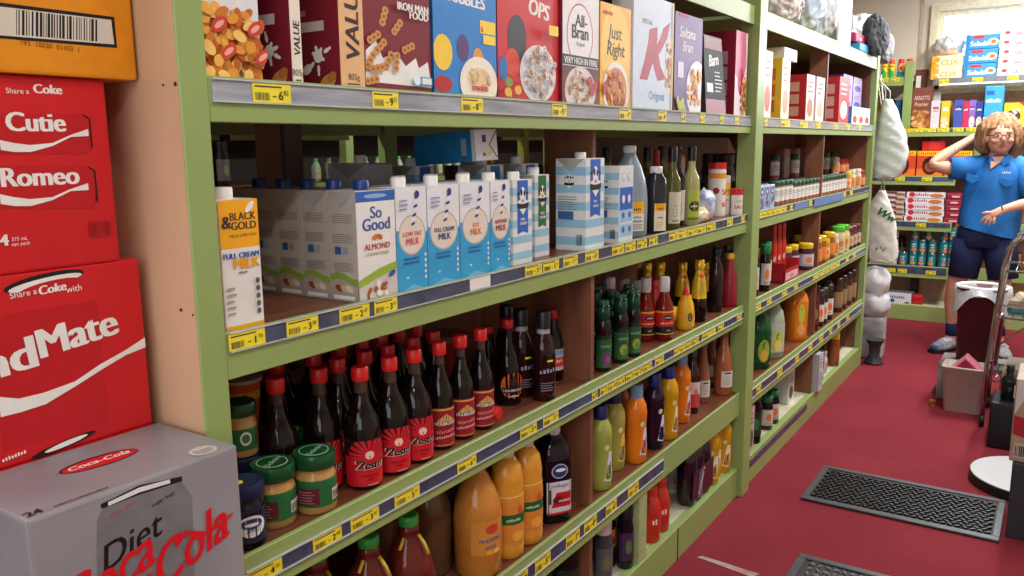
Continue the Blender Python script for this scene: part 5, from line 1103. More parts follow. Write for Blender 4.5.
for i, (y_, x_, k, r) in enumerate([(.93+.0745*k+.004*math.sin(k*3+r*2), -1.125-.075*r, k, r) for r in range(4) for k in range(8)]):
    if x_ < -1.3 and y_ < 1.3 or (r, k) in ((1, 0), (1, 1), (2, 1)): continue
    if x_ > -1.2 and y_ > 1.38: continue
    if 1.2 < y_ < 1.33 and x_ < -1.22: continue
    put('zesto' if y_ < 1.2 else 'holbrook', 'red capped dark sauce bottle crowded behind the front, %s row back, %s along' % (ORD[r], ORD[k]), 3, xy=(x_, y_), rot=math.radians(-26), group=GRP)
B('zesto', 'sunburst labelled bottle standing alone above the two front jars', 3, 291, 362, -1.2).rotation_euler.z = -.2
B('round_label', 'dark sauce bottle with a round orange label beside the fallen bottle', 3, 507, 318, -1.10)
B('round_label', 'dark sauce bottle with a round orange label, left and behind its twin', 3, 488, 325, -1.175)
B('wide_tub', 'wide tub with a brownish lid behind the maroon labelled bottles', 3, 444, 333, -1.29)
P('bbq', 'reddish brown sauce bottle with a black cap in front of the dark ones', 3, 541, -1.05)
T('bbq', 'black capped brown bottle just behind the reddish brown one', 3, (537, 310))
T('bbq', 'dark bottle with a ringed cap behind the round labels', 3, (518, 309))
P('pale_label_sauce', 'dark bottle with red cap and pale blue label nearest the partition', 3, 559, -1.11)
T('pale_label_sauce', 'dark bottle with a red cap at the back near the partition', 3, (539, 307), h=.22)
o = put('holbrook', 'sauce bottle lying on its side, red cap pointing to the aisle', 3, xy=(0, 0)); p = wx(499, 422, -1.015); FALL = p.y; o.location = (-1.239, p.y, LV[3]+.031); o.scale = (1, 1, 1); o.rotation_euler = (0, math.radians(90), 0)
# beyond the partition
for k_, px, x, l_ in (('purple_squash', 605, -1.03, 'dark bottle with green neck and purple label nearest the partition'), ('pink_squash', 612, -1.075, 'green necked bottle with a pink label, second from the partition'), ('green_squash', 621, -1.035, 'green labelled squash bottle, third from the partition'), ('green_squash', 635, -1.03, 'green labelled squash bottle beside the red sauce bottles'),
    ('red_sauce', 646, -1.09, 'red labelled chilli sauce bottle, left and partly hidden'), ('red_sauce', 666, -1.035, 'red labelled chilli sauce bottle in front with a white cap'), ('foil_neck', 699, -1.05, 'soy sauce bottle in yellow foil nearest the front'), ('clear_dark', 716, -1.06, 'dark glass bottle beside the red ketchup bottle'), ('ketchup', 730, -1.05, 'red ketchup bottle with a yellow cap')):
    P(k_, l_, 3, px, x)
P('yellow_squeeze', 'yellow mustard squeeze bottle with a red nozzle', 3, 688, -1.035)
o = put('yellow_squeeze', 'yellow squeeze bottle lying down with its nozzle to the right', 3, xy=(0, 0)); p = wx(672, 310, -1.1); MUS = p.y-.03; o.location = (-1.115, MUS, LV[3]+.0325); o.rotation_euler = (math.radians(-90), 0, 0)
B('red_squeeze', 'red squeeze bottle between the chilli sauces', 3, 656, 279, -1.11)
B('foil_neck', 'soy sauce bottle in yellow foil, left of the front one', 3, 683, 262, -1.13); B('foil_neck', 'soy sauce bottle in yellow foil behind the chilli sauce', 3, 665, 262, -1.16)
B('foil_neck', 'soy sauce bottle in yellow foil just behind the nearest one', 3, 705, 262, -1.12); B('foil_neck', 'soy sauce bottle in yellow foil at the back left', 3, 650, 262, -1.2); B('foil_neck', 'soy sauce bottle in yellow foil deep at the back', 3, 659, 261, -1.25)
for i, (px, py) in enumerate(((640, 281), (629, 280), (613, 280), (619, 277), (648, 279))): B('red_sauce', 'white capped red sauce bottle behind the green squash, %s of the group' % ORD[i], 3, px, py, -1.12-.05*(i % 3), group='white capped sauce bottles at the back')
for i, (px, py) in enumerate(((603, 285), (611, 290), (626, 284))): B('green_squash', '%s green capped squash bottle in the second row' % ORD[i], 3, px, py, -1.1, group='green capped squash bottles at the back')
B('white_tube', 'white capped dark bottle right behind the ketchup', 3, 738, 268, -1.13)
for i, (px, py) in enumerate(((723, 252), (732, 250), (739, 252), (727, 245), (716, 245))): B('dark_green_small', '%s small green capped bottle at the back beside the middle post' % ORD[i], 3, px, py, -1.2-.05*(i % 2), group='green capped bottles at the back right')
# --- juice shelf
P('brown_juice', 'large brown juice bottle behind the pineapple juice', 4, 447, -1.13)
P('big_juice', 'large pineapple juice bottle with a green cap', 4, 479, -1.067)
P('orange_juice', 'orange juice bottle with green band, left of the pair', 4, 506, -1.055); P('orange_juice', 'orange juice bottle with green band beside the dark cranberry bottle', 4, 526, -1.055)
P('cranberry', 'dark cranberry juice bottle with a white cap and white label', 4, 555, -1.055)
P('green_juice', 'dark green bottle behind the cranberry juice', 4, 572, -1.12)
B('clearjug', 'red juice bottle with green cap and yellow sleeve', 4, 408, 513, -1.07); B('clearjug', 'red juice bottle with green cap, left of the yellow sleeved one', 4, 368, 534, -1.08)
P('clearjug', 'dark red bottle at the left end of the juice shelf', 4, 318, -1.12); P('brown_juice', 'brown juice bottle at the back between the red ones', 4, 392, -1.24)
CT = [('lime_cordial', 604, -1.035, 'pale green cordial bottle with a navy cap against the partition'), ('lemon_cordial', 614, -1.08, 'pale green cordial bottle, second from the partition'), ('dull_orange_cordial', 620, -1.13, 'dull orange cordial bottle behind the bright one'), ('orange_cordial', 638, -1.04, 'bright orange cordial bottle with a light blue cap, standing in front'),
      ('grape_cordial', 654, -1.05, 'dark grape cordial bottle with a blue cap'), ('gold_cordial', 670, -1.04, 'golden yellow cordial bottle with a navy cap'), ('orange_cordial', 681, -1.075, 'orange cordial bottle with a grey cap behind the golden one'), ('dark_red_label', 692, -1.08, 'dark bottle with a pale red label beside the orange cordial')]
for k_, px, x, l_ in CT: P(k_, l_, 4, px, x, rot=math.radians(-12) if 'cordial' in k_ else None)
P('slim_syrup', 'slim peach coloured syrup bottle with a white label', 4, 703, -1.09); P('peach_syrup', 'larger peach coloured syrup bottle with a white label', 4, 724, -1.06)
B('dark_green_small', 'dark bottle with green label against the middle post', 4, 737, 347, -1.15); B('slim_syrup', 'syrup bottle tucked behind the two peach ones', 4, 712, 352, -1.17)
# --- bottom shelf, near unit
P('grey_bottle', 'grey bottle with white cap on the bottom shelf left of the tin', 5, 603, -1.05); P('fruit_can', 'fruit tin with a printed orange label', 5, 614, -1.07)
P('grape_small', 'dark grape bottle on the bottom shelf against the green divider', 5, 631, -1.04)
for i, (px, py) in enumerate(((620, 510), (608, 518))): B('grape_small', ['dark bottle behind the fruit tin', 'dark bottle behind the grey one'][i], 5, px, py, -1.16)
for i, (px, x) in enumerate(((520, -1.08), (545, -1.1), (566, -1.07))): P('black_gourd', ['black juice bottle at the left of the bottom shelf', 'middle black juice bottle at the bottom left', 'black juice bottle left of the bottom partition'][i], 5, px, x)
P('red_squeeze', 'red sauce bottle, left of the bottom pair', 5, 652, -1.04).scale = (1.25, 1.25, 1); P('red_squeeze', 'red sauce bottle, right of the bottom pair', 5, 660, -1.05).scale = (1.25, 1.25, 1)
P('white_tub', 'white plastic tub behind the cordial pack', 5, 672, -1.14)
k4 = [('grape_small', 684, -1.06), ('grape_small', 692, -1.045), ('grape_small', 700, -1.06), ('grape_small', 704, -1.03)]
b = MB(); DP = mat('dark_shrink_film', (34, 22, 34), .12, nscale=20, coat=.5, bump=.25, bscale=25)
for j in range(3):
    b.lathe([(.03, 0), (.036, .01), (.037, .14), (.034, .18), (.02, .215), (.012, .225)], DP, 18, (0, -.07+j*.07, 0))
S = Surf(b, lambda u, v, o: (.0375+o, -.105+u, v), .21, .22); b.box(.034, -.10, .02, .037, .10, .13, DP)
S.poly([(.05, .02), (.09, .02), (.1, .12), (.06, .12)], pm(90, 90, 120)); S.text("Cottee's", .07, .03, .03, WHT, 'l', rot=1.1, bold=.02)
o = b.build('cordial_pack'); p = wx(694, 475, -1.05); o.location = (-1.05, p.y, LV[5]); tag(o, 'dark shrink wrapped pack of grape cordial on the bottom shelf', 'cordial pack')
for i, px in enumerate((712, 718, 724, 730, 735)): P('gold_cordial', ['first', 'second', 'third', 'fourth', 'fifth'][i]+' yellow bottle of the bottom row beside the middle post', 5, px, -1.04-.012*(i % 2))

# --- further unit: spices
b = MB(); PP = pm(150, 160, 200)
for i in range(3):
    b = MB(); b.box(-.03, -.032, 0, .03, .032, .1, pm(160, 170, 200), .003); S = boxface(b, .064, .06, .1, 'front'); S.ell(.032, .075, .02, .016, pm(30, 50, 130)); S.ell(.032, .075, .01, .008, WHT); S.bits(.01, .01, .05, .05, 8, [pm(60, 70, 120), pm(120, 130, 160)], .01)
    o = b.build('spice_packet'); p = wx(763+i*5, 205, -1.04); o.location = (-1.04, 3.34+i*.072, Z2); tag(o, ['left', 'middle', 'right'][i]+' blue and silver packet at the start of the spice shelf', 'packet')
for i in range(20):
    y_ = 3.585+i*.068
    put('small_spice' if i > 3 else 'spice', '%s green capped spice jar along the long front row' % ORD[i], 2, xy=(-1.035, y_) if y_ < 4.29 or y_ > 4.35 else (-1.035, y_), rot=-.7, group='spice jars in the front row').scale = (1.35, 1.35, .95 if i < 4 else 1)
for i in range(18):
    put('small_spice', '%s green capped spice jar along the second row' % ORD[i], 2, xy=(-1.085, 3.6+i*.07) if not 4.27 < 3.6+i*.07 < 4.37 else (-1.085, 4.26 if 3.6+i*.07 < 4.32 else 4.38), rot=-.7, group='spice jars in the second row') if not 4.27 < 3.6+i*.07 < 4.37 else None
zr = wx(795, 153, -1.215).z-.132-LV[2]-.0015
for i, (px, py) in enumerate(((775, 153), (795, 153), (817, 151.5), (826, 150.5), (833, 150))):
    o = B('spice', '%s taller green capped spice jar raised at the back' % ORD[i], 2, px, py+.0, -1.215, group='tall spice jars behind'); o.scale = (1.3, 1.3, 1.1); o.location.z = LV[2]+zr+.0015
for q, (a, c) in enumerate(((3.74, 4.28), (4.36, 5.44))): b = MB(); b.box(-1.255, a, LV[2], -1.115, c, LV[2]+zr, BROWN); tag(b.build('shelf_riser'), ['low timber riser behind the first spice jars', 'low timber riser behind the last spice jars'][q], 'riser')
for i, (k_, y_, x_, z_) in enumerate((('yellow_small_jar', 5.02, -1.04, 0), ('white_small_jar', 5.12, -1.04, 0), ('yellow_small_jar', 5.2, -1.06, 0), ('white_small_jar', 5.28, -1.04, 0), ('red_lid_jar', 5.39, -1.05, 0), ('red_lid_jar', 5.3, -1.15, zr+.001), ('red_lid_jar', 5.4, -1.15, zr+.001), ('white_small_jar', 5.2, -1.145, zr+.001))):
    o = put(k_, ['yellow capped jar right after the spice jars', 'white capped small jar near the end of the spice shelf', 'yellow capped jar between two white capped ones', 'white capped small jar beside the red lidded one', 'red lidded jar at the end of the spice shelf', 'red lidded jar raised at the back, left one', 'red lidded jar raised at the back, right one', 'white capped jar raised at the back'][i], 2, xy=(x_, y_), rot=-.8); o.location.z = Z2+z_; o.scale = (1.2, 1.2, 1.2) if z_ == 0 else (1, 1, 1.05)
# a grey tilted sheet and red packets at the back of the spice bay
for i in range(3): b = MB(); b.box(-.03, -.06, 0, .03, .06, .24, mat('red_grey_packet', (160, 44, 40), .4, dark=(120, 110, 110), nscale=9), .01); o = b.build('snack_packet'); o.location = (-1.3, wx(782+i*11, 160, -1.3).y, Z2+.0005); o.rotation_euler = (0, 0, .1*i); tag(o, ['left', 'middle', 'right'][i]+' red packet at the back of the spice bay', 'packet')
# --- further unit: sauces and jars (level 3)
F3 = [('oyster', 3.36, -1.04, 'left green capped sauce bottle beside the middle post'), ('oyster', 3.44, -1.09, 'second green capped sauce bottle after the middle post'), ('oyster', 3.5, -1.035, 'third green capped sauce bottle with a pale label'), ('oyster', 3.6, -1.06, 'fourth green capped sauce bottle, beside the red tray')]
for k_, y_, x_, l_ in F3: put(k_, l_, 3, xy=(x_, y_), rot=-.8)
for i, (y_, x_) in enumerate(((4.02, -1.1), (4.14, -1.1), (4.23, -1.05), (4.1, -1.22), (3.98, -1.22))): put('purple_jar', ['purple jar with yellow lid, left one', 'purple jar with yellow lid, middle one', 'purple jar with yellow lid nearest the partition', 'purple jar with yellow lid, back right', 'purple jar with yellow lid, back left'][i], 3, xy=(x_, y_), rot=-.8)
for i, (k_, y_, x_) in enumerate((('honey_jar', 4.40, -1.04), ('honey_jar', 4.50, -1.04), ('yellow_small_jar', 4.60, -1.04), ('honey_jar', 4.70, -1.05), ('white_small_jar', 4.80, -1.04), ('mayo_jar', 4.93, -1.05), ('mayo_jar', 5.05, -1.05), ('brown_jar', 5.17, -1.05), ('brown_jar', 5.27, -1.05), ('brown_jar', 5.38, -1.05), ('brown_jar', 5.22, -1.17), ('brown_jar', 5.34, -1.17), ('honey_jar', 4.45, -1.14), ('honey_jar', 4.6, -1.14))):
    o = put(k_, ORD[i]+' jar after the partition on the sauce level of the further unit', 3, xy=(x_, y_), rot=-.8); o.scale = (1.05, 1.05, 1.3 if 'small' in k_ else 1.1)
b = MB(); RB = pm(170, 30, 40)
for q in ((-.06, -.12, 0, .06, .12, .004), (-.06, -.12, 0, -.056, .12, .16), (.056, -.12, 0, .06, .12, .06), (-.06, -.12, 0, .06, -.116, .09), (-.06, .116, 0, .06, .12, .09)): b.box(*q, RB)
S = Surf(b, lambda u, v, o: (.06+o, -.12+u, v), .24, .06); S.rect(.02, .012, .22, .045, pm(220, 170, 180)); S.text('SAUCE', .12, .018, .022, RB, 'c')
o = b.build('display_tray'); o.location = (-1.065, 3.84, LV[3]); tag(o, 'open red card display tray on the sauce level', 'display tray')
for i in range(3): put('red_squeeze', ['left', 'middle', 'right'][i]+' red bottle standing in the red tray', 3, xy=(-1.08, 3.77+i*.075), rot=-.8, z=LV[3]+.006)
# level 4 of the further unit
P('green_detergent', 'dark green cordial bottle beside the middle post', 4, 758, -1.07).scale = (1.15, 1.15, 1.03); P('clear_cordial', 'pale clear cordial bottle with a green cap', 4, 772, -1.07).scale = (1.15, 1.15, 1.03)
for i, (px, x_) in enumerate(((795, -1.075), (810, -1.07))): P('tall_orange', ['tall wide orange juice bottle, left of the pair', 'tall orange juice bottle nearest the partition'][i], 4, px, x_).scale = (1.15 if i == 0 else 1, 1.15 if i == 0 else 1, 1)
for i, (k_, y_, x_) in enumerate((('red_bottle_far', 4.44, -1.06), ('white_label_far', 4.55, -1.05), ('white_label_far', 4.63, -1.05), ('white_label_far', 4.76, -1.05), ('white_label_far', 4.86, -1.08), ('brown_label_far', 5.0, -1.05), ('brown_label_far', 5.12, -1.05), ('brown_label_far', 5.26, -1.05), ('brown_label_far', 5.38, -1.05))):
    put(k_, ORD[i]+' dark bottle after the tall orange juices', 4, xy=(x_, y_), rot=-.8)
# bottom of the further unit
cartonbox('flat_carton', 'pink and white carton at the start of the further bottom shelf', 3.3, 3.36, -1.01, .2, LV[5]+.001, .2, pm(190, 160, 150), plain(pm(196, 170, 160), pm(90, 80, 80), INK), cat='carton', bev=.002)
put('black_gourd', 'black bottle with red label on the further bottom shelf', 5, xy=(-1.05, 3.46), rot=-.8)
for i, (y_, x_) in enumerate(((3.66, -1.05), (3.76, -1.05), (3.7, -1.14))): put('oyster', ['green capped jar in front on the further bottom shelf', 'second green capped jar in front on the further bottom shelf', 'green capped jar behind the front two'][i], 5, xy=(x_, y_), rot=-.8).scale = (1.4, 1.4, .8)
cartonbox('white_carton', 'white carton before the low partition', 4.06, 4.17, -1.06, .12, LV[5]+.001, .17, pm(206, 204, 200), plain(pm(210, 208, 204), INK, INK), cat='carton', bev=.002)
cartonbox('white_carton', 'grey white carton standing half over the plinth edge beyond the partition', 4.36, 4.44, -.985, .2, LV[5]+.001, .2, pm(170, 172, 178), plain(pm(200, 202, 206), pm(160, 160, 170), INK), cat='carton', bev=.002)
cartonbox('blue_carton', 'small blue carton beside the grey white carton', 4.56, 4.62, -1.02, .06, LV[5]+.001, .15, pm(30, 80, 160), plain(pm(30, 80, 160), WHT, WHT), cat='carton', bev=.002)
put('mayo_jar', 'green lidded tub behind the grey white carton', 5, xy=(-1.13, 4.58)); put('white_tub', 'pinkish tub beside the small blue carton', 5, xy=(-1.07, 4.76)); put('honey_bottle', 'brown honey bottle with pale cap on the further bottom shelf', 5, xy=(-1.04, 4.96)).scale = (1.3, 1.3, 1)
for i, y_ in enumerate((5.12, 5.22, 5.34)): put('brown_label_far', ['left', 'middle', 'right'][i]+' dark bottle at the far end of the bottom shelf', 5, xy=(-1.12, y_), rot=-.8)

# ============================================================ FLOOR THINGS
RUB = mat('black_rubber', (34, 34, 36), .45, spec=.6); RUBE = mat('worn_grey_rubber_edge', (74, 76, 80), .35, spec=.6)
b = MB(); x0, x1, y0, y1 = -.775, -.085, 3.23, 3.635
b.box(x0, y0, .0005, x1, y1, .006, mat('rubber_mat_base', (44, 34, 36), .6), .003)
for q in ((x0, y0, x1, y0+.035), (x0, y1-.03, x1, y1), (x0, y0+.036, x0+.025, y1-.031), (x1-.025, y0+.036, x1, y1-.031)): b.box(q[0], q[1], .006, q[2], q[3], .011, RUBE, .002)
n = 0
for i in range(27):
    for j in range(14):
        cx = x0+.038+i*.0245+(.012 if j % 2 else 0); cy = y0+.05+j*.0225
        if cx > x1-.036: continue
        m_ = Matrix.Translation((cx, cy, .0065)) @ Matrix.Rotation(.6 if (i+j) % 2 else -.6, 4, 'Z')
        b.box(-.0095, -.0045, 0, .0095, .0045, .008, RUB, 0, m_)
tag(b.build('door_mat'), 'black rubber mat with raised studs lying across the red carpet', 'door mat')
b = MB(); x0, x1, y0, y1 = -.655, .05, 2.3, 2.765
b.box(x0, y0, .0005, x1, y1, .005, mat('rubber_mat_base', (44, 34, 36), .6), .002)
for q in ((x0, y1-.03, x1, y1), (x0, y0, x0+.03, y1-.031)): b.box(q[0], q[1], .005, q[2], q[3], .012, RUBE, .003)
LEAF = mat('grey_cast_rubber_leaf', (110, 112, 114), .35, spec=.6)
for i in range(26):
    for j in range(5):
        cx = x0+.055+i*.026; cy = y1-.055-j*.035; a = (i*1.3+j*.9)
        b.lathe([(.012, .005), (.012, .009), (.009, .012)], LEAF, 10, sx=1, sy=.42, mtx=Matrix.Translation((cx, cy, 0)) @ Matrix.Rotation(a, 4, 'Z'))
        if (i+j) % 3 == 0: b.tube([(cx, cy, .007), (cx+.014*math.sin(a), cy+.02, .007), (cx+.02, cy+.02*math.cos(a), .007)], .0022, LEAF, 5)
tag(b.build('door_mat'), 'black mat with cast grey leaf pattern at the bottom edge of the photo', 'door mat')
b = MB(); TP = mat('worn_white_tape', (176, 160, 156), .8, dark=(150, 84, 86), nscale=20)
p = [wz(697, 557, .0012), wz(703, 556, .0012), wz(760, 574, .0012), wz(752, 577, .0012)]; b.face(p, TP); b.face([wz(686, 583, .0012), wz(690, 584, .0012), wz(722, 566, .0012), wz(719, 565, .0012)], TP) if False else None
tag(b.build('tape_strip'), 'worn white strip of tape on the carpet near the shelf foot', 'tape')
b = MB(); b.lathe([(.014, 0), (.016, .012), (.006, .016), (.016, .022), (.014, .034)], mat('gold_foil_scrap', (200, 130, 50), .3, dark=(80, 30, 30), nscale=60), 12); o = b.build('sweet_wrapper'); o.location = wz(932, 406, 0); tag(o, 'small gold and brown wrapper on the carpet beside the pale bin', 'wrapper')
# pale waste bin with a pink carton poking out
def open_bin(name, label, c, wx_, wy_, h, k, m, r=.03, th=.006, z=0, rim=.012):
    t = thing(name, label, 'bin', (c[0], c[1], z)); b = MB()
    def ring(sx, sy, zz):
        out = []
        for (qx, qy, a0) in ((1, 1, 0), (-1, 1, 90), (-1, -1, 180), (1, -1, 270)):
            for j in range(5):
                a = math.radians(a0+j*22.5); out.append((qx*(sx-r)+r*math.cos(a), qy*(sy-r)+r*math.sin(a), zz))
        return out
    a, c2 = wx_/2*k, wy_/2*k
    b.loft([ring(a-.003, c2-.003, 0), ring(a, c2, .004), ring(wx_/2, wy_/2, h-.01), ring(wx_/2+rim, wy_/2+rim, h-.008), ring(wx_/2+rim, wy_/2+rim, h), ring(wx_/2-th, wy_/2-th, h), ring(a-th, c2-th, .012)], m); b.build('tub', t); return t
BINM = mat('pale_beige_plastic', (188, 176, 168), .45, var=.03)
tb = open_bin('waste_bin', 'pale rectangular waste bin with a pink carton poking out', (-.352, 4.845), .205, .17, .247, .84, BINM, r=.02, rim=.006)
b = MB(); b.box(-.06, -.05, 0, .06, .05, .13, pm(200, 110, 130), .002); S = Surf(b, lambda u, v, o: (-.06+u, -.05-o, v), .12, .13); S.rect(.008, .008, .112, .122, pm(150, 20, 60))
o = b.build('pink_carton'); o.location = (-.395, 4.84, .163); o.scale = (1, 1.2, 1); o.rotation_euler = (0, math.radians(42), .0); tag(o, 'pink carton tipped up inside the pale waste bin', 'carton')
# maroon bin with a white liner on a grey crate
cb = thing('step_crate', 'grey crate under the dark maroon bin', 'crate', (-.33, 5.15, 0)); GC = mat('grey_crate_plastic', (128, 122, 118), .6)
b = MB(); b.box(-.17, -.14, .17, .17, .14, .2, GC, .005); b.build('top', cb)
for sx in (-1, 1):
    for sy in (-1, 1): b = MB(); b.box(sx*.15-.02, sy*.12-.02, 0, sx*.15+.02, sy*.12+.02, .17, GC if sx < 0 else mat('orange_leg', (170, 90, 76), .6)); b.build('leg', cb)
MARB = mat('dark_maroon_plastic', (84, 22, 30), .45, var=.05)
mb_ = open_bin('rubbish_bin', 'dark maroon bin lined with a white bag beside the person', (-.325, 5.16), .235, .22, .42, .86, MARB, r=.06, z=.2005, rim=.006)
LIN = mat('white_bin_liner', (214, 216, 222), .35, bump=.4, bscale=22, trans=.15)
b = MB(); n = 36
def lring(f, zf): return [((.125*f)*math.cos(a)*(1+.03*math.sin(a*9)), (.118*f)*math.sin(a)*(1+.03*math.sin(a*7)), zf(a)) for a in [2*PI*k/n for k in range(n)]]
drop = lambda a: .42-.03-.10*max(0, math.cos(2*(a+PI/2)-PI))**1-.05*abs(math.sin(a*1.5))
b.loft([lring(.86, lambda a: .36), lring(.93, lambda a: .42), lring(1.0, lambda a: .432), lring(1.09, lambda a: .425), lring(1.14, lambda a: .38), lring(1.17, lambda a: .39-.17*abs(math.cos(a))**2)], LIN, cap=False)
b.build('bin_liner', mb_)
b = MB(); b.blob((0, 0, .35), .09, .085, .05, mat('crumpled_rubbish', (170, 120, 120), .6, dark=(90, 110, 70), nscale=14), .35, 4, 3, 3, crease=True); b.build('rubbish', mb_)
# white disc base, dark block and cardboard box at the right edge
b = MB(); b.lathe([(.228, .001), (.235, .004), (.235, .034), (.232, .04)], mat('black_disc_edge', (26, 22, 26), .4), 48); b.lathe([(.231, .0405), (.231, .044), (.228, .045)], mat('white_disc_top', (206, 208, 212), .3, var=.005), 48); o = b.build('round_base'); o.location = (-.002, 3.87, 0); tag(o, 'round white topped base with a black rim on the carpet', 'stand base')
b = MB(); b.box(-.07, 3.3, .001, .3, 3.6, .285, mat('dark_grey_block', (46, 50, 56), .5), .006); tag(b.build('plinth_block'), 'dark grey block under the cardboard box at the right edge', 'block')
b = MB(); KR = mat('printed_cardboard', (170, 142, 118), .6); b.box(0, 0, 0, .3, .26, .30, KR, .003); S = Surf(b, lambda u, v, o: (u, -o, v), .3, .3); S.poly([(.004, .10), (.3, .02), (.3, .12), (.16, .13), (.004, .17)], pm(170, 30, 44)); S.poly([(.004, .17), (.06, .3), (.004, .3)], pm(206, 200, 196)); S.rect(.012, .015, .05, .07, pm(190, 180, 170)); S.bars(.016, .02, .046, .06, BLK, 5)
S = Surf(b, lambda u, v, o: (-o, .26-u, v), .26, .3); S.poly([(0, .06), (.26, .1), (.26, .2), (0, .22)], pm(160, 30, 44))
o = b.build('cardboard_box'); o.location = (wy(1012, 425, 3.31).x, 3.31, .286); tag(o, 'printed red and brown cardboard box at the right edge', 'cardboard box')
# chrome trolley at the right edge
TR = thing('wire_trolley', 'chrome tube trolley with cluttered trays at the right edge of the aisle', 'trolley', (0, 0, 0))
px0, py0 = -.245, 4.6
for (yy, nm) in ((4.6, 0), (4.96, 1)):
    b = MB(); b.tube([(px0, yy, .06), (px0-.0, yy, .3), (px0+.035, yy, .80), (px0+.05, yy, .90), (px0+.085, yy, .95), (px0+.14, yy, .965), (.3, yy, .965), (.36, yy, .93), (.38, yy, .8), (.40, yy, .06)], .011, CHROME, 10); b.build('side_frame', TR)
for z_, m_ in ((.79, CHROME), (.56, CHROME), (.24, CHROME)):
    b = MB(); x_ = px0+.03
    for yy in (4.6, 4.96): b.tube([(x_, yy, z_), (.38, yy, z_)], .006, m_, 6)
    for k in range(9): b.tube([(x_+.01+k*.045, 4.6, z_), (x_+.01+k*.045, 4.96, z_)], .0035, m_, 5)
    b.build('tray', TR)
b = MB(); b.tube([(px0+.03, 4.96, .35), (px0+.25, 4.96, .56)], .006, CHROME, 6); b.build('brace', TR)
for yy in (4.6, 4.96):
    for xx in (px0, .40): b = MB(); b.lathe([(.026, -.011), (.03, -.006), (.03, .006), (.026, .011)], BLK, 16, mtx=Matrix.Translation((xx, yy, .031)) @ Matrix.Rotation(PI/2, 4, 'Y')); b.tube([(xx, yy, .031), (xx, yy, .075)], .01, STEEL, 8); b.build('caster', TR)
for i, (x_, y_, z_, sx, sy, sz, c, l_, ro) in enumerate(((-.04, 4.8, .567, .3, .26, .03, (60, 110, 116), 'teal folder on the middle tray of the trolley', .1), (-.04, 4.8, .598, .28, .24, .035, (176, 150, 136), 'stack of brown papers on the trolley tray', -.12), (-.03, 4.8, .634, .24, .2, .02, (206, 190, 150), 'pale yellow papers on top of the brown papers', .15), (-.01, 4.8, .247, .34, .3, .05, (150, 140, 120), 'beige box file on the lowest trolley tray', 0))):
    b = MB()
    for k in range(4): b.box(-sx/2+.004*k, -sy/2+.003*(k % 2), sz*k/4, sx/2-.003*(3-k), sy/2-.004*k, sz*(k+.92)/4, pm(*[max(0, v-12*(k % 2)) for v in c]))
    o = b.build('paper_stack'); o.location = (x_, y_, z_); o.rotation_euler = (0, 0, ro); tag(o, l_, 'papers')
b = MB(); b.box(0, 0, 0, .3, .25, .22, mat('dark_navy_box', (16, 18, 30), .5), .01); o = b.build('storage_box'); o.location = (-.2, 4.28, .002); tag(o, 'very dark box on the carpet in front of the chrome trolley', 'box')
o = put('black_oil', 'dark bottle standing on the very dark box by the trolley', xy=(-.135, 4.36), z=.225); o.scale = (1.2, 1.2, .62); o['category'] = 'bottle'
b = MB(); b.blob((0, 0, .07), .09, .07, .07, mat('clear_plastic_wrap', (206, 216, 222), .12, trans=.5, bump=.5, bscale=20), .3, 3, 3, 8, flat=0, crease=True); o = b.build('plastic_wrap'); o.location = (-.01, 4.42, .224); tag(o, 'bundle of clear plastic wrap on the very dark box', 'plastic wrap')

# ============================================================ TOP OF THE SHELVING: BAGS AND BOXES
PLB = mat('translucent_white_plastic', (232, 235, 238), .3, trans=.2, bump=.25, bscale=10, dark=(214, 219, 223), nscale=4)
ZT = 1.908
def bag(label, px, py, x, ry, rz, m, seed, rx=.09, cat='plastic bag', name='plastic_bag', amp=.3, z=None):
    p = wx(px, py, x); b = MB(); b.blob((0, 0, rz*.9), rx, ry, rz, m, amp*.8, 1.5, 5, seed, flat=0, crease=True); o = b.build(name); o.location = (x, p.y, z or ZT); return tag(o, label, cat)
BRB = mat('brown_white_packet', (214, 206, 204), .35, dark=(120, 70, 60), nscale=8)
bag('brown and white packet on top of the shelving right of the middle post', 781, 10, -1.09, .13, .1, BRB, 1)
bag('white plastic bag with blue and red print on the shelf top', 804, 14, -1.09, .11, .14, mat('white_blue_red_bag', (222, 222, 226), .35, dark=(90, 150, 190), nscale=5), 2)
bag('tall translucent white plastic bag standing on the shelf top', 819, 20, -1.08, .11, .2, PLB, 4)
for k, (m_, l_) in enumerate(((pm(120, 112, 110), 'brownish white box on the shelf top between the plastic bags'), (pm(206, 206, 206), 'white box stacked on the brownish white box'))):
    p0 = wx(838, 30, -1.02).y; cartonbox('box', l_, p0, p0+.27, -1.0-.015, .14, ZT+k*.135, .133, pm(214, 214, 212), lambda S, C: (S.rect(S.W*.55, 0, S.W, S.H, pm(226, 226, 226)),), lambda S, C, m_=m_: S.rect(.01, .01, S.W-.01, S.H-.01, m_), cat='box', bev=.004)
bag('large white plastic bag lying over the far end of the shelf top', 862, 14, -1.2, .34, .17, PLB, 7, rx=.12, amp=.3)
p = wx(857, 50, -1.04); cartonbox('blue_pack', 'bright blue flat pack on the shelf top', p.y-.12, p.y+.22, -1.0, .14, ZT, .045, pm(40, 150, 206), cat='pack', bev=.01)
p = wx(853, 42, -1.04); cartonbox('pink_pack', 'crimson pack with white lettering on the blue flat pack', p.y-.05, p.y+.2, -1.015, .12, ZT+.046, .05, pm(180, 30, 84), lambda S, C: S.text('SALE', S.W*.5, .014, .026, WHT, 'c', bold=.04), cat='pack', bev=.012)
GF = mat('grey_black_fleece', (96, 100, 108), .8, dark=(40, 42, 48), nscale=9)
bag('grey and black bundle hanging over the end of the shelf top', 876, 36, -.985, .14, .12, GF, 11, rx=.07, cat='bundle', name='cloth_bundle', amp=.25)
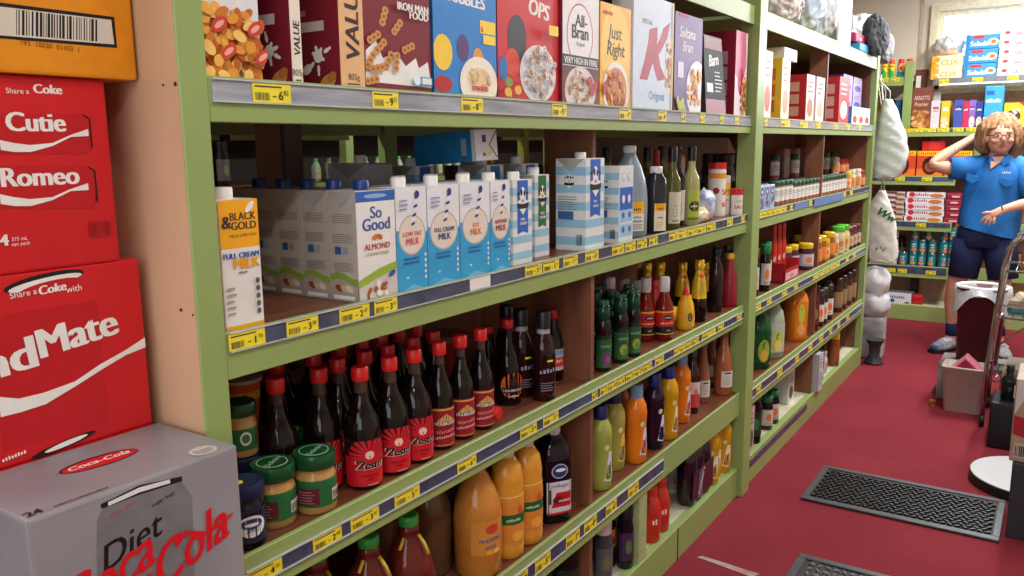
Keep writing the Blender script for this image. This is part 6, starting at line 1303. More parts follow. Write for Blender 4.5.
bag('smaller grey bundle at the very end of the shelf top', 884, 42, -1.04, .12, .1, mat('grey_cloth', (150, 150, 156), .8, dark=(90, 92, 98), nscale=6), 12, rx=.06, cat='bundle', name='cloth_bundle', amp=.25)
b = MB(); b.box(-.04, -.02, 0, .02, .02, .05, mat('orange_box', (206, 90, 50), .5)); o = b.build('orange_box'); o.location = (-1.04, 3.0, 1.908); tag(o, 'small orange box on top beside the middle post', 'box')
# hanging carrier bags at the end of the further unit
def carrier(label, pts, yc, xc, depth, m, txt=None, seed=1):
    """pts: (z, half width) from bottom to top, hanging in the x direction"""
    b = MB(); n = 28; rings = []
    for i, (z_, hw, cx) in enumerate(pts):
        pass
    P2 = []
    for (za, ha_, ca_), (zb, hb_, cb_) in zip(pts, pts[1:]): P2 += [(za+(zb-za)*t/4, ha_+(hb_-ha_)*t/4, ca_+(cb_-ca_)*t/4) for t in range(4)]
    P2.append(pts[-1])
    for i, (z_, hw, cx) in enumerate(P2):
        rings.append([(xc+cx+hw*math.cos(a)*(1+.16*noise.noise(Vector((math.cos(a)*2.2, math.sin(a)*2.2, z_*14+seed)))+.10*abs(noise.noise(Vector((math.cos(a)*6, math.sin(a)*6, z_*9))))), yc+depth*min(1, hw/.06)*math.sin(a)*(1+.12*math.sin(a*4+i*1.7)), z_+.006*math.sin(a*3)) for a in [2*PI*k/n for k in range(n)]])
    b.loft(rings, m)
    z_, hw, cx = pts[-1]
    for s_ in (-1, 1): b.tube([(xc+cx+s_*hw*.6, yc, z_-.01), (xc+cx+s_*hw*.5, yc, z_+.05), (-1.03-.012*s_, yc, 1.821)] if z_ > 1.4 else [(xc+cx+s_*hw*.6, yc, z_-.01), (xc+cx, yc, z_+.1), (xc-.01, yc, 1.5), (-1.035-.012*s_, yc, 1.815)], .004, m, 6)
    if txt:
        S = Surf(b, lambda u, v, o: (xc+u, yc-depth*1.12-o, v), 1, 1, clip=False); S.text(txt[0], txt[1], txt[2], txt[3], pm(40, 120, 50), 'l', shear=.3, bold=.05, rot=-.5); S.bits(txt[1]+.02, txt[2]-.24, txt[1]+.08, txt[2]-.22, 5, [pm(60, 140, 70)], .008)
    return tag(b.build('carrier_bag'), label, 'carrier bag')
q = lambda px, py: wy(px, py, 5.62)
PLG = mat('pale_green_white_plastic', (220, 230, 225), .3, trans=.15, bump=.25, bscale=9, dark=(206, 219, 212), nscale=5)
c0 = q(890, 140)
carrier('bulging pale carrier bag hanging at the end of the shelving', [(q(888, 179).z, .03, -.01), (q(888, 176).z, .08, -.01), (q(888, 165).z, .1, 0), (q(888, 150).z, .105, 0), (q(888, 138).z, .095, 0), (q(886, 125).z, .07, -.01), (q(884, 110).z, .045, -.02), (q(882, 100).z, .025, -.03)], 5.62, c0.x, .07, PLG)
c1 = q(876, 230)
carrier('flat white carrier bag with green lettering hanging below the bulging one', [(q(880, 265).z, .06, .03), (q(880, 262).z, .085, .03), (q(878, 245).z, .09, .015), (q(876, 225).z, .09, 0), (q(874, 210).z, .075, -.01), (q(873, 200).z, .045, -.01), (q(873, 192).z, .02, 0)], 5.755, c1.x, .03, mat('white_plastic_bag', (224, 222, 214), .4, bump=.3, bscale=10), ('Ww', -.03, q(876, 214).z, .07))
b = MB(); b.tube([(-1.03, 5.535, 1.83), (-1.03, 5.79, 1.81), (-1.03, 5.8, 1.85)], .004, CHROME, 6); tag(b.build('wire_hook'), 'wire hook the bulging carrier bag hangs from', 'hook')
b = MB(); b.blob((0, 0, .5), .09, .09, .11, PLB, .3, 3, 3, 21, crease=True); b.blob((0, 0, .36), .1, .1, .1, PLB, .3, 3, 3, 22, crease=True); b.box(-.08, -.07, .001, .08, .07, .28, mat('white_grey_drum', (190, 190, 192), .5, dark=(120, 120, 124), nscale=8), .02); o = b.build('wrapped_bundle'); o.location = (-.985, 5.78, 0); tag(o, 'white plastic wrapped bundle standing at the foot of the shelf end', 'bundle')
b = MB(); b.lathe([(.05, .001), (.06, .01), (.03, .06), (.035, .12), (.06, .16)], mat('dark_grey_base', (50, 50, 56), .5), 16); o = b.build('grey_stand'); o.location = (-.93, 5.6, 0); tag(o, 'small dark grey stand on the carpet at the shelf end', 'stand')

# ============================================================ FAR SHELVES
FYS = FY+.02
def far(kind_, label, lv, px, dy=.06, group=None, z=None, s=(1, 1, 1), rot=-PI/2+.1):
    p = wy(px, 200, FY+dy); o = put(kind_, label, None, xy=(p.x, FY+dy), z=z if z is not None else LV[lv], rot=rot, group=group); o.scale = s; return o
for i, px in enumerate((884.5, 891.5, 901, 909)):
    o = far('spray_can' if i < 2 else 'teal_spray', ['yellow and green spray can, left one, with an orange cap', 'yellow and green spray can, second one, with an orange cap', 'orange and teal spray can beside the yellow ones', 'orange and teal spray can behind the far green post'][i], 0, px, .08 if i < 3 else .1); o.location.x = wy(px, 70, FY+.08).x; o.scale = (.88, .88, 1.1)
def fbox(name, label, px0, px1, py0, py1, lv, col, art=None, d=.12, cat='packet', dy=.023, yb=None, bev=.003, roty=0, zz=None, group=None):
    """a box facing the camera on the far shelves; px0..px1, py0 top, py1 bottom"""
    yy = yb or (FY+dy); a = wy(px0, (py0+py1)/2, yy); c = wy(px1, (py0+py1)/2, yy); t_ = wy(px0, py0, yy).z; z0 = zz if zz is not None else LV[lv]
    w_ = c.x-a.x; h = t_-z0; b = MB(); b.box(-w_/2, 0, 0, w_/2, d, h, col, bev); S = Surf(b, lambda u, v, o: (-w_/2+u, -o, v), w_, h)
    if art: art(S)
    o = b.build(name); o.location = ((a.x+c.x)/2, yy, z0); o.rotation_euler = (0, roty, 0)
    return tag(o, label, cat, group)
ZG = 1.8805
# top grey shelf: crackers in front of the window
def row(z0, n, px0, px1, h, nm, lab, col, art, dy=.1, d=.2, cat='cracker packet'):
    for k in range(n):
        yy = FY+dy; a = wy(px0, 60, yy).x; c = wy(px1, 60, yy).x; b = MB(); w_ = c-a; b.box(-w_/2, 0, 0, w_/2, d, h-.002, col, .006); S = Surf(b, lambda u, v, o: (-w_/2+u, -o, v), w_, h); art(S)
        o = b.build(nm); o.location = ((a+c)/2+.002*((k*7) % 3-1), yy, z0+k*h); tag(o, '%s %s' % (['bottom', 'second', 'third', 'fourth', 'fifth', 'top'][k], lab), cat)
row(ZG, 2, 932, 963, .088, 'cracker_packet', 'orange and cream cracker packet on the grey shelf lettered CLIX', pm(240, 180, 60), lambda S: (S.rect(S.W*.15, 0, S.W, S.H, pm(240, 224, 190)), S.text('CLIX', S.W*.58, .018, .055, pm(226, 176, 90), 'c', bold=.04), S.bits(.0, .0, S.W*.2, S.H, 8, [pm(240, 170, 40), pm(226, 150, 30)], .02)))
row(ZG, 3, 964.3, 997.3, .105, 'cracker_packet', 'blue cracker packet on the grey shelf lettered Salada', pm(60, 150, 210), lambda S: (S.text('Salada', S.W*.42, .022, .05, WHT, 'c', bold=.04, maxw=S.W*.6), S.rect(S.W*.2, .075, S.W*.55, .095, pm(206, 50, 60)), S.ell(S.W*.82, S.H*.45, .035, .025, pm(240, 230, 190)), S.ell(S.W*.84, S.H*.45, .018, .014, pm(210, 110, 60)), S.rect(0, 0, S.W*.12, S.H, pm(40, 130, 200))))
row(ZG, 5, 998, 1040, .068, 'cracker_packet', 'white cracker packet on the grey shelf lettered SAO', pm(234, 230, 230), lambda S: (S.text('SAO', S.W*.5, .018, .034, pm(190, 50, 70), 'c', bold=.03), S.ell(S.W*.18, S.H*.6, .018, .012, pm(214, 60, 70))))
b = MB(); b.blob((0, 0, .07), .11, .07, .08, mat('silver_foil_wrap', (236, 236, 234), .25, metal=.4, bump=.5, bscale=18), .3, 3, 4, 31, flat=0, crease=True); o = b.build('foil_packets'); o.location = (wy(948, 50, FY+.18).x, FY+.2, ZG+.177); tag(o, 'shiny silver foil packets lying on the orange cracker packets', 'foil packet')
# biscuit row on the long shelf
def biscuit(c1, c2, word, oval=None):
    def f(S):
        S.rect(0, 0, S.W, S.H, c1); S.rect(S.W*.2, S.H*.62, S.W*.85, S.H*.78, c2); S.text(word, S.W*.52, S.H*.64, S.H*.11, WHT, 'c', bold=.04, maxw=S.W*.7)
        if oval: S.ell(S.W*.5, S.H*.22, S.W*.42, S.H*.2, pm(240, 226, 200), 14); S.bits(S.W*.15, S.H*.05, S.W*.85, S.H*.38, 16, GRAIN, S.W*.08)
    return f
fbox('biscuit_packet', 'tall brown biscuit box leaning at the back behind the premier one', 915, 927, 70, 92, 1, pm(110, 60, 44), lambda S: (S.rect(S.W*.1, S.H*.7, S.W*.5, S.H*.9, WHT),), dy=.2, d=.06)
fbox('biscuit_packet', 'large brown biscuit box with choc chip biscuits at the left of the long shelf', 912, 931, 88, 125, 1, pm(120, 64, 50), lambda S: (S.rect(0, 0, S.W, S.H, pm(122, 66, 50)), S.text('ARNOTTS', S.W*.5, S.H*.7, .045, pm(230, 200, 190), 'c', maxw=S.W*.8), S.text('Premier', S.W*.5, S.H*.55, .045, pm(240, 200, 160), 'c', maxw=S.W*.7), S.bits(.01, .01, S.W-.01, S.H*.42, 45, GRAIN, .022)), d=.1, dy=.03)
for a_, c_, p_, col, art, l_ in ((931, 940, 101, pm(214, 206, 214), biscuit(pm(214, 206, 214), pm(170, 60, 60), 'Nice'), 'white and brown biscuit packet beside the large brown box'), (941, 950, 101, pm(236, 190, 50), biscuit(pm(236, 190, 50), pm(240, 220, 160), 'Milk', 1), 'yellow biscuit packet on the long far shelf'), (946, 954, 100, pm(40, 50, 110), None, ''),
     (954, 963, 100, pm(60, 80, 160), biscuit(pm(64, 84, 166), pm(40, 50, 120), 'Oreo'), 'blue biscuit packet with a pink neighbour on its right'), (963, 969, 101, pm(206, 40, 80), biscuit(pm(206, 40, 80), pm(180, 30, 60), 'Jam'), 'bright pink biscuit packet between blue and lilac ones'), (969, 976, 100, pm(140, 100, 180), biscuit(pm(140, 100, 180), pm(90, 60, 150), 'Milk', 1), 'lilac biscuit packet'), (976, 983, 101, pm(50, 60, 140), biscuit(pm(50, 60, 140), pm(40, 50, 110), 'Choc', 1), 'navy biscuit packet beside the lilac one')):
    if l_: fbox('biscuit_packet', l_ if len(l_.split()) > 3 else l_+' on the long far shelf', a_, c_-.4, p_, 124, 1, col, art, d=.14, dy=.026)
fbox('small_card', 'small white card standing behind the white and brown biscuit packet', 932, 941, 92, 100, 1, WHT, dy=.2, d=.01)
fbox('biscuit_packet', 'tall pale blue biscuit bag above the person', 984, 1003, 86, 125, 1, pm(60, 160, 220), lambda S: (S.rect(0, 0, S.W, S.H*.25, pm(200, 220, 236)), S.text('Cookies', S.W*.5, S.H*.6, .04, WHT, 'c', bold=.04, maxw=S.W*.8), S.rect(S.W*.1, S.H*.78, S.W*.5, S.H*.88, pm(40, 90, 180)), S.ell(S.W*.5, S.H*.15, S.W*.4, S.H*.12, pm(210, 150, 90), 14)), bev=.01)
fbox('biscuit_packet', 'yellow and red biscuit packet at the right of the long shelf', 1004, 1040, 103, 125, 1, pm(240, 206, 40), lambda S: (S.rect(0, 0, S.W, S.H, pm(240, 206, 40)), S.poly([(S.W*.4, S.H), (S.W, S.H), (S.W, S.H*.3)], pm(214, 40, 50)), S.ell(S.W*.25, S.H*.45, .05, .045, pm(70, 50, 40), 16), S.text('Tiny', S.W*.4, S.H*.3, .05, WHT, 'c', rot=.8)))
# orange display boxes below
def drinkbox(S): S.rect(0, 0, S.W, S.H*.8, pm(226, 120, 40)); S.rect(0, S.H*.82, S.W, S.H, pm(246, 190, 30)); S.text('BUY NOW SAVE', S.W*.5, S.H*.86, .026, pm(190, 90, 20), 'c', maxw=S.W*.9); S.rect(0, S.H*.3, S.W, S.H*.8, pm(214, 70, 36)); S.ell(S.W*.5, S.H*.42, .055, .07, pm(50, 20, 20), 18); S.ell(S.W*.5, S.H*.38, .038, .04, pm(160, 70, 36), 16); S.rect(S.W*.28, S.H*.55, S.W*.72, S.H*.66, BLK)
for i, (a_, c_) in enumerate(((888, 916), (917, 944), (945, 972))): fbox('drink_box', ['left', 'middle', 'right'][i]+' orange and red powder drink box with a yellow top band', a_, c_-.5, 151, 174, 2, pm(220, 110, 40), drinkbox, cat='box', dy=.03)
fbox('red_tray', 'red packet lying on the orange drink boxes', 922, 945, 141, 151, 2, pm(206, 30, 30), lambda S: S.rect(S.W*.3, .01, S.W*.8, S.H-.01, pm(226, 50, 40)), dy=.05, zz=wy(930, 150.8, FY+.03).z, d=.1)
# white biscuit trays
def wafer(S): S.rect(0, 0, S.W, S.H, pm(228, 226, 230)); S.ell(S.W*.14, S.H*.55, .022, .02, pm(206, 40, 60), 12); S.text('Biscuit', S.W*.2, S.H*.35, .028, pm(170, 60, 80), 'l', shear=.2, maxw=S.W*.4); S.ell(S.W*.78, S.H*.4, .05, S.H*.36, pm(200, 120, 60), 14)
def wafer_dark(S): S.rect(0, 0, S.W, S.H, pm(214, 206, 206)); S.rect(0, S.H*.5, S.W*.7, S.H, pm(120, 60, 70)); S.ell(S.W*.82, S.H*.4, .04, S.H*.3, pm(150, 90, 50), 12)
def redw(S): S.rect(0, 0, S.W, S.H, pm(150, 24, 50)); S.rect(S.W*.3, S.H*.2, S.W*.75, S.H*.5, pm(220, 190, 190)); S.rect(S.W*.05, S.H*.7, S.W*.9, S.H*.8, pm(200, 90, 110))
for col, (a_, c_, n, art, colr, l_) in enumerate(((879, 904, 6, wafer_dark, pm(206, 200, 200), 'white and maroon biscuit tray of the left stack'), (905.5, 944, 5, wafer, pm(228, 226, 230), 'white biscuit tray with a red seal, of the middle stack'), (945.5, 963, 5, redw, pm(150, 24, 50), 'maroon biscuit tray of the right stack beside the person'))):
    for k in range(n):
        yy = FY+.025+.004*(k % 2); a = wy(a_, 205, yy).x; c = wy(c_, 205, yy).x; H_ = .235/n; w_ = c-a; b = MB(); b.box(-w_/2, 0, 0, w_/2, .10, H_-.002, colr, .006); S = Surf(b, lambda u, v, o: (-w_/2+u, -o, v), w_, H_-.002); S.o = .0003; art(S)
        o = b.build('biscuit_tray'); o.location = ((a+c)/2+.004*((k*5) % 3-1), yy, LV[3]+k*H_); tag(o, '%s %s' % (['bottom', 'second', 'third', 'fourth', 'fifth', 'sixth'][k], l_), 'biscuit tray')
# tins
tins = [('white_tin', 873, 0, 0, 'white meat tin, lower one, under the flat carrier bag'), ('white_tin', 873, 1, 0, 'white meat tin, upper one, under the flat carrier bag'), ('white_tin', 893, 0, 0, 'white meat tin, bottom of the stack of four'), ('white_tin', 893, 1, 0, 'white meat tin, second of the stack of four'), ('white_tin', 893, 2, 0, 'white meat tin, third of the stack of four'),
 ('teal_tin', 903, 0, 0, 'single teal tin beside the white tins'), ('teal_tin', 913, 0, 0, 'teal tin, bottom of the second teal stack'), ('teal_tin', 913, 1, 0, 'teal tin, middle of the second teal stack'), ('teal_tin', 914, 2, 0, 'teal tin, top of the second teal stack'), ('teal_tin', 921.5, 0, 0, 'teal tin, bottom of the third teal stack'), ('teal_tin', 921.5, 1, 0, 'teal tin, top of the third teal stack'),
 ('teal_tin', 931.5, 0, 0, 'teal tin, bottom of the fourth teal stack'), ('teal_tin', 931.5, 1, 0, 'teal tin, middle of the fourth teal stack'), ('teal_tin', 927.5, 2, 0, 'teal tin, top of the fourth teal stack'), ('teal_tin', 942.5, 0, 1, 'orange faced teal tin, bottom of the fifth stack'), ('teal_tin', 942.5, 1, 1, 'orange faced teal tin, second of the fifth stack'), ('teal_tin', 942.5, 2, 1, 'orange faced teal tin, top of the fifth stack'), ('teal_tin', 951.5, 0, 0, 'teal tin at the bottom beside the person'), ('teal_tin', 951.5, 1, 0, 'teal tin in the middle beside the person'), ('teal_tin', 951.5, 2, 0, 'teal tin at the top beside the person')]
for k_, px, n_, t_, l_ in tins: o = far(k_, l_, 4, px, .065, s=(.86, .86, .95), rot=-PI/2+.15*(n_ % 2)+.6*t_); o.location.x = wy(px, 250, FY+.03).x; o.location.z = LV[4]+n_*.1052
far('dark_jar', 'dark tin between the white and teal tins at the back', 4, 905, .15, s=(1.1, 1.1, 1.9))
fbox('white_carton', 'white and blue carton on the bottom board of the far shelves', 881, 911, 292, 304, 5, pm(214, 216, 226), lambda S: (S.rect(S.W*.1, S.H*.1, S.W*.45, S.H*.4, pm(40, 60, 120)), S.text('LAUNDRY', S.W*.55, S.H*.5, .03, pm(70, 80, 150), 'c', bold=.05, maxw=S.W*.8), S.rect(S.W*.8, S.H*.05, S.W*.95, S.H*.2, INK)), d=.18, dy=.04, cat='carton')
fbox('red_packet', 'red packet beside the white and blue carton', 911.5, 923, 294, 304.5, 5, pm(190, 34, 44), lambda S: S.rect(S.W*.1, S.H*.45, S.W*.9, S.H*.55, pm(120, 20, 30)), d=.1, dy=.05, bev=.02)
for i, (px, lv) in enumerate(((1008, 3), (1019, 3), (1014, 2), (979, 4), (1009, 4), (1021, 4))):
    k_ = ['white_label_far', 'ketchup', 'white_tube', 'orange_tub', 'teal_tin', 'fruit_can'][i]; q_ = wy(px, 200, FY+.18); put(k_, ['pale labelled bottle to the right of the person', 'red bottle to the right of the person', 'white tube standing behind the shoulder of the person', 'orange tub glimpsed between the legs of the shorts', 'teal tin glimpsed past the trolley', 'fruit tin glimpsed past the trolley'][i], None, xy=(q_.x, FY+.18), z=LV[lv], rot=-1.4)
for i, (px, c) in enumerate(((884, (40, 60, 90)), (891, (30, 40, 60)), (898, (20, 90, 130)))): fbox('dark_packet', ['left', 'middle', 'right'][i]+' dark blue packet on the shelf below the spray cans', px-3.2, px+3.2, 100, 124, 1, pm(*c), None, d=.1, dy=.03)

# ============================================================ NEIGHBOURING AISLE AND REAR HALF OF THE MILK SHELF
for i, (y_, z_, c, s_) in enumerate(((1.93, 1.6, (60, 80, 150), .12), (2.2, 1.6, (180, 40, 44), .13), (2.47, 1.6, (50, 120, 70), .1), (3.8, 1.6, (230, 150, 40), .12), (4.1, 1.6, (240, 180, 60), .14), (4.4, 1.6, (226, 140, 40), .1), (5.9, 1.6, (200, 120, 60), .14))):
    b = MB(); b.blob((0, 0, s_*.45), .1, s_, s_*.5, mat('snack_bag_%d' % i, c, .3, var=.1, bump=.3), .25, 3, 3, 40+i, flat=0, crease=True); o = b.build('snack_bag'); o.location = (-3.6, y_, z_+.001); tag(o, ['blue', 'red', 'green', 'first orange', 'bright yellow', 'second orange', 'brown'][i]+' snack bag on the dim shelving across the neighbouring aisle', 'snack bag')
for i in range(14):
    o = put('clear_cordial', '%s clear bottle along the row across the neighbouring aisle' % ORD[i], None, xy=(-3.52, 3.3+i*.1), z=1.221, group='clear bottles across the neighbouring aisle'); o.scale = (.55, .55, .45)
for i in range(8):
    o = put('dark_jar', '%s dark jar along the row across the neighbouring aisle' % ORD[i], None, xy=(-3.52, 1.9+i*.11), z=1.221, group='dark jars across the neighbouring aisle')
b = MB(); b.box(0, 0, 0, .1, .14, .12, pm(150, 156, 180), .004); S = boxface(b, .14, .1, .12, 'front'); o = b.build('tissue_pack'); o.location = (-1.72, 1.3, LV[2]); o.scale = (1, 1, 1.3); tag(o, 'grey lilac pack at the rear edge of the milk shelf, left of the timber post', 'pack')
b = MB(); b.box(0, 0, 0, .1, .2, .1, mat('brown_biscuit_pack', (110, 80, 70), .5, dark=(170, 160, 160), nscale=20), .01); o = b.build('biscuit_packet'); o.location = (-1.72, 1.48, LV[2]); tag(o, 'brown packet at the rear edge of the milk shelf beside the lilac pack', 'packet')
for i, (y_, k_, sz) in enumerate(((2.45, 'foil_neck', 1.15), (2.53, 'foil_neck', 1.1), (2.36, 'yellow_small_jar', 2), (2.68, 'dark_jar', 1.6), (2.86, 'dark_jar', 1.6), (2.3, 'dark_jar', 1.7), (3.0, 'honey_jar', 1.6))):
    o = put(k_, ['first gold topped bottle', 'second gold topped bottle', 'yellow jar', 'first dark jar', 'second dark jar', 'third dark jar', 'orange jar'][i]+' facing the neighbouring aisle behind the milk', None, xy=(-1.78, y_), z=LV[2], rot=PI); o.scale = (1, 1, sz)

# ============================================================ THE PERSON
def skin(name, verts, edges, radii, m, parent, sub=2, extra=None):
    me = bpy.data.meshes.new(name); me.from_pydata([tuple(v) for v in verts], edges, []); o = bpy.data.objects.new(name, me); COL.objects.link(o)
    sk = o.modifiers.new('s', 'SKIN'); sk.use_smooth_shade = True; sb = o.modifiers.new('u', 'SUBSURF'); sb.levels = sub; sb.render_levels = sub
    for v, r_ in zip(me.skin_vertices[0].data, radii): v.radius = r_ if isinstance(r_, tuple) else (r_, r_); v.use_root = False
    me.skin_vertices[0].data[0].use_root = True
    bpy.context.view_layer.update(); dg = bpy.context.evaluated_depsgraph_get(); nm = bpy.data.meshes.new_from_object(o.evaluated_get(dg)); bpy.data.objects.remove(o)
    b = MB(); b.bm.from_mesh(nm); bpy.data.meshes.remove(nm)
    mi = b.mi(m)
    for f in b.bm.faces: f.material_index = mi; f.smooth = True
    if extra: extra(b)
    return b.build(name, parent)
W = lambda px, py, y=6.22: wy(px, py, y)
Lc = Vector((W(985, 300).x, 6.22, 0))
PE = thing('person', 'person with sandy hair, glasses and blue short sleeved shirt, one hand raised behind the head', 'person', tuple(Lc))
r0 = lambda p: Vector(p)-Lc
SK = mat('skin_tone', (214, 160, 134), .5, var=.04, nscale=14, subs=.15); SHB = mat('blue_cotton_shirt', (28, 112, 190), .75, var=.05, nscale=10, bump=.35, bscale=14); NAVY = mat('navy_cotton_shorts', (24, 40, 84), .8, var=.05, bump=.2, bscale=20)
HAIR = mat('sandy_hair', (186, 136, 96), .6, dark=(120, 80, 56), nscale=5, stretch=(14, 14, 1.5), bump=.9, bscale=16)
V = []; E2 = []; RR_ = []
def add(p, r_, par=None): V.append(r0(p)); RR_.append(r_); (E2.append((par, len(V)-1)) if par is not None else None); return len(V)-1
pel = add(W(985, 232), .12); wa = add(W(990, 205), .11, pel); ch = add(W(997, 178), .115, wa); nk = add(W(999, 160), .055, ch); hb = add(W(999.5, 150, 6.2), .052, nk)
hd = add(W(1000, 136, 6.2), .085, hb); ht_ = add(W(1000.5, 122, 6.21), .072, hd)
sh = add(W(979, 167), .06, ch); ar = add(W(952, 169, 6.18), .05, sh); el = add(W(930, 165, 6.14), .042, ar); fa = add(W(945, 155, 6.2), .04, el); wr = add(W(966, 142, 6.27), .027, fa); ha = add(W(975, 137, 6.3), .034, wr)
s2 = add(W(1022, 168), .06, ch); e2 = add(W(1037, 205, 6.12), .045, s2); f2 = add(W(1024, 204, 6.0), .038, e2); w2 = add(W(1003, 209.5, 5.92), .026, f2); h2 = add(W(995, 212, 5.9), (.034, .022), w2)
fing = [(986, 212.5, 981.5, 214.0), (984.5, 217.5, 980.5, 222.5), (987, 219.5, 984.5, 224.5), (990.5, 220.5, 989, 225), (994, 220.5, 993.5, 224)]
for i, (a, c, d, e) in enumerate(fing): k1 = add(W((a+995)/2, (c+212)/2+.5, 5.895), .011, h2); k2 = add(W(a, c, 5.885), .010, k1); add(W(d, e, 5.89), .0075, k2)
for i, (a, c) in enumerate(((981, 131), (984, 134), (985, 137.5), (984, 141))): k1 = add(W((a+975)/2+1, (c+137)/2, 6.31), .011, ha); add(W(a, c, 6.315), .009, k1)
hi = add(W(972, 240), .085, pel); kn = add(W(956, 284, 6.2), .058, hi); ca = add(W(952, 300, 6.23), .056, kn); an = add(W(951.5, 328, 6.26), .034, ca); he = add(W(953, 337, 6.27), .034, an); to = add(W(941, 346, 6.18), .03, he)
hi2 = add(W(1002, 240), .085, pel); kn2 = add(W(1002, 285, 6.2), .058, hi2); ca2 = add(W(1000, 302, 6.25), .056, kn2); an2 = add(W(998, 330, 6.3), .034, ca2); he2 = add(W(998, 339, 6.3), .034, an2); add(W(1002, 346, 6.2), .03, he2)
def face(b):
    mi = b.mi(SK); M_ = Matrix.Rotation(.22, 4, 'Z'); c = r0(W(1001.5, 137.5, 6.14))
    T_ = Matrix.Translation(c) @ M_
    def sph(p, s, m, seg=2):
        r = bmesh.ops.create_icosphere(b.bm, subdivisions=seg, radius=1); k = b.mi(m)
        bmesh.ops.transform(b.bm, matrix=T_ @ Matrix.Translation(p) @ Matrix.Diagonal((*s, 1)), verts=r['verts'])
        for f in {f for v in r['verts'] for f in v.link_faces}: f.material_index = k; f.smooth = True
    sph((0, .02, 0), (.078, .085, .105), SK, 3); sph((0, .0, -.062), (.045, .055, .04), SK); sph((0, -.072, -.012), (.014, .022, .024), SK)
    for s_ in (-1, 1):
        sph((s_*.032, -.058, .012), (.011, .007, .005), mat('eye_white', (226, 220, 214), .3)); sph((s_*.032, -.065, .012), (.006, .004, .006), mat('eye_iris', (60, 50, 44), .2)); sph((s_*.033, -.058, .032), (.02, .008, .005), mat('brow', (150, 106, 76), .7)); sph((s_*.04, -.045, -.02), (.024, .02, .02), SK)
        sph((s_*.082, .01, -.005), (.012, .018, .03), SK)
    sph((0, -.066, -.048), (.024, .009, .005), mat('lips', (176, 96, 90), .5)); sph((0, -.064, -.055), (.02, .009, .005), mat('lips', (176, 96, 90), .5))
skin('body', V, E2, RR_, SK, PE, 2, face)
GLS = mat('dark_glasses_frame', (50, 44, 46), .3)
b = MB(); c = r0(W(1001.5, 137.5, 6.14)); M_ = Matrix.Translation(c) @ Matrix.Rotation(.22, 4, 'Z')
for s_ in (-1, 1): b.tube([M_ @ Vector((s_*.034+.026*math.cos(a), -.083, .008+.018*math.sin(a))) for a in [2*PI*k/14 for k in range(15)]], .0019, GLS, 5); b.tube([M_ @ Vector((s_*.06, -.083, .014)), M_ @ Vector((s_*.085, .0, .012))], .0028, GLS, 5)
b.tube([M_ @ Vector((-.009, -.084, .012)), M_ @ Vector((.009, -.084, .012))], .0028, GLS, 5); b.build('glasses', PE)
b = MB(); hc = r0(W(999, 133.5, 6.225)); off = Vector((3, 1, 2))
r = bmesh.ops.create_icosphere(b.bm, subdivisions=5, radius=1); mi = b.mi(HAIR)
for v in r['verts']:
    d = v.co.normalized(); k = 1+.10*noise.noise(Vector((d.x*7, d.y*7, d.z*1.6))+off)+.03*noise.noise(d*18)
    low = max(0, -d.z); q_ = Vector((d.x*.13*(1+.25*low)*k, d.y*.142*k, d.z*.145*k-.01))
    # open at the face
    if d.y < 0:
        open_ = max(0, 1-((d.x-.10)/.60)**2) * (1 if d.z < -.02 else max(0, 1-(d.z+.02)/.28)); q_.y += .2*open_*(-d.y)
    if low > .75: q_.z = max(q_.z, -.135+.015*noise.noise(d*12))
    v.co = hc+q_
for f in b.bm.faces: f.material_index = mi; f.smooth = True
b.build('hair', PE)
# shirt: torso loft and sleeves, collar, pocket flaps, small printed words
b = MB(); rings = []
prof = [((957, 223), (1018, 239), .155), ((958, 214), (1020, 226), .15), ((961, 202), (1021, 208), .14), ((963, 190), (1023, 193), .14), ((965, 180), (1026, 182), .142), ((970, 172), (1029, 172), .13), ((976, 165), (1026, 165), .11), ((986, 159), (1014, 158.5), .085), ((991, 155), (1009, 154.5), .066)]
for i, (l_, r_, dp) in enumerate(prof):
    a = r0(W(*l_)); c = r0(W(*r_)); n = 36; R_ = []
    for k in range(n):
        t_ = 2*PI*k/n; m_ = (a+c)/2; h_ = (c-a)/2; wob = 1+.035*math.sin(t_*5+i*.9)*(1 if i < 6 else .2)
        R_.append(m_+h_*math.cos(t_)*wob+Vector((0, dp*math.sin(t_)*wob, 0)))
    rings.append(R_)
b.loft(rings, SHB, cap=False)
sl = lambda pts, rr: b.tube([r0(W(*p)) for p in pts], rr, SHB, 16, cap=True)
sl([(985, 168, 6.22), (975, 168, 6.21), (962, 168.5, 6.19), (950, 168.5, 6.17)], [.085, .082, .075, .072]); sl([(1014, 168, 6.22), (1024, 172, 6.2), (1030, 184, 6.17), (1034, 194, 6.15)], [.085, .082, .075, .07])
b.build('shirt', PE)
b = MB(); CB = mat('blue_cotton_collar', (36, 122, 200), .75)
F_ = lambda px, py, y=6.10: r0(W(px, py, y))
for q_ in ([(991, 155), (988.5, 161), (990.5, 170), (996, 163)], [(1009, 154.5), (1013, 158.5), (1003, 167), (1001, 160)]): 
    p4 = [F_(*p, 6.105) for p in q_]; b.loft([p4, [p+Vector((0, .012, 0)) for p in p4]], CB, smooth=False)
b.build('collar', PE)
b = MB(); p4 = [F_(991, 157, 6.115), F_(990.5, 169, 6.085), F_(1002, 161, 6.11), F_(1004, 156, 6.12)]; b.loft([p4, [p+Vector((0, .03, 0)) for p in p4]], SK, smooth=False); b.build('neckline', PE)
for q_ in (((967, 173), (979, 177), (978, 181), (972, 183), (966, 180)), ((1000, 178), (1013, 180), (1013, 184), (1006, 187), (1000, 183))): b = MB(); p4 = [F_(*p, 6.075) for p in q_]; b.loft([p4, [p+Vector((0, .02, 0)) for p in p4]], SHB, smooth=False); b.build('pocket_flap', PE)
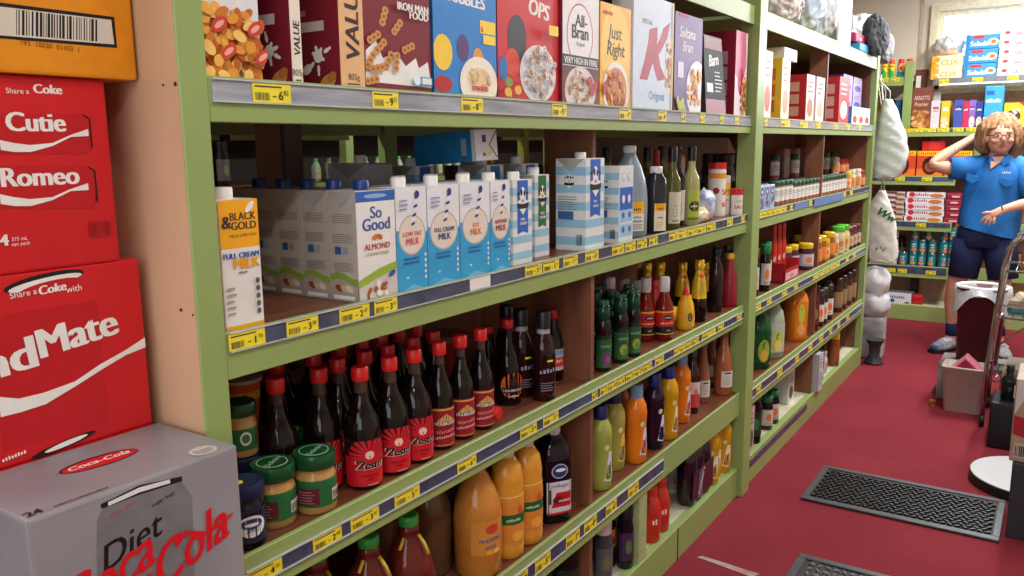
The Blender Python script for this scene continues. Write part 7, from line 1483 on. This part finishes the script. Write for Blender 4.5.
b = MB(); S = Surf(b, lambda u, v, o: tuple(F_(1002, 175, 6.072)+Vector((u, -o, v))), .1, .03); S.text('STAFF', 0, .01, .018, WHT, 'l', bold=.04, maxw=.07); b.build('chest_print', PE)
b = MB(); r_ = []
for (l_, rr, dp) in (((955, 246), (1013, 246), .13), ((956, 236), (1013, 238), .14), ((958, 226), (1015, 232), .14)):
    a = r0(W(*l_)); c = r0(W(*rr)); r_.append([(a+c)/2+(c-a)/2*math.cos(2*PI*k/28)+Vector((0, dp*math.sin(2*PI*k/28), 0)) for k in range(28)])
b.loft(r_, NAVY)
b.tube([r0(W(971, 240)), r0(W(967, 255, 6.21)), r0(W(962.5, 277, 6.2))], [.11, .10, .088], NAVY, 18); b.tube([r0(W(999, 240)), r0(W(1001, 255, 6.21)), r0(W(1003, 279, 6.2))], [.11, .10, .088], NAVY, 18); b.build('shorts', PE)
def shoe(hx, tx, m1, m2, sgn):
    b = MB(); h = Vector((r0(W(*hx)).x, r0(W(*hx)).y, 0)); t_ = Vector((r0(W(*tx)).x, r0(W(*tx)).y, 0)); d = (t_-h).normalized(); s_ = Vector((-d.y, d.x, 0)); L_ = .27; rings = []; rs = []
    for k in range(9):
        u = k/8; wd = .036+.012*math.sin(u*PI*.9)-.018*max(0, u-.85)*6; hh = .105-.055*min(1, u*1.3)-.02*max(0, u-.8)*5; c = h+d*(L_*u-.04)
        rings.append([c+s_*wd*math.cos(a)+Vector((0, 0, .022+max(0, math.sin(a))*hh)) for a in [2*PI*q/16 for q in range(16)]]); rs.append([c+s_*(wd+.004)*x+Vector((0, 0, z)) for x, z in ((1, 0.001), (1, .026), (-1, .026), (-1, 0.001))])
    b.loft(rings, m1); b.loft(rs, m2, smooth=False)
    for u in (.3, .42, .54): c = h+d*(L_*u-.04); b.tube([c+s_*.035+Vector((0, 0, .07)), c+Vector((0, 0, .1-.03*u)), c-s_*.035+Vector((0, 0, .07))], .009, WHT, 6)
    b.build('shoe', PE)
NB = mat('navy_white_trainer', (200, 204, 214), .5, dark=(30, 50, 90), nscale=11)
shoe((953, 340, 6.28), (940, 350, 6.16), NB, mat('black_shoe_sole', (24, 24, 28), .5), 1); shoe((998, 340, 6.3), (1003, 350, 6.18), NB, mat('black_shoe_sole', (24, 24, 28), .5), 1)
b = MB(); b.tube([r0(W(952, 322, 6.255)), r0(W(952.5, 334, 6.27))], [.04, .045], NAVY, 14); b.build('sock', PE); b = MB(); b.tube([r0(W(998, 324, 6.3)), r0(W(998, 335, 6.3))], [.04, .045], NAVY, 14); b.build('sock', PE)
for nm, p, q_, m_ in (('bracelet', (955.5, 144.5, 6.232), (957.5, 151.5, 6.232), pm(230, 220, 170)), ('watch_strap', (1002, 206, 5.925), (1003.5, 213, 5.925), pm(50, 60, 80)), ('bangle', (1020, 201.5, 5.985), (1022.5, 209.5, 5.985), pm(214, 200, 150))):
    a, c = r0(W(*p)), r0(W(*q_)); m2 = (a+c)/2; ax = (c-a).normalized(); rad = (c-a).length/2+.004; o_ = ax.cross(Vector((0, 0, 1))).normalized() if abs(ax.z) < .9 else Vector((0, 1, 0))
    b = MB(); b.tube([m2+ax*rad*math.cos(t_)+Vector((0, 1, 0))*rad*math.sin(t_) for t_ in [2*PI*k/16 for k in range(17)]], .004, m_, 6); b.build(nm, PE)

# settle the products: nothing passes through a neighbour, a partition or a shelf lip
bpy.context.view_layer.update()
FIXED = ('of the front row', 'of its three', 'round orange label', 'holding up', 'noodle tub', 'on top of', 'under the small', 'lying', 'pink carton', 'raised', 'red tray')
def solid(o):
    r_ = 0; z0 = 9; z1 = -9
    for c in [o, *o.children]:
        if c.type != 'MESH': continue
        for v in c.bound_box:
            q = c.matrix_world @ Vector(v); z0 = min(z0, q.z); z1 = max(z1, q.z)
        if c.name.startswith('body') or c.name.startswith('lid') or c.name.startswith('cap'): r_ = max(r_, c.bound_box[6][0]*o.scale.x)
    return r_+.0011, z0, z1
items = []
for o in list(bpy.data.objects):
    if o.parent or 'label' not in o or o.type != 'EMPTY' or o['category'] in ('shelving', 'person', 'ceiling light', 'bin', 'trolley', 'crate'): continue
    l = o.location
    if .7 < l.y < 5.5 and -1.5 < l.x < -.95 and l.z < 1.3: r_, z0, z1 = solid(o); items.append([o, r_, z0, z1, any(f in o['label'] for f in FIXED)])
boxes = []
for o in list(bpy.data.objects):
    if o.parent is None and o.type == 'MESH' and 'label' in o and .7 < o.location.y < 5.5 and -1.5 < o.location.x < -.95 and .1 < o.location.z < 1.45 and o['category'] not in ('price ticket', 'ticket insert'):
        bb = [o.matrix_world @ Vector(c) for c in o.bound_box]; boxes.append((min(v.x for v in bb), max(v.x for v in bb), min(v.y for v in bb), max(v.y for v in bb), min(v.z for v in bb), max(v.z for v in bb)))
for lo, hi in ((.12, .415), (.434, .768), (.787, 1.122)): boxes.append((-1.165, -1.01, 1.89, 1.91, lo, hi))
boxes.append((-1.265, -1.011, FALL-.031, FALL+.031, LV[3], LV[3]+.072)); boxes.append((-1.148, -1.083, MUS, MUS+.15, LV[3], LV[3]+.065))
boxes.append((-1.25, -1.05, 1.965, 1.985, 1.14, 1.49)); boxes.append((-1.44, -1.0, 2.2, 2.256, .12, .42))
for z_ in (.12, .434, .787, 1.141): boxes.append((-1.1, -1.01, 4.31, 4.33, z_, z_+.34))
def clampit(it):
    l = it[0].location; r_ = it[1]; ya, yb = (.7455, 3.124) if l.y < 3.17 else (3.2165, 5.469)
    l.y = min(yb-r_, max(ya+r_, l.y)); l.x = min(-1.0112-r_, max(-1.4505+r_, l.x))
for rnd in range(60):
    moved = False
    for i in range(len(items)):
        a = items[i]
        if not a[4] and rnd < 59: clampit(a)
        for bx_ in boxes:
            if a[4] or a[2] > bx_[5]-.001 or a[3] < bx_[4]+.001: continue
            l = a[0].location; cx = min(max(l.x, bx_[0]), bx_[1]); cy = min(max(l.y, bx_[2]), bx_[3]); d = Vector((l.x-cx, l.y-cy)); L_ = d.length
            if L_ < a[1]-1e-4:
                moved = True
                if L_ < 1e-5: l.y = bx_[3]+a[1] if l.y > (bx_[2]+bx_[3])/2 else bx_[2]-a[1]
                else: k = (a[1]-L_)/L_; l.x += d.x*k; l.y += d.y*k
        for j in range(i+1, len(items)):
            b_ = items[j]
            if abs(a[0].location.y-b_[0].location.y) > .15 or a[2] > b_[3]-.002 or b_[2] > a[3]-.002: continue
            d = Vector((b_[0].location.x-a[0].location.x, b_[0].location.y-a[0].location.y)); L_ = d.length; need = a[1]+b_[1]
            if L_ < need-1e-4:
                moved = True; d = d/L_ if L_ > 1e-5 else Vector((-1, 0)); g = need-L_+.0002
                wa, wb = (0, 1) if a[4] else ((1, 0) if b_[4] else ((.2, .8) if b_[0].location.x < a[0].location.x else (.8, .2)))
                if a[4] and b_[4]: continue
                a[0].location.x -= d.x*g*wa; a[0].location.y -= d.y*g*wa; b_[0].location.x += d.x*g*wb; b_[0].location.y += d.y*g*wb
    if not moved: break
print('SETTLED', rnd)
bpy.context.view_layer.update()
# keep every front-row product clear of the shelf lips
bpy.context.view_layer.update()
for o in list(bpy.data.objects):
    if o.parent or o.get('kind') or 'label' not in o or o['category'] in ('price ticket', 'ticket insert', 'shelving', 'drink carton', 'person', 'carrier bag'): continue
    l = o.location
    if not (.75 < l.y < 5.46 and -1.45 < l.x < -.97 and l.z < 1.7) or 'plinth edge' in o['label']: continue
    mx_ = -9
    for c in [o, *o.children]:
        if c.type == 'MESH' and max((c.matrix_world @ Vector(k)).x for k in c.bound_box) > -1.011: M_ = c.matrix_world; mx_ = max(mx_, max((M_ @ v.co).x for v in c.data.vertices))
    if mx_ > -1.011: l.x -= mx_+1.011
